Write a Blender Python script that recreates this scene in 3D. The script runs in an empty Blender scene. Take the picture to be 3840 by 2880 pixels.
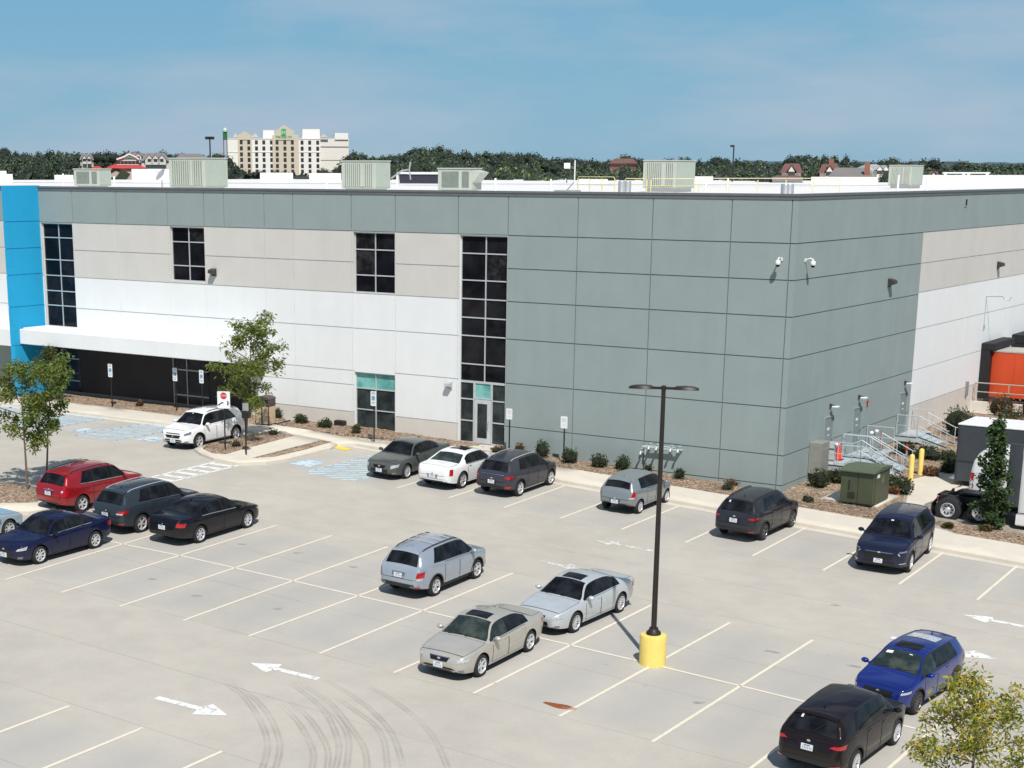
import bpy, bmesh, math, random
from mathutils import Vector, Matrix
from mathutils.bvhtree import BVHTree
random.seed(7)
scene = bpy.context.scene
COL = scene.collection
PI = math.pi

# ------------------------------------------------------------------ survey of the place
# camera solved from the stall grid (9 ft bays) and the panel joints of the warehouse
FOC, YAW, PITCH, ROLL = 5947.6, -0.613345, 0.254047, 0.0025274
CAM = Vector((26.0653, -64.4801, 13.5829))
U0, V0 = 1920 - 354.417, 1440 + 749.270
_f = Vector((math.sin(YAW)*math.cos(PITCH), math.cos(YAW)*math.cos(PITCH), -math.sin(PITCH)))
_r = Vector((math.cos(YAW), -math.sin(YAW), 0)); _u = _r.cross(_f)
CR = _r*math.cos(ROLL) + _u*math.sin(ROLL); CU = -_r*math.sin(ROLL) + _u*math.cos(ROLL); CF = _f
SXG, SYG = -0.035276, 0.017509
K = 1/0.576

def gz(x, y):
    x = min(max(x, -70), 45); y = min(max(y, -85), 45)
    a = SXG*x + SYG*y; k = .12; b = .74
    h = max(k-abs(a-b), 0)/k
    m = min(a, b) - h*h*k*.25
    return max(m, -1.6)
def ray(x, y): return CF + CR*((x-U0)/FOC) - CU*((y-V0)/FOC)
def G(u, v, h=0):            # survey sight line (2212-wide plan units) met with the ground
    d = ray(u*K, v*K); lo, hi = 5., 400.
    for _ in range(44):
        t = (lo+hi)/2; q = CAM+d*t
        if q.z-gz(q.x, q.y)-h > 0: lo = t
        else: hi = t
    return CAM + d*lo
def Gc(c, x, y, h=0): return G((c[0]+x/c[2])*.576, (c[1]+y/c[2])*.576, h)
def F(u, v, Y=0): d = ray(u*K, v*K); return CAM + d*((Y-CAM.y)/d.y)
def R(u, v, X=0): d = ray(u*K, v*K); return CAM + d*((X-CAM.x)/d.x)
def Zp(u, v, z): d = ray(u*K, v*K); return CAM + d*((z-CAM.z)/d.z)
def D(u, v, dist):           # at a horizontal distance
    d = ray(u*K, v*K); return CAM + d*(dist/math.hypot(d.x, d.y))

# ------------------------------------------------------------------ materials
def new_mat(name):
    m = bpy.data.materials.new(name); m.use_nodes = True
    nt = m.node_tree; b = nt.nodes['Principled BSDF']
    return m, nt, b
def setc(b, col, rough=.6, metal=0., spec=None, coat=0.):
    b.inputs['Base Color'].default_value = (*col, 1); b.inputs['Roughness'].default_value = rough
    b.inputs['Metallic'].default_value = metal
    if spec is not None: b.inputs['Specular IOR Level'].default_value = spec
    if coat: b.inputs['Coat Weight'].default_value = coat; b.inputs['Coat Roughness'].default_value = .04
MC = {}
def noise_col(nt, cols, scale, detail=4, pos=None, coords='Object', rough=.6, sc3=None):
    tc = nt.nodes.new('ShaderNodeTexCoord'); n = nt.nodes.new('ShaderNodeTexNoise')
    n.inputs['Scale'].default_value = scale; n.inputs['Detail'].default_value = detail; n.inputs['Roughness'].default_value = rough
    if sc3:
        mp = nt.nodes.new('ShaderNodeMapping'); mp.inputs['Scale'].default_value = sc3
        nt.links.new(tc.outputs[coords], mp.inputs[0]); nt.links.new(mp.outputs[0], n.inputs[0])
    else: nt.links.new(tc.outputs[coords], n.inputs[0])
    r = nt.nodes.new('ShaderNodeValToRGB'); e = r.color_ramp
    pos = pos or [i/(len(cols)-1)*.5+.25 for i in range(len(cols))]
    e.elements[0].position = pos[0]; e.elements[0].color = (*cols[0], 1)
    e.elements[1].position = pos[-1]; e.elements[1].color = (*cols[-1], 1)
    for i in range(1, len(cols)-1):
        k = e.elements.new(pos[i]); k.color = (*cols[i], 1)
    nt.links.new(n.outputs['Fac'], r.inputs[0]); return r, n, tc
def bump(nt, b, src, strength=.3, dist=.02):
    bp = nt.nodes.new('ShaderNodeBump'); bp.inputs['Strength'].default_value = strength; bp.inputs['Distance'].default_value = dist
    nt.links.new(src, bp.inputs['Height']); nt.links.new(bp.outputs[0], b.inputs['Normal'])
def mix(nt, fac, a, b_, mode='MIX'):
    m = nt.nodes.new('ShaderNodeMix'); m.data_type = 'RGBA'; m.blend_type = mode
    for s, i in ((fac, 0), (a, 6), (b_, 7)):
        if isinstance(s, (int, float)): m.inputs[i].default_value = s
        elif isinstance(s, tuple): m.inputs[i].default_value = (*s, 1)
        else: nt.links.new(s, m.inputs[i])
    return m.outputs[2]
def math_(nt, op, a, b_=0., c=None):
    m = nt.nodes.new('ShaderNodeMath'); m.operation = op
    for i, s in enumerate((a, b_) if c is None else (a, b_, c)):
        if isinstance(s, (int, float)): m.inputs[i].default_value = s
        else: nt.links.new(s, m.inputs[i])
    return m.outputs[0]
def plain(name, col, rough=.6, metal=0., var=.12, scale=3., spec=None, coat=0.):
    if name in MC: return MC[name]
    m, nt, b = new_mat(name); setc(b, col, rough, metal, spec, coat)
    if var:
        lo = tuple(c*(1-var) for c in col); hi = tuple(min(c*(1+var), 1) for c in col)
        r, n, tc = noise_col(nt, [lo, hi], scale); nt.links.new(r.outputs[0], b.inputs['Base Color'])
    MC[name] = m; return m
def panel_mat(name, col, dirt=.10):      # painted precast: faint cloudy tone, vertical rain streaks, fine grain
    if name in MC: return MC[name]
    m, nt, b = new_mat(name); setc(b, col, .78, spec=.25)
    lo = tuple(c*(1-dirt) for c in col); hi = tuple(min(c*(1+dirt*.45), 1) for c in col)
    r, n, tc = noise_col(nt, [lo, hi], .55, 6)
    r2, n2, _ = noise_col(nt, [(1-dirt*.5,)*3, (1, 1, 1)], 1.3, 4, pos=[.3, .62], sc3=(1.3, 1.3, .12))
    r3, n3, _ = noise_col(nt, [(.93, .93, .93), (1.04, 1.04, 1.04)], 34, 3)
    c = mix(nt, 1., r.outputs[0], r2.outputs[0], 'MULTIPLY'); c = mix(nt, 1., c, r3.outputs[0], 'MULTIPLY')
    nt.links.new(c, b.inputs['Base Color']); bump(nt, b, n3.outputs['Fac'], .12, .01); MC[name] = m; return m
def paint(name, col, metal=.55, rough=.32, clad=None):
    if name in MC: return MC[name]
    m, nt, b = new_mat(name); dk = max(col) < .09; setc(b, col, rough, 0 if dk else metal*.55, spec=.04 if dk else .4, coat=.6 if dk else .8)
    r, n, tc = noise_col(nt, [tuple(c*.93 for c in col), tuple(min(1, c*1.05) for c in col)], 2.5, 5)
    nt.links.new(r.outputs[0], b.inputs['Base Color'])
    # road dust towards the sills
    sp = nt.nodes.new('ShaderNodeSeparateXYZ'); nt.links.new(tc.outputs['Object'], sp.inputs[0])
    f = nt.nodes.new('ShaderNodeMapRange'); nt.links.new(sp.outputs['Z'], f.inputs[0])
    f.inputs[1].default_value = .85; f.inputs[2].default_value = .2; f.inputs[3].default_value = 0; f.inputs[4].default_value = .12
    c = mix(nt, f.outputs[0], r.outputs[0], (.2, .18, .15)); nt.links.new(c, b.inputs['Base Color'])
    MC[name] = m; return m
def glass_mat(name, col=(.012, .014, .018), hi=(.03, .035, .04), rough=.04, scale=2.2):
    if name in MC: return MC[name]
    m, nt, b = new_mat(name); setc(b, col, rough, 0, spec=.16)
    r, n, tc = noise_col(nt, [col, hi], scale, 3, pos=[.42, .62]); nt.links.new(r.outputs[0], b.inputs['Base Color'])
    MC[name] = m; return m
def leaf_mat(name, cols, pos=None, trans=.45):
    if name in MC: return MC[name]
    m, nt, b = new_mat(name); g = nt.nodes.new('ShaderNodeNewGeometry'); r = nt.nodes.new('ShaderNodeValToRGB'); e = r.color_ramp
    pos = pos or [i/(len(cols)-1) for i in range(len(cols))]
    e.elements[0].position = pos[0]; e.elements[0].color = (*cols[0], 1); e.elements[1].position = pos[-1]; e.elements[1].color = (*cols[-1], 1)
    for i in range(1, len(cols)-1):
        k = e.elements.new(pos[i]); k.color = (*cols[i], 1)
    tc = nt.nodes.new('ShaderNodeTexCoord'); n = nt.nodes.new('ShaderNodeTexNoise'); n.inputs['Scale'].default_value = 1.3
    nt.links.new(tc.outputs['Object'], n.inputs[0])
    f = math_(nt, 'ADD', math_(nt, 'MULTIPLY', g.outputs['Random Per Island'], .55), math_(nt, 'MULTIPLY', n.outputs['Fac'], .5))
    nt.links.new(f, r.inputs[0]); nt.links.new(r.outputs[0], b.inputs['Base Color']); b.inputs['Roughness'].default_value = .55
    tr = nt.nodes.new('ShaderNodeBsdfTranslucent'); nt.links.new(r.outputs[0], tr.inputs[0])
    ms = nt.nodes.new('ShaderNodeMixShader'); ms.inputs[0].default_value = trans
    out = nt.nodes['Material Output']
    nt.links.new(b.outputs[0], ms.inputs[1]); nt.links.new(tr.outputs[0], ms.inputs[2]); nt.links.new(ms.outputs[0], out.inputs[0])
    MC[name] = m; return m

# ------------------------------------------------------------------ mesh builder
class MB:
    def __init__(s): s.v = []; s.f = []; s.m = []
    def face(s, pts, m=0):
        i = len(s.v); s.v += [tuple(p) for p in pts]; s.f.append(tuple(range(i, i+len(pts)))); s.m.append(m)
    def grid(s, rows, m=0, flip=False, cyc=False):
        n = len(rows[0]); i0 = len(s.v)
        for r in rows: s.v += [tuple(p) for p in r]
        for a in range(len(rows)-1):
            for b in range(n if cyc else n-1):
                c = (b+1) % n
                q = (i0+a*n+b, i0+a*n+c, i0+(a+1)*n+c, i0+(a+1)*n+b)
                s.f.append(q[::-1] if flip else q); s.m.append(m)
    def box(s, x0, x1, y0, y1, z0, z1, m=0, M=None, bev=0.):
        if bev > 0:
            b = bev
            pts = []
            ring = lambda z, e: [(x0+e, y0+e+0, z), (x1-e, y0+e, z), (x1-e, y1-e, z), (x0+e, y1-e, z)]
            rs = [ring(z0, b), ring(z0+b, 0), ring(z1-b, 0), ring(z1, b)]
            if M is not None: rs = [[tuple(M @ Vector(p)) for p in r] for r in rs]
            s.grid(rs, m, cyc=True); s.face(rs[0][::-1], m); s.face(rs[-1], m); return
        p = [(x, y, z) for z in (z0, z1) for x, y in ((x0, y0), (x1, y0), (x1, y1), (x0, y1))]
        if M is not None: p = [tuple(M @ Vector(q)) for q in p]
        i = len(s.v); s.v += p
        for q in ((3, 2, 1, 0), (4, 5, 6, 7), (0, 1, 5, 4), (1, 2, 6, 5), (2, 3, 7, 6), (3, 0, 4, 7)):
            s.f.append(tuple(i+k for k in q)); s.m.append(m)
    def tube(s, pts, r, n=8, m=0, cap=True):
        pts = [Vector(p) for p in pts]; rr = r if isinstance(r, (list, tuple)) else [r]*len(pts)
        rings = []; prev = None
        for i, p in enumerate(pts):
            d = (pts[min(i+1, len(pts)-1)]-pts[max(i-1, 0)])
            if d.length < 1e-9: d = Vector((0, 0, 1))
            d.normalize()
            a = (prev - d*prev.dot(d)) if prev is not None else d.orthogonal()
            if a.length < 1e-6: a = d.orthogonal()
            a.normalize(); prev = a; b = d.cross(a)
            rings.append([tuple(p+(a*math.cos(t)+b*math.sin(t))*rr[i]) for t in (2*PI*k/n for k in range(n))])
        s.grid(rings, m, cyc=True)
        if cap: s.face(rings[0][::-1], m); s.face(rings[-1], m)
    def lathe(s, prof, n=24, m=0, M=None, cap=True):      # prof: (r, z)
        rings = [[(r*math.cos(2*PI*k/n), r*math.sin(2*PI*k/n), z) for k in range(n)] for r, z in prof]
        if M is not None: rings = [[tuple(M @ Vector(p)) for p in q] for q in rings]
        s.grid(rings, m, cyc=True)
        if cap and prof[0][0] > .0011: s.face(rings[0][::-1], m)
        if cap and prof[-1][0] > .0011: s.face(rings[-1], m)
    def prism(s, poly, z0, z1, m=0, M=None):    # poly ccw in xy
        a = [(x, y, z0) for x, y in poly]; b = [(x, y, z1) for x, y in poly]
        if M is not None: a = [tuple(M @ Vector(p)) for p in a]; b = [tuple(M @ Vector(p)) for p in b]
        s.grid([a, b], m, cyc=True); s.face(a[::-1], m); s.face(b, m)
    def build(s, name, mats, parent=None, smooth=False, ang=40, loc=None):
        me = bpy.data.meshes.new(name)
        v = s.v
        if loc is not None: L = Vector(loc); v = [tuple(Vector(p)-L) for p in v]
        me.from_pydata(v, [], s.f)
        for mt in (mats if isinstance(mats, (list, tuple)) else [mats]): me.materials.append(mt)
        me.polygons.foreach_set('material_index', s.m)
        if smooth:
            me.polygons.foreach_set('use_smooth', [True]*len(me.polygons)); me.update()
            if ang < 180: me.set_sharp_from_angle(angle=math.radians(ang))
        me.update()
        o = bpy.data.objects.new(name, me); COL.objects.link(o)
        if parent is not None: o.parent = parent
        if loc is not None: o.location = loc
        return o

def tag(o, label=None, cat=None, group=None, kind=None):
    if label: o['label'] = label
    if cat: o['category'] = cat
    if group: o['group'] = group
    if kind: o['kind'] = kind
    return o
def empty(name, loc, rz=0., label=None, cat=None, group=None):
    o = bpy.data.objects.new(name, None); COL.objects.link(o); o.location = loc; o.rotation_euler = (0, 0, rz)
    o.empty_display_size = .3
    return tag(o, label, cat, group)
def copy_tree(o, parent=None):
    c = o.copy(); COL.objects.link(c); c.parent = parent
    for ch in list(o.children): copy_tree(ch, c)
    return c
def text_mesh(name, body, size, mat, parent, M, extrude=.0, align='CENTER'):
    cu = bpy.data.curves.new('txt', 'FONT'); cu.body = body; cu.size = size; cu.align_x = align; cu.align_y = 'CENTER'; cu.extrude = extrude
    cu.resolution_u = 2
    t = bpy.data.objects.new('txt', cu); COL.objects.link(t)
    dg = bpy.context.evaluated_depsgraph_get(); me = bpy.data.meshes.new_from_object(t.evaluated_get(dg))
    bpy.data.objects.remove(t); bpy.data.curves.remove(cu)
    me.transform(M); me.materials.clear(); me.materials.append(mat); me.name = name
    o = bpy.data.objects.new(name, me); COL.objects.link(o); o.parent = parent; return o

def lerp(a, b, t): return a+(b-a)*t
def pchip(pts):
    xs = [p[0] for p in pts]; ys = [p[1] for p in pts]; n = len(xs)
    d = [(ys[i+1]-ys[i])/(xs[i+1]-xs[i]) for i in range(n-1)]
    m = [d[0]]+[0 if d[i-1]*d[i] <= 0 else 2*d[i-1]*d[i]/(d[i-1]+d[i]) for i in range(1, n-1)]+[d[-1]]
    def f(x):
        if x <= xs[0]: return ys[0]
        if x >= xs[-1]: return ys[-1]
        i = max(k for k in range(n-1) if xs[k] <= x); h = xs[i+1]-xs[i]; t = (x-xs[i])/h
        return ys[i]*(1+2*t)*(1-t)**2 + h*m[i]*t*(1-t)**2 + ys[i+1]*t*t*(3-2*t) + h*m[i+1]*t*t*(t-1)
    return f
# ------------------------------------------------------------------ cars
TYRE = plain('tyre_rubber', (.018, .018, .019), .85, var=.25, scale=9)
BLACKP = plain('black_trim', (.016, .016, .018), .5, var=.2)
CHROME = plain('chrome', (.75, .76, .78), .12, 1., var=0)
SILV = plain('alloy', (.70, .71, .73), .35, .5, var=.06)
DALLOY = plain('dark_alloy', (.16, .165, .175), .32, .8, var=.06)
WELL = plain('wheel_well', (.006, .006, .006), .9, var=0)
CGLASS = glass_mat('car_glass', (.006, .007, .009), (.018, .021, .025))
CGLASS2 = glass_mat('car_glass_pale', (.02, .03, .032), (.055, .07, .062), .05, 2.2)
LAMPC = plain('lamp_clear', (.50, .53, .56), .08, .2, var=.5, scale=11)
LAMPD = plain('lamp_dark_clear', (.22, .24, .27), .1, .3, var=.45, scale=16)
LAMPR = plain('lamp_red', (.42, .008, .012), .12, 0, var=.25, scale=12, coat=1.)
LAMPO = plain('lamp_orange', (.7, .18, .03), .15, 0, var=.1)
PLATEW = plain('plate_white', (.74, .76, .78), .45, var=.12, scale=20)
PLATEB = plain('plate_blue', (.06, .16, .36), .45, var=.1)
MESHG = plain('grille_black', (.012, .013, .015), .35, .2, var=.4, scale=30)

PROF = {
 'sedan': dict(top=[(0,.40),(.012,.47),(.04,.535),(.08,.57),(.16,.61),(.265,.655),(.30,.70),(.345,.83),(.395,.945),(.43,.98),(.50,1.0),(.58,.995),(.65,.965),(.70,.91),(.76,.825),(.82,.745),(.86,.725),(.93,.72),(.972,.70),(.99,.62),(1,.5)],
   belt=[(0,.385),(.012,.45),(.04,.505),(.10,.55),(.2,.60),(.30,.635),(.5,.655),(.7,.68),(.85,.69),(.95,.675),(.975,.655),(.99,.59),(1,.48)],
   w=[(0,.50),(.008,.66),(.03,.80),(.07,.905),(.13,.965),(.25,.99),(.5,1.0),(.78,.99),(.88,.965),(.95,.90),(.98,.82),(.993,.74),(1,.64)], roofw=.665,
   ws=(.278,.402), rg=(.672,.815), wins=[(.305,.492,0,0),(.503,.655,0,0),(.663,.745,0,-.02)], doors=[(.315,.498),(.502,.705)], hood=(.045,.262), lid=(.835,.965)),
 'suv': dict(top=[(0,.42),(.012,.50),(.035,.555),(.07,.585),(.14,.615),(.225,.65),(.255,.69),(.30,.81),(.345,.92),(.38,.965),(.46,.995),(.56,1.0),(.70,.99),(.81,.968),(.885,.94),(.900,.92),(.927,.81),(.953,.69),(.970,.645),(.984,.58),(1,.46)],
   belt=[(0,.40),(.012,.475),(.035,.525),(.10,.565),(.2,.60),(.27,.62),(.5,.64),(.7,.655),(.87,.68),(.948,.67),(.970,.63),(.984,.565),(1,.45)],
   w=[(0,.52),(.008,.68),(.03,.81),(.07,.91),(.13,.965),(.25,.99),(.5,1.0),(.8,.99),(.88,.965),(.94,.92),(.97,.87),(.985,.80),(1,.68)], roofw=.665,
   ws=(.238,.352), rg=(.903,.954), wins=[(.268,.455,0,0),(.463,.635,0,0),(.643,.800,0,-.075)], doors=[(.272,.46),(.464,.66)], hood=(.04,.225), lid=None),
}
PROF['hatch'] = dict(PROF['suv'], top=[(0,.40),(.012,.47),(.035,.53),(.07,.57),(.14,.62),(.205,.665),(.24,.72),(.29,.82),(.35,.925),(.40,.97),(.48,.995),(.58,1.0),(.74,.985),(.86,.955),(.895,.935),(.91,.91),(.94,.80),(.965,.69),(.98,.62),(.99,.54),(1,.44)],
   ws=(.225,.36), rg=(.915,.958), wins=[(.255,.455,0,0),(.463,.66,0,0),(.668,.80,0,-.03)], roofw=.66)
PROF['boxysedan'] = dict(PROF['sedan'], top=[(0,.46),(.01,.53),(.03,.585),(.08,.605),(.18,.635),(.29,.665),(.325,.71),(.37,.85),(.41,.945),(.44,.98),(.50,1.0),(.60,.995),(.67,.965),(.715,.90),(.765,.81),(.815,.745),(.85,.735),(.93,.73),(.978,.715),(.993,.66),(1,.54)],
   belt=[(0,.445),(.01,.51),(.03,.56),(.1,.59),(.3,.65),(.5,.67),(.7,.69),(.85,.70),(.95,.69),(.978,.675),(.993,.63),(1,.52)], ws=(.30,.415), rg=(.69,.81), hood=(.035,.285), wins=[(.335,.51,0,0),(.52,.67,0,0),(.677,.735,0,-.015)], doors=[(.335,.515),(.519,.715)], roofw=.69)

WHEELS = {}
def wheel_meshes(r, wt, style, matr):
    key = (round(r, 3), round(wt, 3), style, matr.name)
    if key in WHEELS: return WHEELS[key]
    M = Matrix.Rotation(PI/2, 4, 'X')   # lathe axis z -> -y ; outer face at -y
    t = MB(); ri = r*.70
    t.lathe([(ri-.01, -wt/2+.03), (ri, -wt/2), (ri+.02, -wt/2-.008), (r-.035, -wt/2), (r-.008, -wt/2+.03), (r, -wt/2+.06), (r, wt/2-.06), (r-.008, wt/2-.03), (r-.035, wt/2), (ri+.02, wt/2+.008), (ri, wt/2), (ri-.01, wt/2-.03)], 32, 0, M, cap=False)
    tm = t.build('wheel', [TYRE], None, True, 50)
    q = MB(); zf = wt/2
    q.lathe([(0.001, zf-.09), (ri*.98, zf-.09)], 28, 1, M)
    q.lathe([(ri+.004, zf-.002), (ri-.02, zf-.0), (ri-.035, zf-.03), (ri-.03, zf-.085)], 32, 0, M, cap=False)
    q.lathe([(.055, zf-.085), (.055, zf-.035), (.03, zf-.022), (.001, zf-.02)], 16, 0, M)
    n, w0, w1 = {'five': (5, .06, .075), 'ten': (10, .026, .03), 'seven': (7, .045, .05), 'six': (6, .05, .06), 'cover': (9, .05, .075), 'vee': (5, .03, .03)}[style]
    for k in range(n):
        offs = (-.13, .13) if style == 'vee' else (0,)
        for off in offs:
            a = 2*PI*k/n; a2 = a+off*1.6; a1 = a+off*.6
            p0 = Vector((math.cos(a1)*.04, math.sin(a1)*.04)); p1 = Vector((math.cos(a2)*(ri-.015), math.sin(a2)*(ri-.015)))
            d = (p1-p0).normalized(); nn = Vector((-d.y, d.x))
            a_, b_, c_, e_ = p0+nn*w0/2, p0-nn*w0/2, p1-nn*w1/2, p1+nn*w1/2
            top = [(a_.x, a_.y, zf-.03), (b_.x, b_.y, zf-.03), (c_.x, c_.y, zf-.008), (e_.x, e_.y, zf-.008)]
            bot = [(x, y, z-.05) for x, y, z in top]
            q.grid([[tuple(M@Vector(p)) for p in bot], [tuple(M@Vector(p)) for p in top]], 0, cyc=True); q.face([tuple(M@Vector(p)) for p in top][::-1], 0)
    rm = q.build('rim', [matr, WELL], None, True, 35)
    a, b = tm.data, rm.data
    bpy.data.objects.remove(tm); bpy.data.objects.remove(rm)
    WHEELS[key] = (a, b); return a, b

def make_car(kind, label, cat, near_f, near_r, facing, L, W, H, WB, col, FO=None, metal=.55, rough=.3, wheel='five', wr=.335, walloy=None, clad=0., rails=None, crossbars=False,
             sunroof=None, head=None, tail=None, grille=None, lower=None, plate_f=None, plate_r=None, glass=None, rearglass=None, chrome=False, fog=None, extra=None, name='parked_car', group='cars parked in the lot', headmat=None, sidechrome=False, dh=0.):
    P = PROF[kind]; wr_ = wr
    top = pchip(P['top']); belt = pchip(P['belt']); wf = pchip(P['w'])
    hz = 0. if 'sedan' in kind else .05; zlo = pchip([(0, .36+hz), (.01, .30+hz), (.04, .25+hz), (.12, .21+hz), (.3, .20+hz), (.7, .20+hz), (.86, .25+hz), (.95, .32+hz), (.985, .37+hz), (1, .43+hz)])
    FO = FO if FO else (L-WB)*.47
    xf = L/2-FO; xr = xf-WB
    pm = paint('car_paint_'+label.split()[0]+'_'+str(int(col[0]*1000))+str(int(col[2]*1000)), col, metal, rough)
    gm = glass or CGLASS
    def sec(f):
        x = L/2-f*L; w = wf(f)*W/2; zb = zlo(f); b = belt(f)*H; t = top(f)*H
        gh = max(0., min(1., (t-b)/(.30*H))); g = gh*gh*(3-2*gh)*.35+gh*.65
        crown = lerp(.032, .055, g); te = max(t-crown, b+.002)
        ye = lerp(w*.93, P['roofw']*W/2, g)
        if f > .6 and not 'sedan' in kind: ye *= 1-.10*((f-.6)/.4)**1.5
        if f > .88: ye = min(ye, w*.95)
        return x, w, zb, b, t, te, ye
    def lower_pts(f):
        x, w, zb, b, t, te, ye = sec(f); h = b-zb
        c_ = max(clad, zb+.06) if clad else zb+.26*h
        return [(w*.86, zb), (w*.955, zb+.035), (w*.985, min(c_, zb+.40*h)), (w*1.0, zb+.5*h), (w*.992, zb+.74*h), (w*.975, zb+.92*h), (w*.945, b)]
    def sideP(f, s, off=0.):
        x, w, zb, b, t, te, ye = sec(f); y6 = w*.945
        y = lerp(y6, ye, s)+.022*math.sin(PI*s)*min(1, (te-b)/.3); z = lerp(b, te, s)
        return Vector((x, y+off, z+off*.35))
    def topP(f, u, off=0.):
        x, w, zb, b, t, te, ye = sec(f); s = topslope(f)
        return Vector((x+off*s, u*ye, te+(t-te)*(1-u*u)+off))
    def topslope(f):
        a = sec(max(0, f-.006)); c = sec(min(1, f+.006)); dx = a[0]-c[0]; dz = a[4]-c[4]
        return -dz/max(dx, 1e-3) if abs(dz/max(dx, 1e-3)) < 4 else -math.copysign(4, dz)
    def lowP(f, z, off=0.):
        pts = lower_pts(f); x = L/2-f*L
        for (y0, z0), (y1, z1) in zip(pts, pts[1:]):
            if z <= z1 or (y1, z1) == pts[-1]:
                return Vector((x, lerp(y0, y1, max(0, min(1, (z-z0)/max(z1-z0, 1e-4))))+off, z))
    body = MB(); rings = []
    fs = sorted(set([0, .004, .008, .014, .022, .032, .045, .06]+[.08+.02*i for i in range(45)]+[.94, .95, .957, .964, .971, .978, .984, .989, .993, .997, 1.]+[p[0] for p in P['top']]))
    fs = [f for i, f in enumerate(fs) if i == 0 or f-fs[i-1] > .0015]
    for f in fs:
        x, w, zb, b, t, te, ye = sec(f)
        half = [(0, zb)]+lower_pts(f)+[(sideP(f, s).y, sideP(f, s).z) for s in (.33, .66)]+[(topP(f, u).y, topP(f, u).z) for u in (1, .93, .75, .45)]+[(0, t)]
        ring = [(x, y, z) for y, z in half]+[(x, -y, z) for y, z in half[-2:0:-1]]
        rings.append(ring)
    body.grid(rings, 0, cyc=True, flip=True); body.face(rings[0], 0); body.face(rings[-1][::-1], 0)
    bvh = BVHTree.FromPolygons([Vector(v) for v in body.v], body.f)
    # placement from the tyre contacts on the near side
    pf = G(*near_f) if near_f else None; pr = G(*near_r) if near_r else None
    track = W/2-.02
    if pf is not None and pr is not None:
        hd = (pf-pr); hd.z = 0; hd.normalize(); mid = (pf+pr)/2; off_x = (xf+xr)/2
    else:
        hd = Vector((dh, facing, 0)).normalized()
        mid = pf if pf is not None else pr; off_x = xf if pf is not None else xr
    nrm = Vector((hd.y, -hd.x, 0))     # right hand of the car
    if nrm.x < 0: nrm = -nrm
    ctr = mid - nrm*track - hd*off_x
    zc = gz(ctr.x, ctr.y); ang = math.atan2(hd.y, hd.x)
    root = empty(name, (ctr.x, ctr.y, zc), ang, label, cat, group)
    # lie on the sloping lot
    e = .5; gx = Vector((e*2, 0, gz(ctr.x+e, ctr.y)-gz(ctr.x-e, ctr.y))); gy = Vector((0, e*2, gz(ctr.x, ctr.y+e)-gz(ctr.x, ctr.y-e)))
    n = gx.cross(gy).normalized(); X = (hd-n*hd.dot(n)).normalized(); Y = n.cross(X)
    root.rotation_euler = Matrix((X, Y, n)).transposed().to_euler()
    # wheel arches cut out of the shell
    bo = body.build('body', [pm, BLACKP, WELL], None, False)
    c = MB(); Rw = wr_+.065
    for xa in (xf, xr):
        for sy in (1, -1):
            c.lathe([(Rw, W/2-.29), (Rw, W/2+.25)], 28, 0, Matrix.Translation((xa, 0, wr_+.0)) @ Matrix.Rotation(-PI/2*sy, 4, 'X'))
    co = c.build('cut', [WELL], None)
    md = bo.modifiers.new('b', 'BOOLEAN'); md.operation = 'DIFFERENCE'; md.object = co; md.solver = 'EXACT'
    dg = bpy.context.evaluated_depsgraph_get(); dg.update(); me = bpy.data.meshes.new_from_object(bo.evaluated_get(dg))
    bpy.data.objects.remove(bo); bpy.data.objects.remove(co)
    me.materials.clear()
    for m_ in (pm, BLACKP, WELL): me.materials.append(m_)
    for p in me.polygons:
        cx, cy, cz = p.center; mi = 0
        for xa in (xf, xr):
            d_ = math.hypot(cx-xa, cz-wr_)
            if d_ < Rw+.012 and abs(p.normal.y) < .5 and abs(cy) > W/2-.3: mi = 2
            if d_ < Rw-.01 and abs(cy) < W/2-.26: mi = 2
        if mi == 0 and (cz < clad-.01 or (p.normal.z < -.5 and cz < .5)): mi = 1
        if mi == 0 and p.normal.z < -.8: mi = 1
        p.material_index = mi
    me.polygons.foreach_set('use_smooth', [True]*len(me.polygons)); me.set_sharp_from_angle(angle=math.radians(38)); me.name = 'body'
    bob = bpy.data.objects.new('body', me); COL.objects.link(bob); bob.parent = root
    # wheels
    tm, rm = wheel_meshes(wr_, .215, wheel, walloy or SILV)
    for xa in (xf, xr):
        for sy in (-1, 1):
            w_ = bpy.data.objects.new('wheel', tm); COL.objects.link(w_); w_.parent = root
            w_.location = (xa, sy*(W/2-.125), wr_)
            r_ = bpy.data.objects.new('rim', rm); COL.objects.link(r_); r_.parent = w_
            rot = random.uniform(0, 2*PI); r_.rotation_euler = (0, rot, 0)
            if sy > 0: w_.rotation_euler = (0, 0, PI)
    # glazing
    def top_patch(nm, f0, f1, u, mt, off=.006, nf=8, nu=9, bow=.0):
        q = MB(); rows = []
        for i in range(nf+1):
            row = []
            for j in range(nu+1):
                uu = lerp(-u, u, j/nu); f = lerp(f0, f1, i/nf)
                row.append(topP(f+bow*(1-uu*uu)*(1 if i > nf/2 else .0), uu, off))
            rows.append(row)
        q.grid(rows, 0, flip=False); return q.build(nm, [mt], root, True, 180)
    top_patch('windscreen', P['ws'][0], P['ws'][1], .93, gm)
    rg = P['rg']; o = top_patch('rear_window', rg[0], rg[1], .91 if not 'sedan' in kind else .88, rearglass or CGLASS)
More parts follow.
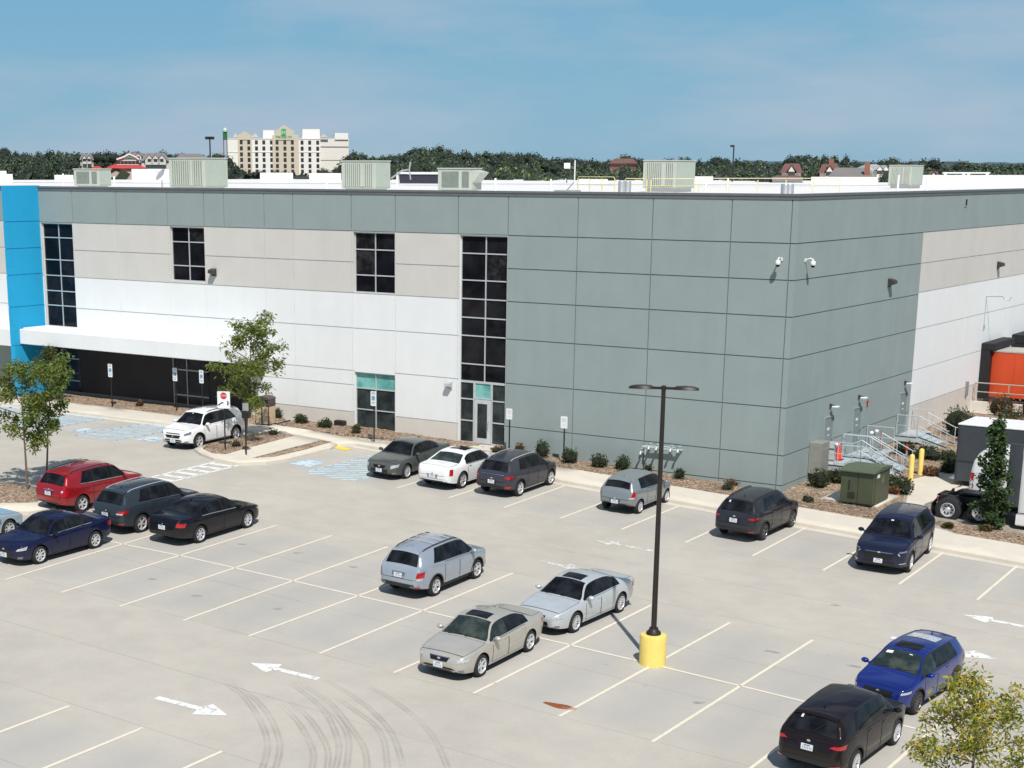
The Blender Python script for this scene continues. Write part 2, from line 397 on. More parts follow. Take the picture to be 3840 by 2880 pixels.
    for i, (f0, f1, s0_, s1_) in enumerate(P['wins']):
        for sy in (1, -1):
            q = MB(); rows = []
            for a in range(13):
                row = []
                for b_ in range(6):
                    s = lerp(.10, .90, b_/5); f = lerp(f0+s0_*s, f1+s1_*s, a/12)
                    p = sideP(f, s, .006); row.append((p.x, p.y*sy, p.z))
                rows.append(row)
            q.grid(rows, 0, flip=(sy < 0)); q.build('side_window', [gm if i == 0 else CGLASS], root, True, 180)
    for sy in (1, -1):        # black pillars behind the glass
        q = MB(); f0 = P['wins'][0][0]; f1, sl = P['wins'][-1][1], P['wins'][-1][3]; rows = []
        for a in range(25):
            rows.append([((p := sideP(lerp(f0-.008, f1+.004+sl*s, a/24), s, .003)).x, p.y*sy, p.z) for s in (.04, .35, .65, .94)])
        q.grid(rows, 0, flip=(sy < 0)); q.build('pillar_trim', [BLACKP], root, True, 180)
    if sidechrome or chrome:
        for sy in (1, -1):
            q = MB(); f0 = P['wins'][0][0]; f1 = P['wins'][-1][1]
            q.tube([((p := sideP(lerp(f0, f1, k/14), .045, .008)).x, p.y*sy, p.z) for k in range(15)], .011, 5)
            if chrome:
                q.tube([((p := sideP(lerp(f0+.02, f1-.03, k/14), .955, .006)).x, p.y*sy, p.z) for k in range(15)], .009, 5)
            q.build('window_trim', [CHROME], root, True)
    # doors with their handles
    for (f0, f1) in P['doors']:
        for sy in (1, -1):
            q = MB()
            for inset, off, mi in ((0, .0025, 1), (.0036, .0065, 0)):
                rows = []
                for a in range(11):
                    f = lerp(f0+inset, f1-inset, a/10); x, w, zb, b, t, te, ye = sec(f)
                    row = []
                    for k in range(7):
                        z = lerp(zb+.09+inset*4, b-.012-inset*3, k/6); 
                        ff = f
                        if f1 > .6: ff = min(f, (L/2-(xr+math.sqrt(max((Rw+.02)**2-(z-wr_)**2, 0))))/L) if abs(z-wr_) < Rw+.02 else f
                        p = lowP(ff, z, off); row.append((p.x, p.y*sy, p.z))
                    rows.append(row)
                q.grid(rows, mi, flip=(sy < 0))
            d = q.build('door', [pm, WELL], root, True, 180)
            fh = f1-.035; p = lowP(fh, sec(fh)[3]-.09, .02); hm = MB()
            hm.box(p.x-.09, p.x+.09, min(p.y*sy, (p.y-.03)*sy), max(p.y*sy, (p.y-.03)*sy), p.z-.02, p.z+.02, 0, bev=.008)
            hm.build('handle', [CHROME if chrome else pm], d)
    if P['hood']:
        q = MB()
        for inset, off, mi in ((0, .002, 1), (.004, .0055, 0)):
            q.grid([[topP(f_, lerp(-.97+inset*3, .97-inset*3, j/10), off) for j in range(11)] for f_ in [lerp(P['hood'][0]+inset, P['hood'][1]-inset, i/9) for i in range(10)]], mi)
        q.build('hood', [pm, WELL], root, True, 180)
    if P['lid']:
        q = MB()
        for inset, off, mi in ((0, .002, 1), (.003, .0055, 0)):
            q.grid([[topP(f_, lerp(-.9+inset*3, .9-inset*3, j/10), off) for j in range(11)] for f_ in [lerp(P['lid'][0]+inset, P['lid'][1]-inset, i/7) for i in range(8)]], mi)
        q.build('trunk_lid', [pm, WELL], root, True, 180)
    # lamps, grilles, plates laid on the shell
    def cast(fr, th, side, y, z, off):
        s = 1 if fr else -1
        d = Vector((s*math.cos(th), math.sin(th)*side, 0)); o_ = Vector((s*(L/2-.25), y, z))+d*2.5
        hit = bvh.ray_cast(o_, -d)
        if hit[0] is None: return None
        return hit[0]+d*off
    def decal(nm, quad, mt, fr, th=0., both=True, off=.01, nu=8, nv=5, parent=None, label_=None, thick=True):
        outs = []
        for side in ((1, -1) if both else (1,)):
            rows = []; ok = True
            for i in range(nv+1):
                row = []
                for j in range(nu+1):
                    u = j/nu; v = i/nv
                    a = [lerp(quad[0][k], quad[1][k], u) for k in (0, 1)]; b_ = [lerp(quad[3][k], quad[2][k], u) for k in (0, 1)]
                    y = lerp(a[0], b_[0], v)*W/2*side; z = lerp(a[1], b_[1], v)*H
                    p = cast(fr, th, side, y, z, off)
                    if p is None: ok = False; break
                    row.append(p)
                if not ok: break
                rows.append(row)
            if not ok: continue
            q = MB(); q.grid(rows, 0, flip=((side > 0) != fr)); 
            outs.append(q.build(nm, [mt], parent or root, True, 60))
        return outs
    sed = 'sedan' in kind
    hd_ = head if head is not None else ([(.50, .385), (.99, .44), (1.02, .50), (.52, .455)] if sed else [(.52, .43), (.99, .46), (1.02, .525), (.54, .49)])
    tl = tail if tail is not None else ([(.52, .51), (.99, .50), (1.02, .615), (.56, .62)] if sed else [(.60, .50), (1.0, .50), (1.02, .61), (.66, .60)])
    decal('headlight', hd_, headmat or LAMPC, True, .55, off=.012)
    decal('tail_light', tl, LAMPR, False, .55, off=.014)
    gr = grille if grille is not None else ([(-.34, .33), (.34, .33), (.40, .44), (-.40, .44)] if sed else [(-.42, .38), (.42, .38), (.46, .50), (-.46, .50)])
    if gr:
        g_ = decal('grille', gr, MESHG, True, 0, False, off=.008, nu=12)
        if chrome or kind == 'boxysedan':
            y0, z0 = gr[3]; decal('grille_trim', [(y0, z0-.004), (-y0, z0-.004), (-y0, z0+.012), (y0, z0+.012)], CHROME, True, 0, False, off=.016, nu=12, nv=2)
    lw = lower if lower is not None else [(-.5, .245), (.5, .245), (.46, .295), (-.46, .295)]
    lw = [(y_, max(z_, .255)+(.04 if i_ > 1 else 0)) for i_, (y_, z_) in enumerate(lw)]
    if lw: decal('air_intake', lw, MESHG, True, 0, False, off=.006, nu=12)
    for q_ in (fog or [[(.60, .21), (.80, .21), (.82, .26), (.60, .26)]]): decal('fog_light', q_, LAMPD, True, .45, off=.008, nu=4, nv=3)
    def plate(fr, z, mats):
        p = cast(fr, 0, 1, 0, z, .022)
        if p is None: return
        s = 1 if fr else -1; q = MB()
        q.box(p.x-.008, p.x+.008, -.155, .155, z-.078, z+.078, 0, bev=.003)
        pl = q.build('license_plate', [mats[0]], root)
        q = MB(); q.box(min(p.x+s*.009, p.x+s*.014), max(p.x+s*.009, p.x+s*.014), -.08, .08, z+.045, z+.066, 0)
        for k in range(6): q.box(min(p.x+s*.009, p.x+s*.013), max(p.x+s*.009, p.x+s*.013), -.12+k*.043, -.108+k*.043, z-.045, z+.015, 0)
        q.build('plate_print', [mats[1]], pl)
        return p
    if plate_f is not False: plate(True, (plate_f or .27)*H, (PLATEW, PLATEB))
    plate(False, (plate_r or .50)*H, (PLATEW, PLATEB))
    # rear bumper valance and reflectors
    decal('rear_valance', ([(-.84, .275), (.84, .275), (.84, .335), (-.84, .335)] if (clad and not sed) else [(-.6, .275), (.6, .275), (.58, .30), (-.58, .30)]), BLACKP, False, 0, False, off=.006, nu=10)
    if not sed: decal('reflector', [(.62, .265), (.86, .265), (.86, .29), (.62, .29)], LAMPR, False, .3, off=.012, nu=4, nv=1)
    zp_ = (plate_r or .50)
    decal('plate_recess_shade', [(-.26, zp_-.058), (.26, zp_-.058), (.30, zp_+.062), (-.30, zp_+.062)], plain('recess_'+pm.name, tuple(c*.35 for c in col), .5, .1, var=0), False, 0, False, off=.006, nu=8, nv=2)  # flat decal: the recess's shade is a darkened copy of the body paint
    zs_ = .425 if not sed else .44
    decal('bumper_seam', [(-.93, zs_), (.93, zs_), (.93, zs_+.007), (-.93, zs_+.007)], WELL, False, 0, False, off=.007, nu=14, nv=1)
    # emblem on the tail
    pe = cast(False, 0, 1, 0, ((plate_r or .5)+.09)*H, .006)
    if pe: 
        q = MB(); q.lathe([(.001, 0), (.05, 0), (.05, .008), (.001, .01)], 14, 0, Matrix.Translation(pe) @ Matrix.Rotation(-PI/2, 4, 'Y') @ Matrix.Scale(.6, 4, (1, 0, 0))); q.build('emblem', [CHROME], root, True)
    pe = cast(True, 0, 1, 0, (gr[2][1]-.03)*H if gr else .45*H, .014)
    if pe:
        q = MB(); q.lathe([(.001, 0), (.055, 0), (.055, .008), (.001, .01)], 14, 0, Matrix.Translation(pe) @ Matrix.Rotation(PI/2, 4, 'Y') @ Matrix.Scale(.55, 4, (1, 0, 0))); q.build('emblem', [CHROME], root, True)
    if clad:
        for xa in (xf, xr):
            for sy in (1, -1):
                q = MB(); rows = []
                for k in range(15):
                    a = -.12+(PI+.24)*k/14; row = []
                    for rr_ in (Rw-.004, Rw+.045):
                        x_ = xa+rr_*math.cos(a); z_ = wr_+rr_*math.sin(a); f_ = (L/2-x_)/L; p = lowP(f_, max(z_, sec(f_)[2]+.02), .009); row.append((x_, p.y*sy, z_))
                    rows.append(row)
                q.grid(rows, 0, flip=(sy > 0)); q.build('arch_trim', [BLACKP], root, True, 180)
    # mirrors
    fm = P['wins'][0][0]+.035
    for sy in (1, -1):
        p = sideP(fm, .06); q = MB()
        ell = [[(p.x+.02+.10*math.cos(a)*math.cos(b_)*(.75 if math.cos(b_) < 0 else 1), (p.y+.15+.115*math.sin(b_)*math.cos(a))*sy, p.z+.06+.075*math.sin(a)) for b_ in [2*PI*k/12 for k in range(12)]] for a in [-PI/2+PI*k/7 for k in range(8)]]
        q.grid(ell, 0, cyc=True, flip=(sy < 0)); q.box(p.x-.03, p.x+.04, min((p.y-.02)*sy, (p.y+.08)*sy), max((p.y-.02)*sy, (p.y+.08)*sy), p.z+.0, p.z+.035, 0)
        q.build('mirror', [pm], root, True, 60)
    if rails:
        fa, fb = .40, .86
        for sy in (1, -1):
            pts = []
            for k in range(13):
                f = lerp(fa, fb, k/12); q_ = topP(f, .93); hgt = .035 if 0 < k < 12 else .0
                pts.append((q_.x, q_.y*sy, q_.z+hgt))
            q = MB(); q.tube(pts, .018, 6); q.build('roof_rail', [rails], root, True)
    if crossbars:
        for f in (.50, .60, .70):
            q = MB(); q.tube([topP(f, lerp(-.90, .90, k/8))+Vector((0, 0, .05)) for k in range(9)], .016, 6); q.build('roof_bar', [SILV], root, True)
    if sunroof:
        top_patch('sunroof', sunroof[0], sunroof[1], sunroof[2], glass_mat('sunroof_glass', (.008, .008, .009), (.014, .014, .016), .08), off=.007, nf=4)
        q = MB(); q.grid([[topP(lerp(sunroof[0]-.004, sunroof[1]+.004, i/4), lerp(-sunroof[2]-.02, sunroof[2]+.02, j/8), .003) for j in range(9)] for i in range(5)], 0); q.build('sunroof_seal', [BLACKP], root, True)
    # antenna fin
    p = topP(.80 if not sed else .66, 0)
    q = MB(); q.grid([[(p.x+.07, 0, p.z), (p.x+.07, 0, p.z)], [(p.x-.05, .02, p.z), (p.x-.04, .0, p.z+.06)], [(p.x-.09, 0, p.z), (p.x-.08, 0, p.z+.05)]], 0); q.grid([[(p.x+.07, 0, p.z), (p.x+.07, 0, p.z)], [(p.x-.05, -.02, p.z), (p.x-.04, .0, p.z+.06)], [(p.x-.09, 0, p.z), (p.x-.08, 0, p.z+.05)]], 0); q.build('antenna', [pm], root)
    # rear wiper on tall cars, high stop lamp
    if not sed:
        a = topP(rg[1]-.003, -.05, .02); b_ = topP(lerp(*rg, .35), -.45, .02); q = MB(); q.tube([a, b_], .009, 5); q.build('wiper', [BLACKP], root)
        sp = MB(); f0 = rg[0]-.022; sp.grid([[topP(f0+dx, lerp(-.93, .93, j/8), .02)+Vector((-ex, 0, ez)) for j in range(9)] for dx, ex, ez in ((-.012, 0, -.015), (0, 0, 0), (.012, .05, -.004), (.018, .05, -.03))], 0)
        sp.build('spoiler', [pm], root, True, 50)
    wp = MB()
    for s_ in (-.35, .35):
        a = topP(P['ws'][0]-.004, s_-.3, .012); b_ = topP(P['ws'][0]+.012, s_+.25, .014); wp.tube([a, b_], .009, 5)
    wp.build('wiper', [BLACKP], root)
    if extra: extra(dict(root=root, decal=decal, cast=cast, topP=topP, sideP=sideP, lowP=lowP, top_patch=top_patch, L=L, W=W, H=H, P=P, pm=pm, sec=sec, xf=xf, xr=xr))
    return root

NG = 'cars parked in the lot'
def sticker(nm, f, u, du, df, mt=PLATEW):
    def fn(c):
        q = MB(); q.grid([[c['topP'](lerp(f, f+df, i/2), lerp(u, u+du, j/3), .012) for j in range(4)] for i in range(3)], 0); q.build(nm, [mt], c['root'])
    return fn
def multi(*fs):
    def fn(c):
        for g in fs: g(c)
    return fn
def side_strip(z0, z1, mt, nm='side_sill', f0=.2, f1=.76):
    def fn(c):
        for sy in (1, -1):
            q = MB(); q.grid([[((p := c['lowP'](lerp(f0, f1, i/16), z, .012)).x, p.y*sy, p.z) for z in (z0, (z0+z1)/2, z1)] for i in range(17)], 0, flip=(sy < 0)); q.build(nm, [mt], c['root'], True)
    return fn
def chrome_tail(z, hh=.014, w=.4, mt=None):
    def fn(c): c['decal']('tailgate_trim', [(-w, z), (w, z), (w, z+hh), (-w, z+hh)], mt or CHROME, False, 0, False, off=.014, nu=10, nv=1)
    return fn
def front_bar(z, hh=.012, w=.42, mt=None):
    def fn(c): c['decal']('grille_bar', [(-w, z), (w, z), (w, z+hh), (-w, z+hh)], mt or CHROME, True, 0, False, off=.016, nu=10, nv=1)
    return fn
def bumper_guard(z0=.17, z1=.22, w=.55):
    def fn(c): c['decal']('bumper_guard', [(-w, z0), (w, z0), (w*.92, z1), (-w*.92, z1)], SILV, False, 0, False, off=.016, nu=10, nv=2)
    return fn

make_car('suv', 'white SUV in a handicapped bay, nose out, behind the stop sign beside the planted island', 'car', (428, 970.5), (514.5, 950), -1, 4.77, 1.84, 1.69, 2.857, (.82, .84, .85), metal=0., rough=.25, wheel='five', wr=.35, clad=.28,
         rails=BLACKP, headmat=LAMPD, head=[(.55, .42), (.97, .45), (1.0, .53), (.60, .48)], grille=[(-.40, .335), (.40, .335), (.50, .42), (-.50, .42)], lower=[(-.60, .16), (.60, .16), (.50, .20), (-.50, .20)], plate_f=.25,
         extra=multi(lambda c: c['decal']('upper_grille', [(-.44, .45), (.44, .45), (.46, .475), (-.46, .475)], MESHG, True, 0, False, off=.01, nu=10, nv=2), sticker('rear_view_mirror', .334, -.10, .12, .008)))
make_car('suv', 'dark red SUV with roof rails, tail towards the camera, beside the small trees', 'car', None, (180, 1106), 1, 4.77, 1.84, 1.70, 2.857, (.30, .008, .014), metal=.35, wheel='five', wr=.345, rails=BLACKP, dh=-.02, chrome=False, sidechrome=True,
         tail=[(.62, .44), (.97, .44), (1.02, .60), (.66, .60)], plate_r=.49, extra=multi(chrome_tail(.555, .02, .3), lambda c: c['decal']('reverse_light', [(.66, .545), (.76, .545), (.76, .59), (.67, .59)], LAMPC, False, .4, off=.022, nu=3, nv=2)))
make_car('suv', 'slate grey SUV with silver roof rails between the red SUV and the black sedan', 'car', None, (308, 1150), 1, 4.69, 1.84, 1.72, 2.705, (.028, .038, .050), metal=.5, wheel='five', wr=.36, rails=SILV, walloy=SILV, clad=.33, dh=-.02, sidechrome=True,
         tail=[(.50, .52), (1.0, .50), (1.03, .575), (.55, .56)], plate_r=.455, extra=multi(chrome_tail(.20, .05, .6, SILV), side_strip(.23, .31, BLACKP), lambda c: c['decal']('reverse_light', [(.50, .49), (.80, .485), (.80, .515), (.50, .52)], LAMPC, False, .4, off=.02, nu=4, nv=1)))
make_car('sedan', 'black four-door sedan, tail towards the camera, nearest the empty double row', 'car', (538.5, 1140), (432, 1173.5), 1, 4.93, 1.85, 1.475, 2.80, (.006, .007, .011), metal=.3, wheel='seven', wr=.335, walloy=SILV, sidechrome=True,
         tail=[(.54, .53), (.96, .50), (1.02, .60), (.60, .635)], plate_r=.475)
make_car('sedan', 'pale blue sedan cut off at the left edge, nose towards the planted island', 'car', (22, 1160), None, 1, 4.75, 1.82, 1.46, 2.78, (.42, .52, .58), metal=.5, wheel='seven', wr=.33, dh=-.01)
make_car('sedan', 'navy blue compact sedan, nose towards the camera at the left edge', 'car', (88, 1218.5), (208.5, 1184.5), -1, 4.60, 1.80, 1.475, 2.685, (.005, .008, .040), metal=.4, wheel='seven', wr=.325, sidechrome=True,
         head=[(.50, .40), (.95, .42), (1.0, .505), (.58, .45)], grille=[(-.36, .30), (.36, .30), (.44, .44), (-.44, .44)], extra=front_bar(.375, .02, .40, BLACKP))
make_car('sedan', 'dark grey-green sedan parked nose out beside the blue hatched aisle', 'car', (880, 1034), None, -1, 4.80, 1.83, 1.475, 2.79, (.075, .085, .080), metal=.5, wheel='ten', wr=.325, head=[(.46, .37), (.96, .42), (1.0, .50), (.52, .47)], dh=.035,
         grille=[(-.30, .37), (.30, .37), (.36, .455), (-.36, .455)], plate_f=.30)
make_car('boxysedan', 'white luxury sedan with a black sunroof, tail towards the camera', 'car', None, (1000, 1055), 1, 5.04, 1.90, 1.485, 3.05, (.82, .83, .84), metal=0., rough=.2, wheel='five', wr=.365, chrome=True, dh=-.035,
         tail=[(.74, .46), (.95, .46), (.97, .64), (.76, .65)], plate_r=.415, sunroof=(.41, .60, .60), rearglass=CGLASS2, extra=multi(chrome_tail(.345, .012, .85), chrome_tail(.22, .02, .6)))
make_car('suv', 'charcoal compact SUV beside the white luxury sedan, below two blank white signs', 'car', (1188.5, 1048.5), (1125, 1071.5), 1, 4.48, 1.85, 1.66, 2.67, (.042, .044, .055), metal=.5, wheel='five', wr=.345, rails=SILV, clad=.30,
         tail=[(.52, .52), (1.0, .52), (1.04, .60), (.60, .575)], plate_r=.42, extra=multi(chrome_tail(.595, .016, .62), side_strip(.20, .24, SILV), lambda c: c['decal']('fog_light', [(.62, .285), (.90, .285), (.90, .325), (.62, .325)], LAMPR, False, .4, off=.016, nu=4, nv=2)))
make_car('hatch', 'small grey-blue hatchback parked alone in front of the pipe fittings', 'car', (1437.5, 1087), (1385, 1108.5), 1, 3.82, 1.695, 1.52, 2.46, (.225, .26, .27), metal=.5, wheel='ten', wr=.29, 
         tail=[(.66, .50), (.98, .48), (1.02, .60), (.84, .66)], plate_r=.35, extra=multi(lambda c: c['decal']('reverse_light', [(.62, .455), (.90, .455), (.92, .50), (.66, .50)], LAMPC, False, .4, off=.02, nu=4, nv=2)))
make_car('suv', 'black SUV with a white sticker on its rear window, near the building corner', 'car', (1712, 1138.5), (1650, 1167.5), 1, 4.60, 1.845, 1.705, 2.66, (.024, .026, .032), metal=.45, wheel='five', wr=.345, walloy=DALLOY, clad=.38, rails=BLACKP,
         tail=[(.48, .555), (1.0, .54), (1.04, .60), (.60, .585)], plate_r=.50, extra=multi(bumper_guard(.175, .2, .62), sticker('sticker', .905, .52, .10, .012)))
make_car('suv', 'large navy SUV facing the camera beside the semi tractor', 'car', (1965, 1237), (2008.5, 1194), -1, 5.19, 1.99, 1.80, 3.07, (.010, .014, .040), metal=.4, wheel='five', wr=.37, walloy=SILV, sidechrome=True, clad=.25,
         headmat=LAMPD, head=[(.60, .475), (1.0, .485), (1.0, .515), (.62, .505)], grille=[(-.48, .33), (.48, .33), (.60, .49), (-.60, .49)], lower=[(-.6, .15), (.6, .15), (.55, .20), (-.55, .20)], plate_f=.29, chrome=False,
         fog=[[(.72, .24), (.98, .24), (.98, .265), (.72, .265)]], extra=multi(front_bar(.455, .012, .5), lambda c: c['decal']('corner_trim', [(.66, .25), (.94, .25), (.96, .27), (.66, .27)], CHROME, True, .4, off=.02, nu=5, nv=1), lambda c: c['decal']('lamp_strip', [(.60, .46), (.68, .42), (.70, .43), (.62, .48)], LAMPC, True, .3, off=.024, nu=4, nv=1), sticker('rear_view_mirror', .335, -.09, .14, .008)))
make_car('suv', 'silver blue SUV with black roof rails in the middle of the double row', 'car', (1030, 1250), (943, 1287), 1, 4.60, 1.795, 1.70, 2.64, (.36, .41, .47), metal=.6, rough=.28, wheel='vee', wr=.345, walloy=SILV, clad=.37, rails=BLACKP, crossbars=True,
         tail=[(.62, .47), (1.0, .46), (1.03, .58), (.68, .575)], plate_r=.49, extra=multi(side_strip(.2, .31, BLACKP), lambda c: c['decal']('reverse_light', [(.68, .42), (.93, .41), (.95, .465), (.66, .465)], LAMPC, False, .4, off=.02, nu=4, nv=2)))
make_car('sedan', 'silver sedan with a sunroof, crossed by the lamp pole shadow', 'car', (1245, 1366), (1340, 1323.5), -1, 4.87, 1.82, 1.46, 2.775, (.56, .60, .62), metal=.6, rough=.3, wheel='ten', wr=.335, chrome=False, sidechrome=False,
         head=[(.46, .40), (.93, .42), (1.0, .50), (.55, .45)], grille=[(-.28, .33), (.28, .33), (.36, .46), (-.36, .46)], plate_f=False, sunroof=(.415, .50, .58))
make_car('sedan', 'beige silver sedan with a sunroof and front plate, nearest the camera in the double row', 'car', (1040.5, 1462), (1145.5, 1407.5), -1, 4.85, 1.83, 1.46, 2.79, (.50, .475, .42), metal=.6, rough=.32, wheel='five', wr=.335, walloy=SILV, glass=CGLASS2,
         head=[(.50, .40), (.97, .42), (1.0, .50), (.53, .475)], grille=[(-.30, .40), (.30, .40), (.36, .48), (-.36, .48)], lower=[(-.62, .165), (.62, .165), (.5, .215), (-.5, .215)], plate_f=.32, sunroof=(.415, .495, .60),
         extra=multi(front_bar(.475, .014, .38)))
make_car('hatch', 'bright blue small crossover half hidden behind the yellowing tree', 'car', (1984, 1541), (2057, 1494), -1, 4.28, 1.765, 1.57, 2.57, (.005, .020, .19), metal=.5, rough=.26, wheel='ten', wr=.335, walloy=DALLOY, clad=.30, glass=CGLASS2,
         head=[(.58, .44), (.98, .46), (1.02, .50), (.60, .48)], grille=[(-.38, .33), (.38, .33), (.50, .48), (-.50, .48)], sunroof=(.40, .50, .60), extra=multi(sticker('sun_shade', .322, -.75, .32, .02), sticker('sticker', .338, .35, .15, .006), lambda c: c['top_patch']('roof_glass', .62, .74, .75, LAMPC, .008)))
make_car('suv', 'dark maroon SUV, tail towards the camera, at the bottom edge beside the yellowing tree', 'car', (1935, 1609), None, 1, 4.60, 1.845, 1.705, 2.66, (.012, .0085, .0095), metal=.4, wheel='ten', wr=.345, walloy=SILV, clad=.34, dh=.045,
         tail=[(.46, .555), (1.0, .53), (1.04, .60), (.60, .59)], plate_r=.50, extra=multi(sticker('sticker', .905, .50, .09, .012)))
# ------------------------------------------------------------------ ground
def st(o, kind='structure'): o['kind'] = kind; return o
def lot_material():
    m, nt, b = new_mat('lot_concrete'); setc(b, (.42, .40, .36), .85, spec=.3)
    r, n, tc = noise_col(nt, [(.455, .426, .372), (.49, .46, .402), (.515, .483, .422)], .16, 6, pos=[.3, .5, .7])
    r2, n2, _ = noise_col(nt, [(.925, .925, .93), (1, 1, 1)], .9, 8, pos=[.36, .6])
    r3, n3, _ = noise_col(nt, [(.90, .90, .90), (1.06, 1.06, 1.05)], 26, 4)
    c = mix(nt, 1., r.outputs[0], r2.outputs[0], 'MULTIPLY'); c = mix(nt, 1., c, r3.outputs[0], 'MULTIPLY')
    sp = nt.nodes.new('ShaderNodeSeparateXYZ'); nt.links.new(tc.outputs['Object'], sp.inputs[0]); X, Y = sp.outputs[0], sp.outputs[1]
    # oil-darkened strip where cars stand (rows of stalls)
    def band(lo, hi, soft):
        a = nt.nodes.new('ShaderNodeMapRange'); nt.links.new(Y, a.inputs[0]); a.inputs[1].default_value = lo-soft; a.inputs[2].default_value = lo+soft
        c_ = nt.nodes.new('ShaderNodeMapRange'); nt.links.new(Y, c_.inputs[0]); c_.inputs[1].default_value = hi+soft; c_.inputs[2].default_value = hi-soft
        return math_(nt, 'MULTIPLY', a.outputs[0], c_.outputs[0])
    rows = math_(nt, 'MAXIMUM', band(-28.4, -19, .5), math_(nt, 'MAXIMUM', band(-9.6, -5.4, .5), band(-48, -37.4, .5)))
    ph = math_(nt, 'FRACT', math_(nt, 'DIVIDE', math_(nt, 'ADD', X, 13.48+276.2), 2.762))
    mid = math_(nt, 'SUBTRACT', 1., math_(nt, 'MULTIPLY', math_(nt, 'ABSOLUTE', math_(nt, 'SUBTRACT', ph, .5)), 2.3)); mid.node.use_clamp = True
    k = math_(nt, 'MULTIPLY', math_(nt, 'MULTIPLY', rows, mid), math_(nt, 'ADD', .10, math_(nt, 'MULTIPLY', n2.outputs['Fac'], .55)))
    c = mix(nt, k, c, (.34, .33, .315))
    c = mix(nt, math_(nt, 'MULTIPLY', rows, .22), c, (.40, .40, .40))
    # saw-cut slab joints
    nw = nt.nodes.new('ShaderNodeTexNoise'); nw.inputs['Scale'].default_value = .5; nt.links.new(tc.outputs['Object'], nw.inputs[0])
    def jl(coord, off, per, wid, amt):
        f = math_(nt, 'FRACT', math_(nt, 'DIVIDE', math_(nt, 'ADD', coord, off), per)); d = math_(nt, 'ABSOLUTE', math_(nt, 'SUBTRACT', f, .5))
        g = math_(nt, 'LESS_THAN', d, wid/per)
        return math_(nt, 'MULTIPLY', g, math_(nt, 'MULTIPLY', amt, math_(nt, 'MULTIPLY', nw.outputs['Fac'], 1.5)))
    j = jl(Y, 28.92+1.87+374, 3.74, .014, .46)
    c = mix(nt, j, c, (.14, .13, .115))
    j2 = jl(X, 300.3, 3.9, .008, .07); c = mix(nt, j2, c, (.16, .15, .13))
    # dark spots dripped under engines
    v = nt.nodes.new('ShaderNodeTexVoronoi'); v.inputs['Scale'].default_value = .55; nt.links.new(tc.outputs['Object'], v.inputs['Vector'])
    s = math_(nt, 'LESS_THAN', v.outputs['Distance'], .055); s2 = math_(nt, 'MULTIPLY', math_(nt, 'MULTIPLY', s, rows), .14)
    c = mix(nt, s2, c, (.12, .11, .10))
    nt.links.new(c, b.inputs['Base Color']); bump(nt, b, n3.outputs['Fac'], .25, .006)
    return m
LOT = lot_material()
FIELD = plain('far_ground', (.055, .07, .03), .95, var=.35, scale=.02)
WALK = panel_mat('walk_concrete', (.66, .61, .52), .10)
CURB = panel_mat('curb_concrete', (.63, .59, .52), .12)
def mulch_material():
    m, nt, b = new_mat('mulch'); setc(b, (.2, .13, .09), .95)
    v = nt.nodes.new('ShaderNodeTexVoronoi'); v.inputs['Scale'].default_value = 13; tc = nt.nodes.new('ShaderNodeTexCoord')
    mp = nt.nodes.new('ShaderNodeMapping'); mp.inputs['Scale'].default_value = (1, 1.7, 1); mp.inputs['Rotation'].default_value = (0, 0, .6)
    nt.links.new(tc.outputs['Object'], mp.inputs[0]); nt.links.new(mp.outputs[0], v.inputs['Vector'])
    r = nt.nodes.new('ShaderNodeValToRGB'); e = r.color_ramp; e.elements[0].color = (.10, .068, .048, 1); e.elements[1].color = (.56, .45, .35, 1)
    k = e.elements.new(.45); k.color = (.30, .215, .155, 1)
    sp = nt.nodes.new('ShaderNodeSeparateColor'); nt.links.new(v.outputs['Color'], sp.inputs[0]); nt.links.new(sp.outputs[0], r.inputs[0])
    r2, n2, _ = noise_col(nt, [(.72, .70, .66), (1.12, 1.08, 1.0)], 1.1, 5)
    c = mix(nt, 1., r.outputs[0], r2.outputs[0], 'MULTIPLY'); nt.links.new(c, b.inputs['Base Color']); bump(nt, b, v.outputs['Distance'], .8, .05)
    return m
MULCH = mulch_material()

def grid_axis(a, b, step, far):
    xs = [a+(b-a)*i/int((b-a)/step) for i in range(int((b-a)/step)+1)]
    return [-f for f in far[::-1]]+xs+far
mb = MB(); xs = grid_axis(-72, 48, 2, [80, 150, 400, 1200, 3500, 9000]); ys = grid_axis(-88, 48, 2, [60, 100, 300, 900, 2500, 9000])
ys = [y for y in ys if y <= -100 or y >= -88]
mb.grid([[(x, y, gz(x, y)-.05) for x in xs] for y in ys])
st(mb.build('ground', [FIELD], smooth=True))
mb = MB(); xs = [-72+i for i in range(121)]; ys = [-88+i for i in range(137)]
mb.grid([[(x, y, gz(x, y)) for x in xs] for y in ys])
st(mb.build('parking_lot', [LOT], smooth=True))

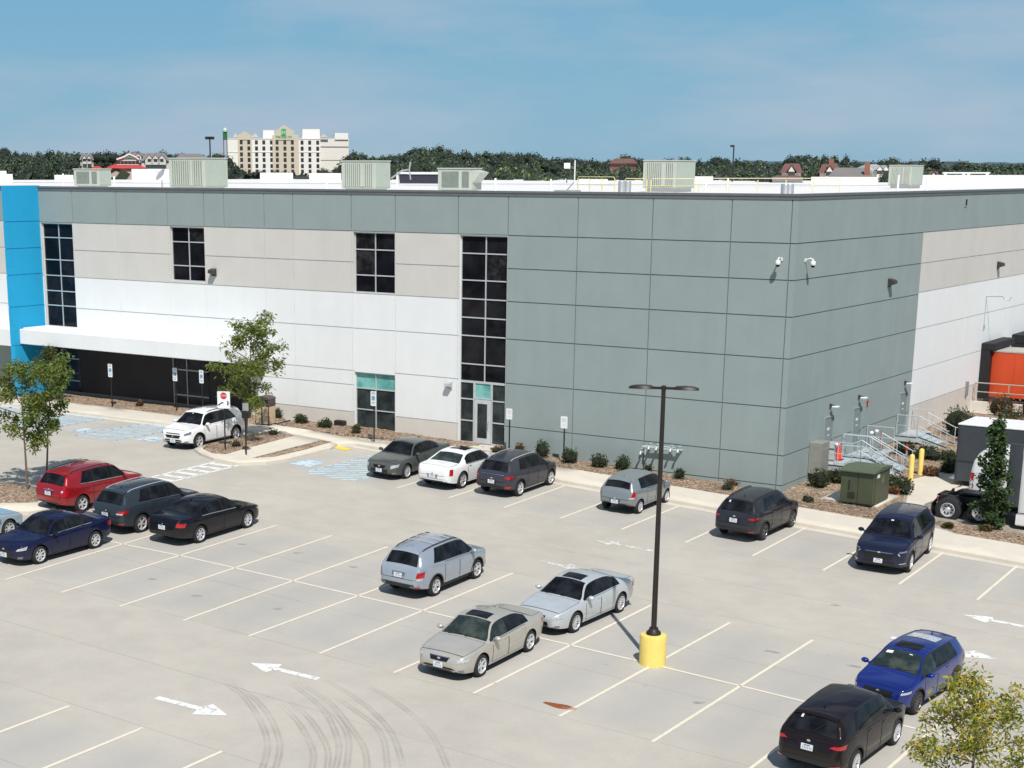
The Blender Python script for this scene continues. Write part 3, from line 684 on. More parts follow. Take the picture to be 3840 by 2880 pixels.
def sheet(name, poly, h, mats, skirt=True, kind='structure', maxe=1.6, top_noise=0., skirt_mat=0, parent=None):
    bm = bmesh.new(); vs = [bm.verts.new((p[0], p[1], 0)) for p in poly]; f = bm.faces.new(vs)
    if f.normal.z < 0: f.normal_flip()
    bmesh.ops.triangulate(bm, faces=bm.faces[:])
    for _ in range(6):
        es = [e for e in bm.edges if e.calc_length() > maxe]
        if not es: break
        bmesh.ops.subdivide_edges(bm, edges=es, cuts=1, use_grid_fill=False); bmesh.ops.triangulate(bm, faces=[f for f in bm.faces if len(f.verts) > 3])
    bnd = set(v for e in bm.edges if e.is_boundary for v in e.verts)
    rng = random.Random(len(poly)*31+int(abs(poly[0][0])*10))
    for v in bm.verts: v.co.z = gz(v.co.x, v.co.y)+h+(0 if v in bnd else top_noise*rng.uniform(-.3, 1))
    for f in bm.faces: f.smooth = True; f.normal_update()
    for f in bm.faces:
        if f.normal.z < 0: f.normal_flip()
    if skirt:
        be = [e for e in bm.edges if e.is_boundary]; r = bmesh.ops.extrude_edge_only(bm, edges=be)
        for v in [g for g in r['geom'] if isinstance(g, bmesh.types.BMVert)]: v.co.z -= h+.10
        for f in [g for g in r['geom'] if isinstance(g, bmesh.types.BMFace)]: f.smooth = False; f.material_index = skirt_mat
        bmesh.ops.recalc_face_normals(bm, faces=bm.faces[:])
    me = bpy.data.meshes.new(name); bm.to_mesh(me); bm.free()
    for m_ in mats: me.materials.append(m_)
    o = bpy.data.objects.new(name, me); COL.objects.link(o)
    if parent: o.parent = parent
    if kind: o['kind'] = kind
    return o
def strip(mb, p, q, w, h=.008, m=0, step=1.):
    p = Vector((p[0], p[1])); q = Vector((q[0], q[1])); d = q-p; n = max(1, int(d.length/step)); nn = Vector((-d.y, d.x)).normalized()*w/2
    mb.grid([[(a.x, a.y, gz(a.x, a.y)+h) for a in (p+d*(i/n)-nn, p+d*(i/n)+nn)] for i in range(n+1)], m, flip=True)
def paint_mat(name, col, wear=.45, scale=3.):
    m, nt, b = new_mat(name); setc(b, col, .75)
    r, n, tc = noise_col(nt, [(0, 0, 0), (1, 1, 1)], scale, 8, pos=[wear-.12, wear+.10]); r2, n2, _ = noise_col(nt, [tuple(c*.85 for c in col), col], 9)
    nt.links.new(r2.outputs[0], b.inputs['Base Color'])
    t = nt.nodes.new('ShaderNodeBsdfTransparent'); ms = nt.nodes.new('ShaderNodeMixShader'); out = nt.nodes['Material Output']
    nt.links.new(r.outputs[0], ms.inputs[0]); nt.links.new(t.outputs[0], ms.inputs[1]); nt.links.new(b.outputs[0], ms.inputs[2]); nt.links.new(ms.outputs[0], out.inputs[0])
    return m
LINE = paint_mat('line_paint', (.80, .73, .59), .26); WHITEP = paint_mat('white_road_paint', (.82, .82, .80), .36, 4); BLUEP = paint_mat('blue_road_paint', (.50, .68, .78), .40, 2.2)

# stall lines: surveyed ends
LN = {1: ((35, 358), (850, 122)), 2: ((420, 447), None), 3: ((825, 543), None), 4: ((1265, 640), None), 5: ((1720, 748), None)}
def yl(x): return -29.1-.0016*(x+2)**2+.25
ends = []
def add_line(a, b, nm='parking_line', w=.10):
    q = MB(); strip(q, a, b, w); o = q.build(nm, [LINE]); st(o); return o
c7 = (0, 1980, 1.8433); c9 = (2640, 1980, 1.8433); c8 = (1400, 1980, 1.8433)
low = {1: Gc(c7, 35, 358), 2: Gc(c7, 420, 447), 3: Gc(c7, 825, 543), 4: Gc(c7, 1265, 640), 5: Gc(c7, 1720, 748), 6: G(690, 1412), 7: G(850, 1453.5), 8: Gc(c8, 690, 1145), 9: Gc(c8, 1285, 1303), 10: Gc(c8, 1927, 1480)}
up = {2: G(597, 1135), 3: G(717, 1157), 4: G(838, 1181), 6: G(1108, 1238), 8: Gc(c8, 1925, 532), 9: G(1577, 1345), 10: Gc(c9, 752, 775), 12: Gc(c9, 1975, 1045)}
for k in range(-4, 14):
    x = -13.48+(k-2)*2.762
    a = low.get(k) or Vector((x, -29.0-.004*max(0, x-6)**2, 0)); b = up.get(k) or Vector((x, -18.06-.0035*(x+3)**2*.5, 0))
    if k < 1: a = Vector((x, -29.3, 0)); b = Vector((x, -18.4, 0))
    if k < 0: continue
    add_line(a, b)
cl = [(-19.2, -23.86), (-15.9, -23.78), (-13.4, -23.60), (-8, -23.50), (0, -23.45), (6, -23.50), (9.1, -23.60), (14.8, -23.75), (20, -23.9)]
for a, b in zip(cl, cl[1:]):
    add_line(a, b)
# row along the building
c5 = (1100, 1300, 1.8433); c6 = (2640, 1300, 1.8433)
tl_ = [Gc(c5, 715, 978), Gc(c5, 1075, 1045), Gc(c5, 1455, 1113), Gc(c5, 1845, 1187), G(1342, 1144), G(1480, 1172), Gc(c6, 335, 1447), Gc(c6, 822, 1547), Gc(c6, 1345, 1645), Gc(c9, 1888, 497)]
tu_ = {2: Gc(c5, 1875, 963), 4: G(1467, 1093), 6: Gc(c6, 700, 1255), 8: Gc(c6, 1650, 1425), 9: Gc(c9, 2165, 262)}
for i, a in enumerate(tl_):
    b = tu_.get(i) or Vector((a.x, -4.62-.035*a.x*.6, 0)); add_line(a, b)
for x in (19.7, 22.5): add_line((x, -10.6), (x, -5.6))
# nearer row, bottom left, and the stall end left of the island
for k, x in enumerate((-7.9, -5.13, -2.45, .24, 3.0, 5.8, 8.6, 11.3)):
    t = (-36.6, -36.56, -36.47, -36.38, -36.3, -36.2, -36.1, -36.0)[k]
    if x > .5: continue
    add_line((x, -42), (x, t), w=.11)
for x in (-27.95, -30.7): add_line((x, -24), (x, -18.7))

# direction arrows
WHITEW = paint_mat('worn_road_paint', (.74, .73, .70), .47, 5)
def arrow(tip, tail, w=.24, head=.42, hl=.85):
    tip = Vector((tip[0], tip[1])); tail = Vector((tail[0], tail[1])); d = (tip-tail).normalized(); n = Vector((-d.y, d.x)); q = MB()
    nk = tip-d*hl
    strip(q, tail, nk, w); a, b = nk+n*head, nk-n*head; bk = nk-d*.12
    def z(p): return (p.x, p.y, gz(p.x, p.y)+.008)
    q.face([z(tip), z(a), z(nk-d*.0)]); q.face([z(tip), z(nk), z(b)]); q.face([z(nk), z(a), z(nk-d*.10+n*w*.5)]); q.face([z(nk), z(nk-d*.10-n*w*.5), z(b)])
    st(q.build('road_arrow', [WHITEW if head < .40 else WHITEP]))
for a, b, hw in (((540, 1432), (688, 1467), .42), ((492, 1546), (338, 1507), .46), ((1285, 1167), (1412, 1191), .36), ((1268, 1232), (1168, 1213), .36), ((2080, 1328), (2290, 1369), .42), ((2155, 1425), (1925, 1377), .42)):
    arrow(G(*a), G(*b), head=hw)

# zebra crossing to the island
q = MB(); A0, A1, B0, B1 = Vector((-23.1, -10.9)), Vector((-23.1, -16.9)), Vector((-21.8, -10.75)), Vector((-21.8, -16.9))
strip(q, A0, A1, .16); strip(q, B0, B1, .16)
for i in range(8):
    y = -11.15-i*.78; strip(q, (-23.1, y-.1), (-21.8, y+.1), .32)
st(q.build('zebra_crossing', [WHITEP]))

# hatched aisles and wheelchair symbols
def hatch(x0, x1, y0, y1, nm='hatched_aisle', sp=.62, w=.20):
    q = MB(); strip(q, (x0, y0), (x0, y1), .10); strip(q, (x1, y0), (x1, y1), .10)
    c = x0-(y1-y0)
    k = x0-y1
    while k < x1-y0:
        # line y = x - k
        xa = max(x0, y0+k); xb = min(x1, y1+k)
        if xb-xa > .15: strip(q, (xa, xa-k), (xb, xb-k), w)
        k += sp
    st(q.build(nm, [BLUEP]))
hatch(-18.6, -15.75, -10.0, -4.75); hatch(-39.0, -36.2, -9.8, -4.9); hatch(-33.4, -30.65, -9.9, -4.9); hatch(-44.4, -41.7, -9.8, -4.9)
def wheelchair(x, y, s=1.0):
    q = MB(); w_ = MB()
    strip(q, (x, y-.62*s), (x, y+.62*s), 1.15*s, .007)
    def t(a, b, w=.11): strip(w_, (x+a[0]*s, y+a[1]*s), (x+b[0]*s, y+b[1]*s), w*s, .011)
    pr = None
    for k in range(13):
        a = PI*.75+k/12*PI*1.35; p = (.26*math.cos(a), -.12+.26*math.sin(a))
        if pr: t(pr, p)
        pr = p
    t((-.1, .30), (-.06, -.02)); t((-.06, -.02), (.20, -.04)); t((.20, -.04), (.32, -.36)); t((-.08, .15), (.14, .14)); t((-.16, .43), (-.06, .43), .13)
    o = st(q.build('wheelchair_symbol', [BLUEP])); 
    st(w_.build('wheelchair_symbol', [WHITEP]))
wheelchair(-19.7, -8.3, 1.); wheelchair(-34.2, -8.5, 1.); wheelchair(-29.5, -8.4, 1.)
# tactile ramp pad
sheet('tactile_pad', [(-21.1, -4.78), (-20.1, -4.95), (-20.05, -4.45), (-21.1, -4.25)], .012, [plain('tactile_yellow', (.75, .56, .06), .7)], False)

# swept tyre marks and stains
def soft_mat(name, col, alpha, sc):
    m, nt, b = new_mat(name); setc(b, col, .85); r, n, tc = noise_col(nt, [(0, 0, 0), (alpha,)*3], sc, 5, pos=[.30, .62])
    t = nt.nodes.new('ShaderNodeBsdfTransparent'); ms = nt.nodes.new('ShaderNodeMixShader'); out = nt.nodes['Material Output']
    nt.links.new(r.outputs[0], ms.inputs[0]); nt.links.new(t.outputs[0], ms.inputs[1]); nt.links.new(b.outputs[0], ms.inputs[2]); nt.links.new(ms.outputs[0], out.inputs[0]); return m
TM = soft_mat('tyre_mark', (.27, .25, .215), .18, .8)
ARCS = [[(270,180),(340,230),(400,310),(435,390),(440,460),(415,545)], [(290,180),(380,235),(440,300),(480,380),(492,450),(470,545)], [(490,260),(560,330),(605,400),(630,470),(622,545)],
 [(530,250),(610,320),(660,390),(690,460),(684,545)], [(540,180),(620,240),(680,300),(720,380),(735,450),(716,545)], [(700,290),(750,350),(775,420),(764,545)], [(590,190),(700,260),(790,370),(840,450),(852,545)],
 [(700,220),(800,290),(880,350),(920,420),(936,545)], [(680,165),(790,230),(890,310),(960,400),(1004,545)], [(860,195),(960,250),(1060,330),(1130,410),(1188,545)]]
for base in ARCS:
    P_ = [Gc((600, 2400, 1.0948), x, y) for x, y in base]; q = MB(); sm = []
    for i in range(len(P_)-1):
        for t in range(5):
            a, b, c, d = P_[max(i-1, 0)], P_[i], P_[i+1], P_[min(i+2, len(P_)-1)]; u = t/5
            sm.append(.5*((2*b)+(c-a)*u+(2*a-5*b+4*c-d)*u*u+(3*b-3*c+d-a)*u**3))
    n = len(sm)
    for off in (-.055, .055):
        rows = []
        for i in range(n):
            d = (sm[min(i+1, n-1)]-sm[max(i-1, 0)]); nn = Vector((-d.y, d.x, 0)).normalized(); wd = .042*min(1, .3+i*.12)
            rows.append([(p.x, p.y, gz(p.x, p.y)+.005) for p in (sm[i]+nn*(off-wd), sm[i]+nn*(off+wd))])
        q.grid(rows, flip=True)
    st(q.build('tyre_mark', [TM]))
def stain(name, c, rx, ry, col, rot=0., wear=.45, sc=2.):
    m = paint_mat(name+'_mat', col, wear, sc) if name == 'rust_stain' else soft_mat(name+'_mat', col, .28, sc); q = MB(); pts = []
    for k in range(18):
        a = 2*PI*k/18; r_ = 1+.18*math.sin(3*a+c[0]); x, y = rx*r_*math.cos(a), ry*r_*math.sin(a)
        X, Y = c[0]+x*math.cos(rot)-y*math.sin(rot), c[1]+x*math.sin(rot)+y*math.cos(rot); pts.append((X, Y, gz(X, Y)+.012))
    q.face(pts); st(q.build(name, [m]))
stain('rust_stain', (5.32, -28.25), .40, .16, (.30, .075, .02), .1, .36, 3)
stain('rust_stain', (5.62, -28.22), .25, .12, (.62, .30, .14), .1, .42, 3)
stain('oil_stain', (8.15, -20.15), .26, .10, (.10, .095, .09), .2, .36, 5); stain('oil_stain', (10.65, -19.85), .25, .08, (.14, .13, .12), .1, .42, 5)
for p in ((-12.6, -21.0), (-10.2, -20.6), (-7.5, -20.8), (-11.9, -26.4), (-9.4, -26.9), (-6.4, -26.3), (8.3, -25.6), (7.9, -14.2), (1.2, -39.2)):
    stain('oil_stain', p, .2, .10, (.13, .12, .11), random.random(), .50, 6)

# walks, curbs, planting beds
def cy_(x): return -4.5-.04*x
def my_(x): return -2.0-.025*x
xs_ = list(range(-20, 25, 3))
sheet('sidewalk', [(x, cy_(x)+.0) for x in [-20.4]+xs_[1:]]+[(22, my_(22))]+[(x, my_(x)) for x in (18, 12, 8.2)]+[(6.9, -1.6), (5.6, 2.0), (5.9, 5.0), (6.5, 9.8), (4.2, 9.6), (3.5, 6.2), (4.0, 4.9), (4.9, 1.8), (5.1, -1.95)]+[(x, my_(x)) for x in (2, -4, -10, -16)]+[(-20.2, -2.85), (-23.9, -2.35), (-27.3, -1.8), (-27.5, -.2), (-27.8, -2.4), (-48, -2.4), (-48, -4.85), (-28.0, -4.85), (-26.4, -4.4), (-25.3, -3.35), (-24.2, -3.75), (-22.2, -4.0), (-21.0, -4.4)], .13, [WALK])
# island between the accessible bays and the crossing
isl = [(-25.9, -4.6), (-25.95, -8.6), (-25.5, -9.7), (-24.5, -10.3), (-23.3, -10.75), (-21.8, -10.75), (-20.95, -9.8), (-20.65, -8.6), (-20.65, -5.4), (-21.0, -4.42), (-22.2, -4.02), (-24.2, -3.77), (-25.3, -3.37)]
sheet('island_walk', isl, .128, [WALK])
sheet('planting_bed', [(-25.75, -4.9), (-25.78, -8.4), (-25.2, -9.4), (-24.1, -9.95), (-23.5, -9.7), (-24.05, -4.0), (-25.3, -3.75)], .15, [MULCH], top_noise=.04, maxe=.5)
sheet('planting_bed', [(-22.15, -4.25), (-21.55, -4.2), (-21.35, -6.4), (-21.4, -8.6), (-21.95, -9.5), (-22.05, -7)], .15, [MULCH], top_noise=.03, maxe=.5)
sheet('planting_bed', [(x, my_(x)+.02) for x in (-19.8, -14, -8, -2, 1, 4.9)]+[(4.8, 1.6), (3.9, 4.7), (3.5, 6.2), (3.9, 8.0), (4.3, 9.7), (6.3, 10), (6.5, 14), (5.5, 20), (4, 26), (.05, 26), (.05, .05), (-14.1, .05), (-14.2, -1.2), (-17.0, -1.25), (-17.2, .05), (-27.2, .05), (-27.1, -1.7), (-23.9, -2.3)], .14, [MULCH], top_noise=.05, maxe=.7)
sheet('planting_bed', [(-46, -2.38), (-28.1, -2.38), (-27.9, .05), (-46, .05)], .14, [MULCH], top_noise=.04, maxe=.7)
sheet('planting_bed', [(8.3, my_(8.3)+.02), (22, my_(22)+.02), (22, -.45), (7.1, -.5), (7.0, -1.2)], .14, [MULCH], top_noise=.04, maxe=.5)
# bed beside the dark red SUV, at the left edge
sheet('island_walk', [(-30, -25.2), (-24.2, -24.3), (-22.0, -23.0), (-21.7, -21.9), (-22.8, -20.6), (-24.7, -19.6), (-26.5, -19.8), (-30, -22.4)], .13, [WALK])
sheet('planting_bed', [(-30, -24.3), (-24.4, -23.2), (-22.9, -21.7), (-24.8, -19.95), (-26.3, -20.1), (-30, -22.8)], .15, [MULCH], top_noise=.05, maxe=.5)
# curb band in front of the walk: a lighter strip of cast concrete
q = MB(); pts = [(x, cy_(x)) for x in [-20.4]+xs_[1:]]
for a, b in zip(pts, pts[1:]): strip(q, (a[0], a[1]-.22), (b[0], b[1]-.22), .42, .006)
strip(q, (-48, -5.05), (-28, -5.05), .4, .006)
st(q.build('gutter', [CURB]))
# ------------------------------------------------------------------ warehouse
GREY = panel_mat('grey_panel', (.295, .355, .350), .07); BEIGE = panel_mat('beige_panel', (.625, .605, .57), .06); WHITE = panel_mat('white_panel', (.80, .82, .82), .045)
BEIGE2 = panel_mat('pale_base_panel', (.66, .625, .57), .07); CHAR = panel_mat('charcoal_panel', (.035, .033, .036), .2); BLUE = panel_mat('blue_panel', (.02, .37, .66), .07)
JOINT = plain('joint', (.165, .195, .192), .9, var=.1); JOINTL = plain('joint_pale', (.60, .61, .60), .9, var=.1)
COPING = plain('coping', (.16, .17, .175), .5, .2, var=.1); ALU = plain('window_frame', (.62, .65, .66), .4, .4, var=.08)
ROOF = panel_mat('roof_membrane', (.78, .77, .75), .07)
WG = glass_mat('window_glass', (.006, .006, .009), (.016, .016, .02), .05, .9); WG2 = glass_mat('window_glass_b', (.010, .010, .013), (.035, .034, .036), .09, 2.2); WG3 = glass_mat('window_glass_c', (.004, .004, .006), (.012, .013, .02), .03, .5); WGN = glass_mat('window_glass_lower', (.018, .024, .026), (.045, .055, .055), .07, 1.4)
TEAL = glass_mat('teal_glass', (.10, .32, .30), (.22, .50, .47), .12, 1.1)
bld = empty('warehouse', (0, 0, 0), 0, 'large grey, beige and white tilt-up warehouse with a bright blue fin wall and dark glazing', 'warehouse')
H = [12.64, 10.72, 9.2, 7.67, 5.91, 3.81, 1.74, .43]
ZT = 12.64
def cells(us, zs, openings, colf, vj, hj, P3, mats, back, g=.022):
    q = MB(); jm = 0
    us = sorted(us); zs = sorted(zs)
    for u0, u1 in zip(us, us[1:]):
        for z0, z1 in zip(zs, zs[1:]):
            uc, zc = (u0+u1)/2, (z0+z1)/2
            if any(o[0] < uc < o[1] and o[2] < zc < o[3] for o in openings): continue
            m = colf(uc, zc)
            a = u0+(g if vj(u0, zc) else 0); b = u1-(g if vj(u1, zc) else 0); c = z0+(g if hj(z0, uc) else 0); d = z1-(g if hj(z1, uc) else 0)
            q.face([P3(a, c, 0), P3(b, c, 0), P3(b, d, 0), P3(a, d, 0)], m)
            dp = .035
            if a > u0: q.face([P3(a, c, dp), P3(a, c, 0), P3(a, d, 0), P3(a, d, dp)], m)
            if b < u1: q.face([P3(b, c, 0), P3(b, c, dp), P3(b, d, dp), P3(b, d, 0)], m)
            if c > z0: q.face([P3(a, c, dp), P3(b, c, dp), P3(b, c, 0), P3(a, c, 0)], m)
            if d < z1: q.face([P3(a, d, 0), P3(b, d, 0), P3(b, d, dp), P3(a, d, dp)], m)
            jc = back[0] if m in (0,) else back[1]
            if a > u0 or b < u1 or c > z0 or d < z1:
                q.face([P3(u0, z0, dp), P3(u1, z0, dp), P3(u1, z1, dp), P3(u0, z1, dp)], jc)
    for (u0, u1, z0, z1) in openings:
        dp = .22; m = colf(u1+.05, (z0+z1)/2) ; mt = colf((u0+u1)/2, z1+.05); ml = colf(u0-.05, (z0+z1)/2)
        q.face([P3(u0, z0, 0), P3(u0, z1, 0), P3(u0, z1, dp), P3(u0, z0, dp)], ml); q.face([P3(u1, z0, dp), P3(u1, z1, dp), P3(u1, z1, 0), P3(u1, z0, 0)], m)
        q.face([P3(u0, z1, 0), P3(u1, z1, 0), P3(u1, z1, dp), P3(u0, z1, dp)], mt); q.face([P3(u0, z0, dp), P3(u1, z0, dp), P3(u1, z0, 0), P3(u0, z0, 0)], m)
    return q
MATS = [GREY, BEIGE, WHITE, BEIGE2, CHAR, JOINT, JOINTL]
W1 = (-46.1, -43.5, 4.75, 10.68); W2 = (-35.87, -33.36, 7.79, 10.68); W3 = (-23.3, -20.74, 7.70, 10.68); WT = (-16.9, -14.22, .72, 10.68); WL = (-23.3, -20.74, .72, 3.71)
VJ = [-52.0, -43.41, -39.89, -36.0, -33.33, -31.91, -29.12, -27.19, -23.42, -20.71, -17.0, -14.2, -10.48, -6.72, -2.98, -.28]
def colA(u, z):
    if z > 10.72: return 0
    if u > -14.2: return 0
    if z > 7.67: return 1
    if -45.9 < u < -30.3 and 1.06 < z < 3.95: return 4
    if u < -46.2: return 2 if z > 3.55 else (0 if z > 1.06 else 3)
    return 2 if z > 1.63 else 3
def vjA(u, z):
    if not any(abs(u-v) < .005 for v in VJ): return False
    if abs(u+31.91) < .01 and z < 10.72: return False
    if abs(u+29.12) < .01: return True
    if z < 3.95 and -46 < u < -30.4: return False
    return True
def hjA(z, u):
    for h, lo, hi in ((10.72, -60, 0), (9.2, -60, 0), (7.67, -60, 0), (5.91, -60, 0), (3.81, -20.74, 0), (3.75, -30.2, -23.3), (3.02, -30.2, -23.3), (1.63, -30.3, -14.2), (1.74, -14.2, 0), (.43, -14.2, 0)):
        if abs(z-h) < .005 and lo < u < hi: return True
    return False
us = VJ+[-60, 0, -46.2, -45.9, -30.3]+[w[i] for w in (W1, W2, W3, WT, WL) for i in (0, 1)]
zs = [-.6, ZT, 3.95, 1.06, 1.63, 3.02, 3.55, 3.75]+H[1:]+[w[i] for w in (W1, W2, W3, WT, WL) for i in (2, 3)]
q = cells(sorted(set(us)), sorted(set(zs)), [W1, W2, W3, WT, WL], colA, vjA, hjA, lambda u, z, d: (u, d, z), MATS, (5, 6))
# wall core so that the building is solid behind its glass
q.build('front_wall', MATS, bld)
VJR = [.02, 16.44, 24.6, 33.0, 41, 50, 60, 75]
def colR(u, z):
    if z > 10.72 or u < 16.44: return 0
    if z > 7.75: return 1
    return 2 if z > 1.97 else 3
def vjR(u, z): return any(abs(u-v) < .005 for v in VJR[1:]) 
def hjR(z, u):
    for h, lo, hi in ((10.72, 0, 200), (9.2, 0, 200), (7.67, 0, 16.44), (7.75, 16.44, 200), (5.91, 0, 200), (3.81, 0, 200), (1.74, 0, 16.44), (1.97, 16.44, 200), (.43, 0, 16.44)):
        if abs(z-h) < .005 and lo < u < hi: return True
    return False
DK = (28.9, 31.9, 1.15, 3.75)
q = cells(sorted(set([0, 16.44, 24.6, 33, 41, 50, 60, 75, 110]+[DK[0], DK[1]])), sorted(set([-1.2, ZT, .43, 1.74, 1.97, 3.81, 5.91, 7.67, 7.75, 9.2, 10.72, 1.15, 3.75])), [DK], colR, vjR, hjR, lambda u, z, d: (-d, u, z), MATS, (5, 6))
q.build('side_wall', MATS, bld)
q = MB(); q.box(-59.9, -.3, .30, .40, -.6, 12.3); q.box(-.45, -.35, .40, 110, -1, 12.3); q.box(-60, -59.9, .3, 110, -.6, 12.3); q.build('inner_lining', [plain('dark_interior', (.01, .01, .011), .9, var=0)], bld)
# parapet coping
q = MB(); q.box(-60, .06, -.06, .34, ZT, ZT+.10); q.box(-.34, .06, .34, 110, ZT, ZT+.10)
q.box(-60, .03, -.03, -.002, ZT-.14, ZT-.001); q.box(.002, .03, -.002, 110, ZT-.14, ZT-.001)
q.build('coping', [COPING], bld)
# roof with its far kerbs
q = MB(); q.face([(-150, .3, 12.38), (-.3, .3, 12.38), (-.3, 290, 12.38), (-150, 290, 12.38)]); q.build('roof', [ROOF], bld)
q = MB(); q.box(-60, -.34, .30, .36, 12.3, ZT+.02); q.box(-.40, -.34, .36, 110, 12.3, ZT+.02); q.build('parapet_back', [ROOF], bld)
for i, (u0, u1, vt, dist) in enumerate(((0, 15, 369, 170), (0, 28, 376, 168), (118, 159, 378, 175), (285, 366, 365, 185), (562, 633, 373, 190), (668, 737, 374, 190), (880, 945, 374, 185), (1250, 1313, 387, 175), (1500, 1540, 381, 185), (1752, 1896, 382, 180))):
    a = D(u0, 390, dist); b = D(u1, 390, dist); zt = CAM.z + (D(u0, vt, dist).z-CAM.z); q = MB(); d = (b-a); d.z = 0; nn = Vector((d.y, -d.x, 0)).normalized()
    nb = -nn*2.5
    p = [a, b, b+nb, a+nb]; q.prism([(v.x, v.y) for v in p], 12.35, max(zt, 12.8)); q.build('roof_curb', [ROOF], bld)
a = D(1990, 385, 150); b = D(2300, 385, 170); q = MB(); q.prism([(a.x, a.y), (b.x, b.y), (b.x-1, b.y+4), (a.x-1, a.y+4)], 12.35, 13.44); q.build('roof_curb', [ROOF], bld)
STEP = plain('roof_step', (.42, .43, .43), .7, var=.1)
a = D(-40, 395, 176); b = D(1960, 395, 168); q = MB(); q.prism([(a.x, a.y), (b.x, b.y), (b.x, b.y+.5), (a.x, a.y+.5)], 12.35, 12.47); q.build('roof_step', [STEP], bld)
# blue fin wall
q = MB()
zj = [10.78, 9.28, 7.80, 5.99, 3.78]
zz = [.3]+sorted(zj)+[12.80]
for z0, z1 in zip(zz, zz[1:]): q.box(-46.52, -46.18, -2.42, .12, z0+(.02 if z0 > .4 else 0), z1-.02)
q.box(-46.49, -46.21, -2.39, .1, .2, 12.78); q.build('blue_fin', [BLUE], bld)
# canopy
q = MB(); q.box(-46.16, -28.9, -2.0, .0, 3.86, 4.72, bev=.03); q.box(-46.0, -29.1, -1.85, -.02, 4.72, 4.80)
q.build('canopy', [WHITE], bld)
q = MB(); q.box(-60, -46.55, -1.6, .0, 3.6, 4.6, bev=.03); q.build('canopy', [WHITE], bld)
# windows
def window(op, rows, mull, pmf, nm='window', t=.055):
    u0, u1, z0, z1 = op; f = MB(); y0, y1 = .12, .20
    f.box(u0, u0+t, y0, y1, z0, z1); f.box(u1-t, u1, y0, y1, z0, z1); f.box(u0+t, u1-t, y0, y1, z1-t, z1); f.box(u0+t, u1-t, y0, y1, z0, z0+t)
    zr = sorted([z0]+rows+[z1])
    for z in rows: f.box(u0+t, u1-t, y0+.002, y1-.002, z-t/2, z+t/2)
    for m_ in mull:
        f.box(m_-t/2, m_+t/2, y0+.004, y1-.004, z0+t, z1-t)
    fr = f.build(nm, [ALU], bld)
    ms = [u0]+mull+[u1]
    for a, b in zip(ms, ms[1:]):
        for c, d in zip(zr, zr[1:]):
            p = MB(); pm_ = pmf((a+b)/2, (c+d)/2)
            p.face([(a+.01, .165+random.uniform(-.004, .004), c+.01), (b-.01, .165, c+.01), (b-.01, .165+random.uniform(-.004, .004), d-.01), (a+.01, .165, d-.01)]); p.build('pane', [pmf((a+b)/2, (c+d)/2)], fr)
    return fr
window(W1, [9.86, 8.6, 7.7, 6.82, 5.98], [-44.78], lambda u, z: random.choice((WG, WG, WG3)))
window(W2, [9.88, 8.61], [-34.6], lambda u, z: random.choice((WG, WG2, WG3)))
window(W3, [9.83, 8.57], [-22.02], lambda u, z: random.choice((WG, WG2, WG3)))
window((WT[0], WT[1], 3.71, WT[3]), [9.83, 8.57, 7.69, 6.80, 5.93, 4.57], [-15.48], lambda u, z: random.choice((WG, WG2, WG3)))
window(WL, [2.88, 1.80], [-22.03], lambda u, z: TEAL if z > 2.88 else WGN)
window((-16.9, -16.06, .72, 3.71), [2.86, 1.80], [], lambda u, z: WGN); window((-15.06, -14.22, .72, 3.71), [2.86, 1.80], [], lambda u, z: WGN)
window((-16.06, -15.06, 2.90, 3.71), [], [], lambda u, z: TEAL, nm='transom')
DOORP = plain('door_paint', (.58, .60, .61), .5, .2, var=.06)
q = MB(); q.box(-16.04, -15.08, .12, .18, .74, 2.88); d = q.build('door', [DOORP], bld)
q = MB(); q.face([(-15.86, .117, 1.0), (-15.3, .117, 1.0), (-15.3, .117, 2.68), (-15.86, .117, 2.68)]); q.build('pane', [WGN], d)
q = MB(); q.tube([(-15.2, .06, 1.5), (-15.2, .06, 1.9)], .018, 6); q.build('handle', [CHROME], d)
q = MB(); q.box(-17.0, -14.15, -1.2, .2, .45, .70); q.build('door_step', [WALK], bld)
# entrance glazing under the canopy
DM = plain('dark_mullion', (.30, .31, .33), .4, .4, var=.1)
DG = glass_mat('entrance_glass', (.010, .012, .018), (.02, .024, .034), .08, .8)
def dark_glazing(u0, u1, z0, z1, rows, mull):
    f = MB(); f.face([(u0, -.012, z0), (u1, -.012, z0), (u1, -.012, z1), (u0, -.012, z1)], 1)
    for z in rows: f.box(u0+.08, u1-.03, -.06, -.014, z-.035, z+.035)
    for m_ in mull: f.box(m_-.03, m_+.03, -.064, -.016, z0, z1)
    f.build('entrance_glazing', [DM, DG], bld)
dark_glazing(-46.1, -43.4, .85, 3.84, [2.97, 1.70], [-44.75]); dark_glazing(-35.95, -33.3, .95, 3.84, [2.95, 1.55], [-34.9, -35.92])
q = MB(); q.box(-45.9, -30.3, -.02, -.001, .5, 1.06); q.build('shaded_base', [plain('base_shade_grey', (.17, .165, .155), .9, var=.1)], bld)  # beige base band under the canopy, its shade painted in as grey

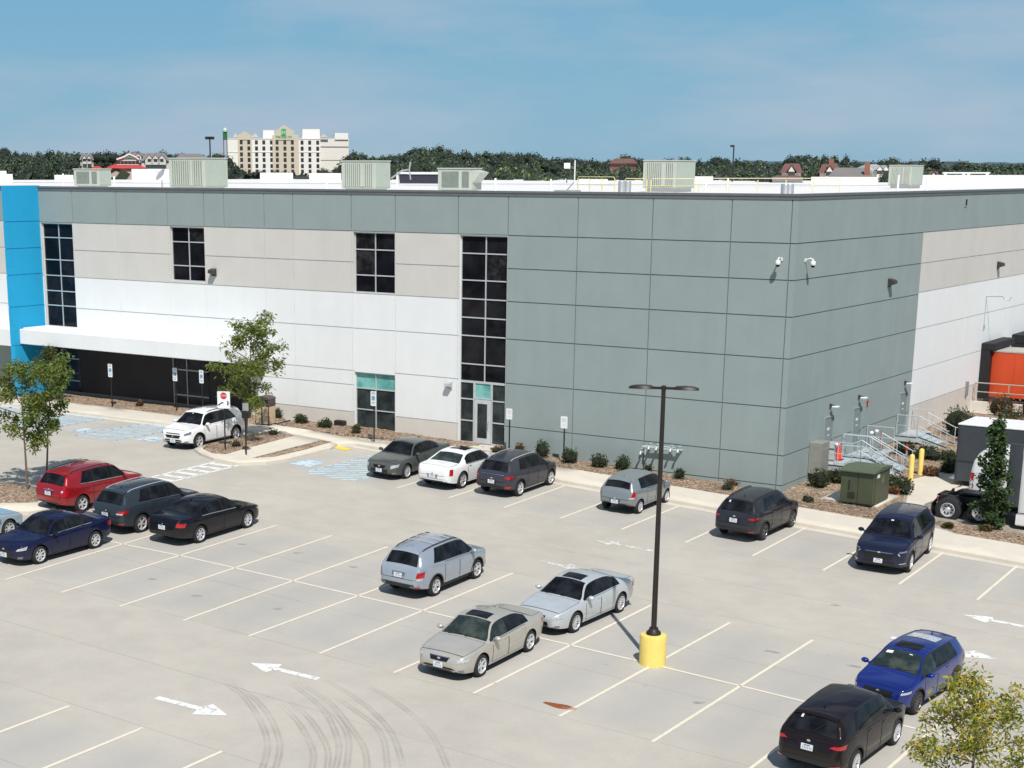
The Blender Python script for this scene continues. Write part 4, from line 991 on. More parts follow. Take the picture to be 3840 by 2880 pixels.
# ------------------------------------------------------------------ wall-mounted things
FIXT = plain('fixture_dark', (.05, .045, .04), .5, var=.1); WPL = plain('white_plastic', (.8, .8, .8), .4, var=.05)
def wall_light(p, nrm, nm, lab, cat='wall light', s=1., mat=None):
    e_ = empty(nm, p, math.atan2(nrm[1], nrm[0]), lab, cat); mat = mat or FIXT
    q = MB(); q.box(0, .05*s, -.13*s, .13*s, -.16*s, .16*s); q.build('back_box', [mat], e_)
    q = MB(); q.grid([[(.05*s, -.15*s, .16*s), (.05*s, .15*s, .16*s)], [(.26*s, -.14*s, .10*s), (.26*s, .14*s, .10*s)], [(.28*s, -.14*s, -.02*s), (.28*s, .14*s, -.02*s)], [(.05*s, -.13*s, -.10*s), (.05*s, .13*s, -.10*s)]])
    q.face([(.05*s, -.15*s, .16*s), (.26*s, -.14*s, .10*s), (.28*s, -.14*s, -.02*s), (.05*s, -.13*s, -.10*s)]); q.face([(.05*s, .13*s, -.10*s), (.28*s, .14*s, -.02*s), (.26*s, .14*s, .10*s), (.05*s, .15*s, .16*s)])
    q.build('hood', [mat], e_); return e_
def camera_thing(p, nrm, lab):
    e_ = empty('security_camera', p, math.atan2(nrm[1], nrm[0]), lab, 'security camera', 'white dome cameras on the walls'); e_.scale = (.82, .82, .82)
    q = MB(); q.box(0, .05, -.07, .07, -.08, .08); q.tube([(.04, 0, .02), (.30, 0, .10), (.42, 0, .05), (.44, 0, -.04)], .035, 8); q.build('arm', [WPL], e_, True)
    q = MB(); M = Matrix.Translation((.44, 0, -.06)); q.lathe([(.09, .04), (.13, -.02), (.14, -.16), (.12, -.19)], 16, 0, M); h = q.build('housing', [WPL], e_, True)
    q = MB(); q.lathe([(.115, -.19), (.10, -.25), (.055, -.30), (.001, -.315)], 16, 0, M); q.build('dome', [CGLASS], h, True)
p = F(1688, 560); camera_thing((p.x, -.002, p.z), (0, -1), 'white dome camera on an arm on the front wall, left of the building corner')
p = R(1739, 562); camera_thing((.002, p.y, p.z), (1, 0), 'white dome camera on an arm on the side wall, right of the building corner')
p = F(463, 588); wall_light((p.x, -.002, p.z), (0, -1), 'wall_light', 'dark wall light on the beige band right of the small six-pane window', s=1.25)
p = R(1920, 611); wall_light((.002, p.y, p.z), (1, 0), 'wall_light', 'dark wall light on the grey part of the side wall', s=1.3)
p = R(2155, 573); wall_light((.002, p.y, p.z), (1, 0), 'wall_light', 'dark wall light on the beige band of the side wall', s=1.3)
p = F(972, 832); wall_light((p.x, -.002, p.z), (0, -1), 'wall_light', 'small pale wall fitting on the white wall left of the tall window', s=1.1, mat=plain('fixture_pale', (.45, .46, .47), .5))
p = R(2086, 437); e_ = empty('wall_vent', (.002, p.y, p.z), 0, 'small square overflow vent in the grey band high on the side wall', 'vent'); q = MB(); q.box(0, .04, -.19, .19, -.22, .22); q.build('frame', [GREY], e_); q = MB(); q.box(.03, .045, -.14, .14, -.16, .16); q.build('opening', [plain('opening_dark', (.01, .01, .01), .9, var=0)], e_)
# fan bracket on the white side wall
GALV = plain('galvanised', (.46, .50, .51), .42, .6, var=.12, scale=6)
p = R(2130, 640); e_ = empty('wall_bracket', (.002, p.y, p.z), 0, 'thin grey bracket arm with a hanging cable on the white side wall', 'bracket')
q = MB(); q.tube([(0, 0, 0), (.9, .1, .02), (1.0, .1, -.14)], .03, 6); q.tube([(1.0, .1, -.1), (1.25, .15, -.2), (1.35, .15, .0)], .02, 6); q.build('arm', [GALV], e_); q = MB(); q.tube([(.02, 0, 0), (.03, 0, -1.6)], .012, 5); q.box(.0, .07, -.05, .05, -1.85, -1.6); q.build('cable', [GALV], e_)
p = R((3500+403/3.318)*.576, (1100+1185/3.318)*.576); e_ = empty('meter_box', (.002, p.y, p.z), 0, 'narrow grey box on the white wall before the loading dock', 'box'); q = MB(); q.box(0, .12, -.11, .11, -.42, .42, bev=.03); q.build('box', [plain('box_grey', (.22, .25, .26), .5)], e_)

# the three side doors: lamps over them, numbers on them
def side_door(y, lab, light_lab, wall_z=.72):
    e_ = empty('steel_door', (0, y, wall_z), 0, lab, 'door'); q = MB()
    q.box(-.02, .025, -.52, .52, 0, 2.08); q.build('leaf', [plain('door_grey', (.22, .27, .27), .5, .1)], e_)
    q = MB(); q.box(0, .05, -.58, -.52, 0, 2.14); q.box(0, .05, .52, .58, 0, 2.14); q.box(0, .05, -.52, .52, 2.08, 2.14); q.build('frame', [GREY], e_)
    q = MB(); q.box(.026, .08, .36, .44, .95, 1.05); q.build('handle', [CHROME], e_)
    q = MB(); q.box(.026, .03, -.2, .1, 1.5, 1.62); q.box(.026, .03, -.15, .1, 1.25, 1.3); q.build('notice', [plain('notice_white', (.7, .72, .72), .5)], e_)
    l = empty('door_light', (.002, y+.05, 3.22), 0, light_lab, 'wall light', 'bracket lamps over the side doors')
    q = MB(); q.tube([(0, 0, .1), (.15, 0, .16), (.28, 0, .10)], .03, 6); q.box(0, .05, -.08, .08, 0, .2); q.build('bracket', [FIXT], l)
    q = MB(); q.box(.14, .40, -.15, .15, .05, .12, bev=.015); q.build('lamp_head', [WPL], l)
side_door(5.1, 'grey steel side door nearest the building corner', 'white-topped lamp over the door nearest the corner')
side_door(8.75, 'grey steel side door at the middle stair landing', 'white-topped lamp over the middle side door, beside the red alarm')
side_door(15.3, 'grey steel side door at the farthest stair landing', 'white-topped lamp over the farthest side door')
p = R((3040+585/2.765)*.576, (1400+290/2.765)*.576); e_ = empty('fire_alarm', (.002, p.y, p.z), 0, 'red fire alarm bell and strobe on the grey side wall', 'alarm'); q = MB()
q.lathe([(.001, .07), (.07, .06), (.085, .03), (.085, 0)], 16, 0, Matrix.Rotation(PI/2, 4, 'Y')); q.build('bell', [plain('alarm_red', (.38, .02, .02), .5)], e_, True); q = MB(); q.box(0, .05, -.04, .04, -.26, -.12); q.build('strobe', [MC['alarm_red']], e_)
# big galvanised cabinet on the side wall
e_ = empty('wall_cabinet', (0, 3.65, .55), 0, 'tall beige-grey metal cabinet standing off the side wall near the corner', 'cabinet'); q = MB(); q.box(.02, .62, -.75, .10, 0, 1.42, bev=.02); q.build('box', [plain('cabinet_beige', (.33, .33, .30), .5, .3, var=.1)], e_); q = MB(); q.box(.62, .64, -.70, .05, .05, 1.1); q.build('door', [plain('cabinet_beige2', (.30, .30, .27), .5, .3, var=.1)], e_)
for y in (-.72, .02):
    q = MB(); q.tube([(.55, y, 0), (.55, y, -.62)], .025, 6); q.build('leg', [GALV], e_)
# fire-department pipes on the front wall
def pipes():
    PW = plain('pipe_white', (.42, .46, .46), .4, var=.08)
    e_ = empty('hose_connection', (-5.3, 0, 0), 0, 'white manifold of pipes and hose valves on the grey front wall above the hatchback', 'pipework'); 
    a = F((1900+1400/2.765)*.576, (1300+1130/2.765)*.576, -.3); b = F((1900+1790/2.765)*.576, (1300+1020/2.765)*.576, -.3); z = lerp(a.z, b.z, .6)
    xa, xb = a.x+5.3, b.x+5.3
    q = MB(); q.tube([(xa, .02, z), (xa, -.25, z), (xb, -.25, z), (xb, .02, z)], .055, 8); q.tube([(xa+.15, -.25, z-.35), (xa+.15, -.25, z+.05), (xb-.25, -.25, z+.12)], .04, 8); q.build('manifold', [PW], e_, True)
    for i, t in enumerate((0, .22, .42, .80, 1.)):
        x = lerp(xa, xb, t); q = MB(); zz_ = z+(-.22 if i == 0 else .05)
        q.tube([(x, -.25, zz_), (x, -.42, zz_), (x, -.47, zz_-.10)], [.04, .05, .055], 8); q.lathe([(.001, .02), (.07, .015), (.07, -.015), (.001, -.02)], 12, 0, Matrix.Translation((x, -.25, zz_+.15))); q.build('valve', [PW], e_, True)
pipes()
# galvanised vertical duct in beds: low black box by the window
p = G(735, 925); e_ = empty('utility_box', (p.x, p.y, p.z+.12), 0, 'small black utility box on the gravel between two shrubs', 'box'); q = MB(); q.box(-.3, .3, -.15, .15, 0, .3, bev=.05); q.build('box', [BLACKP], e_)

# ------------------------------------------------------------------ loading dock
e_ = empty('dock_shelter', (0, 28.3, 0), 0, 'black padded dock shelter around the bay where the orange trailer is backed in', 'dock shelter'); RUB = plain('black_fabric', (.010, .010, .012), .7, var=.3)
q = MB(); q.box(.01, .5, 0, .55, 1.1, 4.15, bev=.04); q.build('side_pad', [RUB], e_); q = MB(); q.box(.01, .5, 3.45, 4.1, 1.1, 4.15, bev=.04); q.build('side_pad', [RUB], e_); q = MB(); q.box(.01, .75, -.02, 4.15, 3.85, 4.25, bev=.04); q.build('head_pad', [RUB], e_)
e_ = empty('dock_shelter', (0, 34.5, 0), 0, 'black dock shelter of the next bay, at the right edge', 'dock shelter'); q = MB(); q.box(.01, .75, 0, .75, 1.1, 4.15, bev=.04); q.build('side_pad', [RUB], e_); q = MB(); q.box(.01, .85, -.02, 4.15, 3.70, 4.25, bev=.04); q.build('head_pad', [RUB], e_)
ORA = plain('trailer_orange', (.62, .075, .02), .42, .1, var=.12, scale=.8); ORA2 = plain('trailer_orange_pale', (.70, .26, .08), .5, .1, var=.12)
e_ = empty('orange_trailer', (.42, 28.9, 0), 0, 'orange-red box trailer backed into the loading dock', 'trailer'); q = MB(); q.box(.08, 12.5, 0, 2.5, 1.15, 3.72, bev=.03); b_ = q.build('box_body', [ORA], e_)
q = MB(); q.box(.05, 12.5, -.02, 2.52, 3.72, 3.80); q.build('roof', [plain('trailer_roof', (.42, .40, .37), .6)], e_)
for i in range(1, 9):
    q = MB(); q.box(.08+i*1.3-.03, .08+i*1.3+.03, -.022, -.001, 1.2, 3.7); q.build('side_post', [ORA if i != 2 else ORA2], e_)
q = MB(); q.box(3.0, 4.3, -.018, -.002, 1.2, 3.65); q.build('side_panel', [ORA2], e_)
q = MB(); q.box(1.0, 12.2, .4, 2.1, .95, 1.14); q.build('chassis', [BLACKP], e_)
for x in (1.9, 3.2):
    for y in (.05, 2.45):
        q = MB(); q.lathe([(.001, -.13), (.30, -.13), (.5, -.11), (.5, .11), (.30, .13), (.001, .13)], 20, 0, Matrix.Translation((x, y+.12*(1 if y < 1 else -1), .42)) @ Matrix.Rotation(PI/2, 4, 'X')); q.build('wheel', [TYRE], e_, True)
q = MB(); q.box(1.25, 1.29, .02, .6, .35, 1.1); q.build('mud_flap', [BLACKP], e_)
# guard rail in front of it
YR = plain('rail_galv', (.50, .49, .40), .45, .5, var=.1)
e_ = empty('guard_rail', (.1, 27.3, 1.05), 0, 'pale two-rail guard rail along the dock ledge, in front of the orange trailer', 'railing'); q = MB(); q.tube([(0, 0, 1.05), (7.5, 0, 1.05)], .035, 6); q.tube([(0, 0, .55), (7.5, 0, .55)], .03, 6); q.build('rail', [YR], e_)
for x in (.03, 1.9, 3.8, 5.7, 7.5):
    q = MB(); q.tube([(x, 0, 0), (x, 0, 1.05)], .032, 6); q.build('post', [YR], e_)
q = MB(); q.box(0, 8, 27.15, 27.45, -.5, 1.05); o = q.build('retaining_wall', [BEIGE2]); tag(o, 'low beige concrete retaining wall under the guard rail', 'wall')
# ------------------------------------------------------------------ lot furniture
BRONZE = plain('bronze_paint', (.028, .022, .018), .45, .2, var=.2); YELL = plain('yellow_paint', (.80, .62, .16), .6, var=.10, scale=2.5); YELL2 = plain('yellow_bollard', (.85, .62, .17), .55, var=.08)
POST = plain('post_black', (.012, .012, .013), .5, var=.2); SIGNW = plain('sign_white', (.78, .80, .80), .45, var=.04)
b = G(1409, 1433)
lp = empty('lamp_post', (b.x, b.y, b.z), 0, 'tall dark bronze lamp post on a round yellow concrete base', 'lamp post')
q = MB(); q.lathe([(.40, -.1), (.40, .86), (.385, .90), (.34, .915), (.001, .915)], 40); q.build('concrete_base', [YELL], lp, True, 50)
q = MB(); q.lathe([(.22, .915), (.22, .98), (.14, 1.06), (.13, 1.12), (.001, 1.12)], 24); q.build('base_cover', [BRONZE], lp, True, 50)
q = MB(); q.tube([(0, 0, 1.0), (0, 0, 8.25)], [.085, .062], 14); q.build('pole', [BRONZE], lp, True)
ax = Vector((.84, .54, 0)).normalized()   # heads square to the view across the lot
ax = Vector((.93, .37, 0)).normalized()
for s in (1, -1):
    M = Matrix.Translation((0, 0, 8.22)) @ Matrix.Rotation(math.atan2(ax.y*s, ax.x*s), 4, 'Z'); q = MB()
    q.box(.05, .34, -.035, .035, -.02, .05, 0, M); rows = []
    for x, w, t in ((.30, .10, .05), (.38, .17, .075), (.62, .19, .085), (.86, .17, .07), (.97, .10, .045), (1.0, .03, .02)):
        rows.append([tuple(M @ Vector(p)) for p in ((x, -w, 0), (x, -w*.8, t), (x, w*.8, t), (x, w, 0), (x, w*.6, -.02), (x, -w*.6, -.02))])
    q.grid(rows, 0, cyc=True); q.face(rows[-1]); q.build('lamp_head', [BRONZE], lp, True, 35)
q = MB(); q.lathe([(.07, 0), (.07, .12), (.001, .14)], 12, 0, Matrix.Translation((0, 0, 8.18))); q.build('cap', [BRONZE], lp, True)

# signs
SBL = plain('sign_blue', (.05, .22, .42), .5, var=.1); SGR = plain('sign_ink_green', (.10, .36, .33), .5, var=.1); SRED = plain('sign_red', (.55, .03, .05), .45, var=.05); SBK = plain('sign_black', (.02, .02, .02), .5, var=0)
vdir = lambda p: math.atan2(CAM.y-p.y, CAM.x-p.x)
def sign(base, hgt, w, h, lab, face, grp=None, rot=None, nm='parking_sign', cat='sign', frame=False):
    p = G(*base) if len(base) == 2 else Vector(base); rz = -PI/2 if rot is None else rot
    e_ = empty(nm, (p.x, p.y, p.z), rz, lab, cat, grp); q = MB(); q.tube([(0, 0, -.1), (0, 0, hgt-h+.05)], .035, 8); q.build('post', [POST], e_, True)
    q = MB(); c = .03; pts = [(-w/2+c, hgt-h), (w/2-c, hgt-h), (w/2, hgt-h+c), (w/2, hgt-c), (w/2-c, hgt), (-w/2+c, hgt), (-w/2, hgt-c), (-w/2, hgt-h+c)]
    q.grid([[(.04, y, z) for y, z in pts], [(.05, y, z) for y, z in pts]], 0, cyc=True); q.face([(.05, y, z) for y, z in pts]); q.face([(.04, y, z) for y, z in pts][::-1]); pl = q.build('plate', [SIGNW], e_)
    if frame:
        q = MB(); k = .045; q.box(.0, .038, -w/2-k, w/2+k, hgt-h-k, hgt+k); q.build('backing', [POST], e_)
    face(pl, hgt, w, h); return e_
def quad_x(q, y0, y1, z0, z1, x=.053, m=0): q.face([(x, y0, z0), (x, y1, z0), (x, y1, z1), (x, y0, z1)], m)
def hc_face(pl, H_, w, h):
    q = MB(); z = H_
    for k, (a, b_, t) in enumerate(((.62, .06, .012), (.62, .13, .014), (.7, .19, .012))): quad_x(q, -w*a/2, w*a/2, z-h*b_*1.0-.02, z-h*b_, m=0)
    q.build('lettering', [SGR], pl)
    q = MB(); quad_x(q, -w*.30, w*.30, z-h*.62, z-h*.34); q.build('symbol', [SBL], pl)
    q = MB(); pr = None
    for k in range(9):
        a = PI*.8+k/8*PI*1.3; p = (w*.13*math.cos(a), z-h*.53+w*.13*math.sin(a))
        if pr: quad_x(q, min(pr[0], p[0])-.008, max(pr[0], p[0])+.008, min(pr[1], p[1])-.008, max(pr[1], p[1])+.008, .056)
        pr = p
    quad_x(q, -.03, -.005, z-h*.48, z-h*.38, .056); q.build('wheelchair', [SIGNW], pl)
    q = MB(); quad_x(q, -w*.35, w*.35, z-h*.78, z-h*.74); quad_x(q, -w*.25, w*.25, z-h*.88, z-h*.84); q.build('lettering', [SGR], pl)
def txt_face(pl, H_, w, h):
    q = MB(); z = H_
    for t, ww in ((.22, .5), (.30, .62), (.42, .56), (.70, .45)): quad_x(q, -w*ww/2, w*ww/2, z-h*t-.018, z-h*t)
    q.build('lettering', [plain('sign_ink_grey', (.50, .52, .53), .5, var=.1)], pl)
def stop_face(pl, H_, w, h):
    q = MB(); c = (0, H_-h*.26); q.face([(.054, c[0]+.17*math.cos(PI/8+k*PI/4), c[1]+.17*math.sin(PI/8+k*PI/4)) for k in range(8)]); q.build('stop_symbol', [SRED], pl)
    text_mesh('stop_lettering', 'STOP', .12, SIGNW, pl, Matrix.Translation((.057, c[0], c[1])) @ Matrix(((0, 0, 1, 0), (1, 0, 0, 0), (0, 1, 0, 0), (0, 0, 0, 1))))
    q = MB()
    pts = [(-.24, H_-h*.80), (-.14, H_-h*.70), (-.02, H_-h*.66)]
    for (a, b_), (c_, d_) in zip(pts, pts[1:]): q.face([(.054, a, b_-.03), (.054, c_, d_-.03), (.054, c_, d_+.03), (.054, a, b_+.03)])
    q.face([(.054, -.30, H_-h*.86), (.054, -.17, H_-h*.80), (.054, -.25, H_-h*.74)]); q.build('arrow', [SBK], pl)
    q = MB(); quad_x(q, .17, .23, H_-h*.82, H_-h*.64, .054); quad_x(q, .19, .28, H_-h*.70, H_-h*.66, .054); q.lathe([(.001, 0), (.035, 0), (.035, .003)], 8, 0, Matrix.Translation((.053, .20, H_-h*.59)) @ Matrix.Rotation(PI/2, 4, 'Y')); q.build('figure', [SBK], pl)
GS = 'accessible parking signs on black posts'
sign((243, 884), 2.52, .32, .72, 'accessible parking sign farthest left, against the dark wall under the canopy', hc_face, GS, frame=True)
sign((382, 893), 2.50, .32, .72, 'accessible parking sign with its post left of the white SUV', hc_face, GS, frame=True)
p_ = F(437, 843, -2.6); 
sign((439, 905), 2.62, .30, .70, 'accessible parking sign just above the roof of the white SUV', hc_face, GS, frame=False)
sign((808, 960), 2.62, .32, .72, 'accessible parking sign in front of the ground-floor window with the teal panes', hc_face, GS)
sign((F(1101, 897, -1.0).x, -1.0, gz(-14.7, -1)+.1), F(1101, 882, -1.0).z-gz(-14.7, -1)-.1, .34, .52, 'small white sign beside the tall window, above the white sedan', txt_face, 'plain white parking signs')
sign((1217, 1008), 2.36, .36, .56, 'small white sign on a black post between two round shrubs', txt_face, 'plain white parking signs')
sign((487, 978), 2.92, .62, .80, 'square white sign with a red stop symbol and an arrow, on the island', stop_face, None, rot=-PI/2+.42, nm='stop_ahead_sign')
p = G(532, 988); e_ = empty('post_box', (p.x, p.y, p.z), -PI/2+.3, 'dark post with a small black box on the island, behind the white SUV', 'post'); q = MB(); q.tube([(0, 0, 0), (0, 0, 2.3)], .04, 8); q.build('post', [POST], e_); q = MB(); q.box(-.16, .14, -.12, .22, 1.85, 2.15, bev=.02); q.build('box', [POST], e_); q = MB(); q.box(.05, .07, -.10, .20, 2.2, 2.55); q.build('plate', [plain('plate_grey', (.30, .31, .32), .5)], e_)
# litter bin
p = G(574, 921); e_ = empty('litter_bin', (p.x, p.y, p.z+.13), .15, 'tall tan litter bin with a dark hooded top against the white wall', 'litter bin')
TAN = plain('bin_tan', (.52, .40, .27), .8, var=.08); DKB = plain('bin_dark', (.07, .05, .042), .5, var=.1)
q = MB(); q.box(-.40, .40, -.34, .34, 0, .98, bev=.02); q.build('frame', [DKB], e_)
for x0, x1, y0, y1 in ((-.36, -.05, -.36, -.30), (.05, .36, -.36, -.30)):
    q = MB(); q.box(x0, x1, y0, y1, .05, .94); q.build('panel', [TAN], e_)
q = MB(); q.box(.38, .42, -.29, .29, .05, .94); q.build('panel', [TAN], e_)
q = MB(); q.box(-.42, .42, -.36, .36, .98, 1.10, bev=.02); q.box(-.42, -.36, -.34, .34, 1.10, 1.34); q.box(.36, .42, -.34, .34, 1.10, 1.34); q.box(-.05, .05, -.34, .34, 1.10, 1.36)
rows = [[(.44*math.cos(a), y, 1.32+.16*math.sin(a)) for a in [PI*k/10 for k in range(11)]] for y in (-.38, .38)]; q.grid(rows); q.face(rows[0]); q.face(rows[1][::-1]); q.build('hood', [DKB], e_, True, 40)

# ------------------------------------------------------------------ stairs at the side doors
STEEL = plain('stair_steel', (.48, .54, .57), .45, .2, var=.12, scale=5); DARKE = plain('stair_edge', (.05, .07, .08), .5, .3, var=.1)
def rail(e_, pts, posts, top=1.07, nm='handrail'):
    q = MB(); q.tube([(x, y, z+top) for x, y, z in pts], .024, 6); q.tube([(x, y, z+top*.52) for x, y, z in pts], .018, 6); r_ = q.build(nm, [STEEL], e_, True)
    for x, y, z in posts:
        q = MB(); q.tube([(x, y, z-.1), (x, y, z+top)], .022, 6); q.build('post', [STEEL], r_)
def stair(x0, x1, y0, y1, zt, xs0, xs1, ys0, ys1, zb, lab, n=5):
    e_ = empty('steel_stair', (x0, y0, zt), 0, lab, 'stairs', 'galvanised steel stairs at the side doors')
    L_ = lambda x, y, z: (x-x0, y-y0, z-zt)
    q = MB(); q.box(0, x1-x0, 0, y1-y0, -.05, 0); q.build('landing', [STEEL], e_)
    q = MB(); q.box(0, x1-x0, -.03, -.001, -.24, .02); q.box(x1-x0+.001, x1-x0+.03, 0, max(ys0-y0, .01), -.24, .02); q.box(0, x1-x0, -.032, -.03, -.02, .03); q.build('fascia', [STEEL], e_)
    q = MB(); q.box(0, x1-x0+.032, -.04, -.031, -.015, .035); q.build('edge_trim', [DARKE], e_)
    for i in range(n):
        t = (i+.5)/n; xa = lerp(xs0, xs1, i/n); xb = lerp(xs0, xs1, (i+1)/n); z = lerp(zt, zb, (i+1)/(n+1))
        q = MB(); a = L_(xa, ys0, z); b_ = L_(xb+.03, ys1, z); q.box(a[0], b_[0], a[1], b_[1], z-zt-.04, z-zt); q.box(a[0]+.005, a[0]+.02, a[1], b_[1], z-zt, z-zt+(zt-zb)/(n+1)*.9); q.build('tread', [STEEL], e_)
    for y in (ys0, ys1):
        q = MB(); a = L_(xs0, y, zt); b_ = L_(xs1, y, zb); w = .03
        for s0, s1 in (((-w, w)),): pass
        p = [(a[0], a[1]-w, -.26), (b_[0], b_[1]-w, b_[2]-.02), (b_[0]+.05, b_[1]-w, b_[2]+.24), (a[0], a[1]-w, .04)]
        p2 = [(x, yy+.04, z) for x, yy, z in p]
        q.face(p); q.face(p2[::-1]); q.grid([p, p2], cyc=True); q.build('stringer', [STEEL], e_)
        q = MB(); q.face([(p[3][0], p[0][1]-.004, .0), (p[2][0], p[0][1]-.004, p[2][2]-.04), (p[2][0], p[0][1]-.004, p[2][2]+.02), (p[3][0], p[0][1]-.004, .06)]); q.build('edge_trim', [DARKE], e_)
    for (x, y) in ((x1-.1, y0+.08), (x1-.1, y1-.08), (x0+.1, y0+.08)):
        q = MB(); a = L_(x, y, 0); q.box(a[0]-.04, a[0]+.04, a[1]-.04, a[1]+.04, gz(x, y)-zt-.1, -.06); q.build('leg', [STEEL], e_)
    # rails: front side, then down both sides of the flight
    a = L_(x0+.05, y0+.03, zt); c = L_(x1, y0+.03, zt)
    rail(e_, [a, c], [a, ((a[0]+c[0])/2, a[1], 0), c])
    if ys0-y0 > .5: rail(e_, [c, L_(x1, ys0, zt)], [L_(x1, ys0, zt)])
    for y in (ys0, ys1):
        s = L_(xs0, y, zt); m_ = L_(xs1, y, zb); rail(e_, [s, m_, (m_[0]+.12, m_[1], m_[2])], [s, tuple((Vector(s)+Vector(m_))/2), m_])
    if y1-ys1 < 2: rail(e_, [L_(x0+.05, y1-.03, zt), L_(xs0, y1-.03, zt)], [L_(x0+.05, y1-.03, zt), L_(xs0, y1-.03, zt)])
    return e_
stair(0.02, 1.38, 4.55, 6.95, .72, 1.38, 2.9, 5.75, 6.90, -.02, 'near steel landing and stairs, with the orange cone standing on it')
stair(0.02, 1.40, 7.05, 10.2, .72, 1.40, 2.9, 7.15, 8.4, .02, 'middle steel landing and stairs behind the two yellow bollards')
stair(0.02, 1.10, 14.4, 16.9, .74, 1.10, 2.55, 14.6, 16.0, .12, 'farthest steel landing and stairs, seen left of the dark box trailer')
# things on the landings
p = Zp((3000+590/4.148)*.576, (1600+515/4.148)*.576, .72); e_ = empty('traffic_cone', (p.x, p.y, .72), 0, 'tall orange-red traffic cone on the near stair landing', 'traffic cone')
CONE = plain('cone_orange', (.80, .05, .02), .45, var=.06); q = MB(); q.box(-.20, .20, -.20, .20, 0, .04); q.build('foot', [BLACKP], e_); q = MB(); q.lathe([(.17, .04), (.135, .30), (.09, .55), (.035, .88), (.001, .89)], 20); q.build('body', [CONE], e_, True, 60)
e_ = empty('flood_lamp_pair', (.35, 4.9, .72), 0, 'white junction box with two round lamps at the railing of the near landing', 'lamp'); q = MB(); q.box(-.12, .12, -.10, .10, 0, 1.0, bev=.01); q.build('box', [plain('box_pale', (.55, .57, .58), .5)], e_)
for s in (-1, 1):
    q = MB(); q.lathe([(.001, -.06), (.09, -.05), (.11, .02), (.08, .07), (.001, .09)], 12, 0, Matrix.Translation((s*.22, -.06, .92))); q.build('lamp', [WPL], e_, True)
e_ = empty('flood_lamp_pair', (1.1, 8.2, .72), 0, 'twin white lamps on a pipe beside the middle landing', 'lamp'); q = MB(); q.tube([(0, 0, 0), (0, 0, 1.15)], .025, 6); q.build('pipe', [GALV], e_)
for s in (-1, 1):
    q = MB(); q.lathe([(.001, -.05), (.09, -.04), (.10, .02), (.07, .06), (.001, .08)], 12, 0, Matrix.Translation((s*.12, -.05, 1.12+s*.05))); q.build('lamp', [WPL], e_, True)
e_ = empty('hand_truck', (.75, 9.7, .72), .4, 'dark red hand truck leaning by the middle door', 'hand truck'); q = MB(); q.tube([(-.16, 0, .1), (-.16, .08, .95), (.16, .08, .95), (.16, 0, .1)], .014, 6); q.tube([(-.16, .04, .5), (.16, .04, .5)], .012, 6); q.build('frame', [MC['alarm_red']], e_); q = MB(); q.box(-.2, .2, -.25, 0, .03, .05); q.build('toe_plate', [BLACKP], e_)
for s in (-1, 1):
    q = MB(); q.lathe([(.001, -.03), (.13, -.03), (.13, .03), (.001, .03)], 14, 0, Matrix.Translation((s*.22, .08, .13)) @ Matrix.Rotation(PI/2, 4, 'Y')); q.build('wheel', [TYRE], e_, True)
# standpipe with red valve between the stairs
e_ = empty('gas_valve', (2.3, 9.4, gz(2.3, 9.4)+.14), 0, 'short standpipe with a red cap among the dark shrubs', 'pipe'); q = MB(); q.tube([(0, 0, 0), (0, 0, .75)], .05, 8); q.build('pipe', [GALV], e_); q = MB(); q.lathe([(.08, .72), (.10, .80), (.07, .95), (.001, .97)], 12); q.build('cap', [MC['alarm_red']], e_, True)
# transformer cabinet
GRN = plain('cabinet_green', (.066, .080, .045), .45, .1, var=.12, scale=2)
c0 = Zp((3000+1110/4.148)*.576, (1600+1255/4.148)*.576, -.05); c1 = Zp((3000+620/4.148)*.576, (1600+1130/4.148)*.576, -.05); c2 = Zp((3000+1330/4.148)*.576, (1600+1120/4.148)*.576, -.05)
print('tx', c0, c1, c2)
zt_ = gz(3, 1); sheet('concrete_pad', [(1.85, -.1), (4.3, -.1), (4.3, 2.6), (1.85, 2.6)], .20, [WALK])
tc_ = G(1883, 1097, .2); print('tc', tc_); e_ = empty('transformer_cabinet', (tc_.x-.72, tc_.y+.98, zt_+.2), 0, 'dark green metal transformer cabinet with an overhanging lid on a concrete pad', 'transformer')
e_.scale = (.71, .96, .80); q = MB(); q.box(-1.0, 1.0, -.72, 1.05, 0, 1.72, bev=.02); q.build('tank', [GRN], e_); q = MB(); q.box(-.98, .05, -.98, -.74, .05, 1.66, bev=.01); q.box(.08, .98, -.98, -.74, .05, 1.66, bev=.01); q.build('door', [GRN], e_)
q = MB(); q.grid([[(-1.1, -1.12, 1.70), (1.1, -1.12, 1.70)], [(-1.1, -1.12, 1.76), (1.1, -1.12, 1.76)], [(-1.1, -.1, 1.92), (1.1, -.1, 1.92)], [(-1.1, 1.15, 1.80), (1.1, 1.15, 1.80)], [(-1.1, 1.15, 1.72), (1.1, 1.15, 1.72)], [(-1.1, -1.12, 1.70), (1.1, -1.12, 1.70)]])
q.face([(1.1, -1.12, 1.70), (1.1, 1.15, 1.72), (1.1, 1.15, 1.80), (1.1, -.1, 1.92), (1.1, -1.12, 1.76)]); q.face([(-1.1, -1.12, 1.76), (-1.1, -.1, 1.92), (-1.1, 1.15, 1.80), (-1.1, 1.15, 1.72), (-1.1, -1.12, 1.70)]); q.build('lid', [plain('lid_green', (.095, .125, .072), .4, .1, var=.1)], e_)
q = MB(); q.box(-.50, -.42, -1.01, -.98, .75, 1.25); q.box(-.52, -.1, -1.0, -.981, .3, .62); q.build('latch', [plain('latch_dark', (.02, .026, .016), .5)], e_)
q = MB(); q.box(1.0, 1.012, -.55, -.25, 1.38, 1.58); q.build('notice', [SIGNW], e_)
q = MB(); q.box(1.0, 1.01, .1, .3, 1.0, 1.4); q.build('notice', [plain('notice_olive', (.16, .16, .09), .6)], e_)
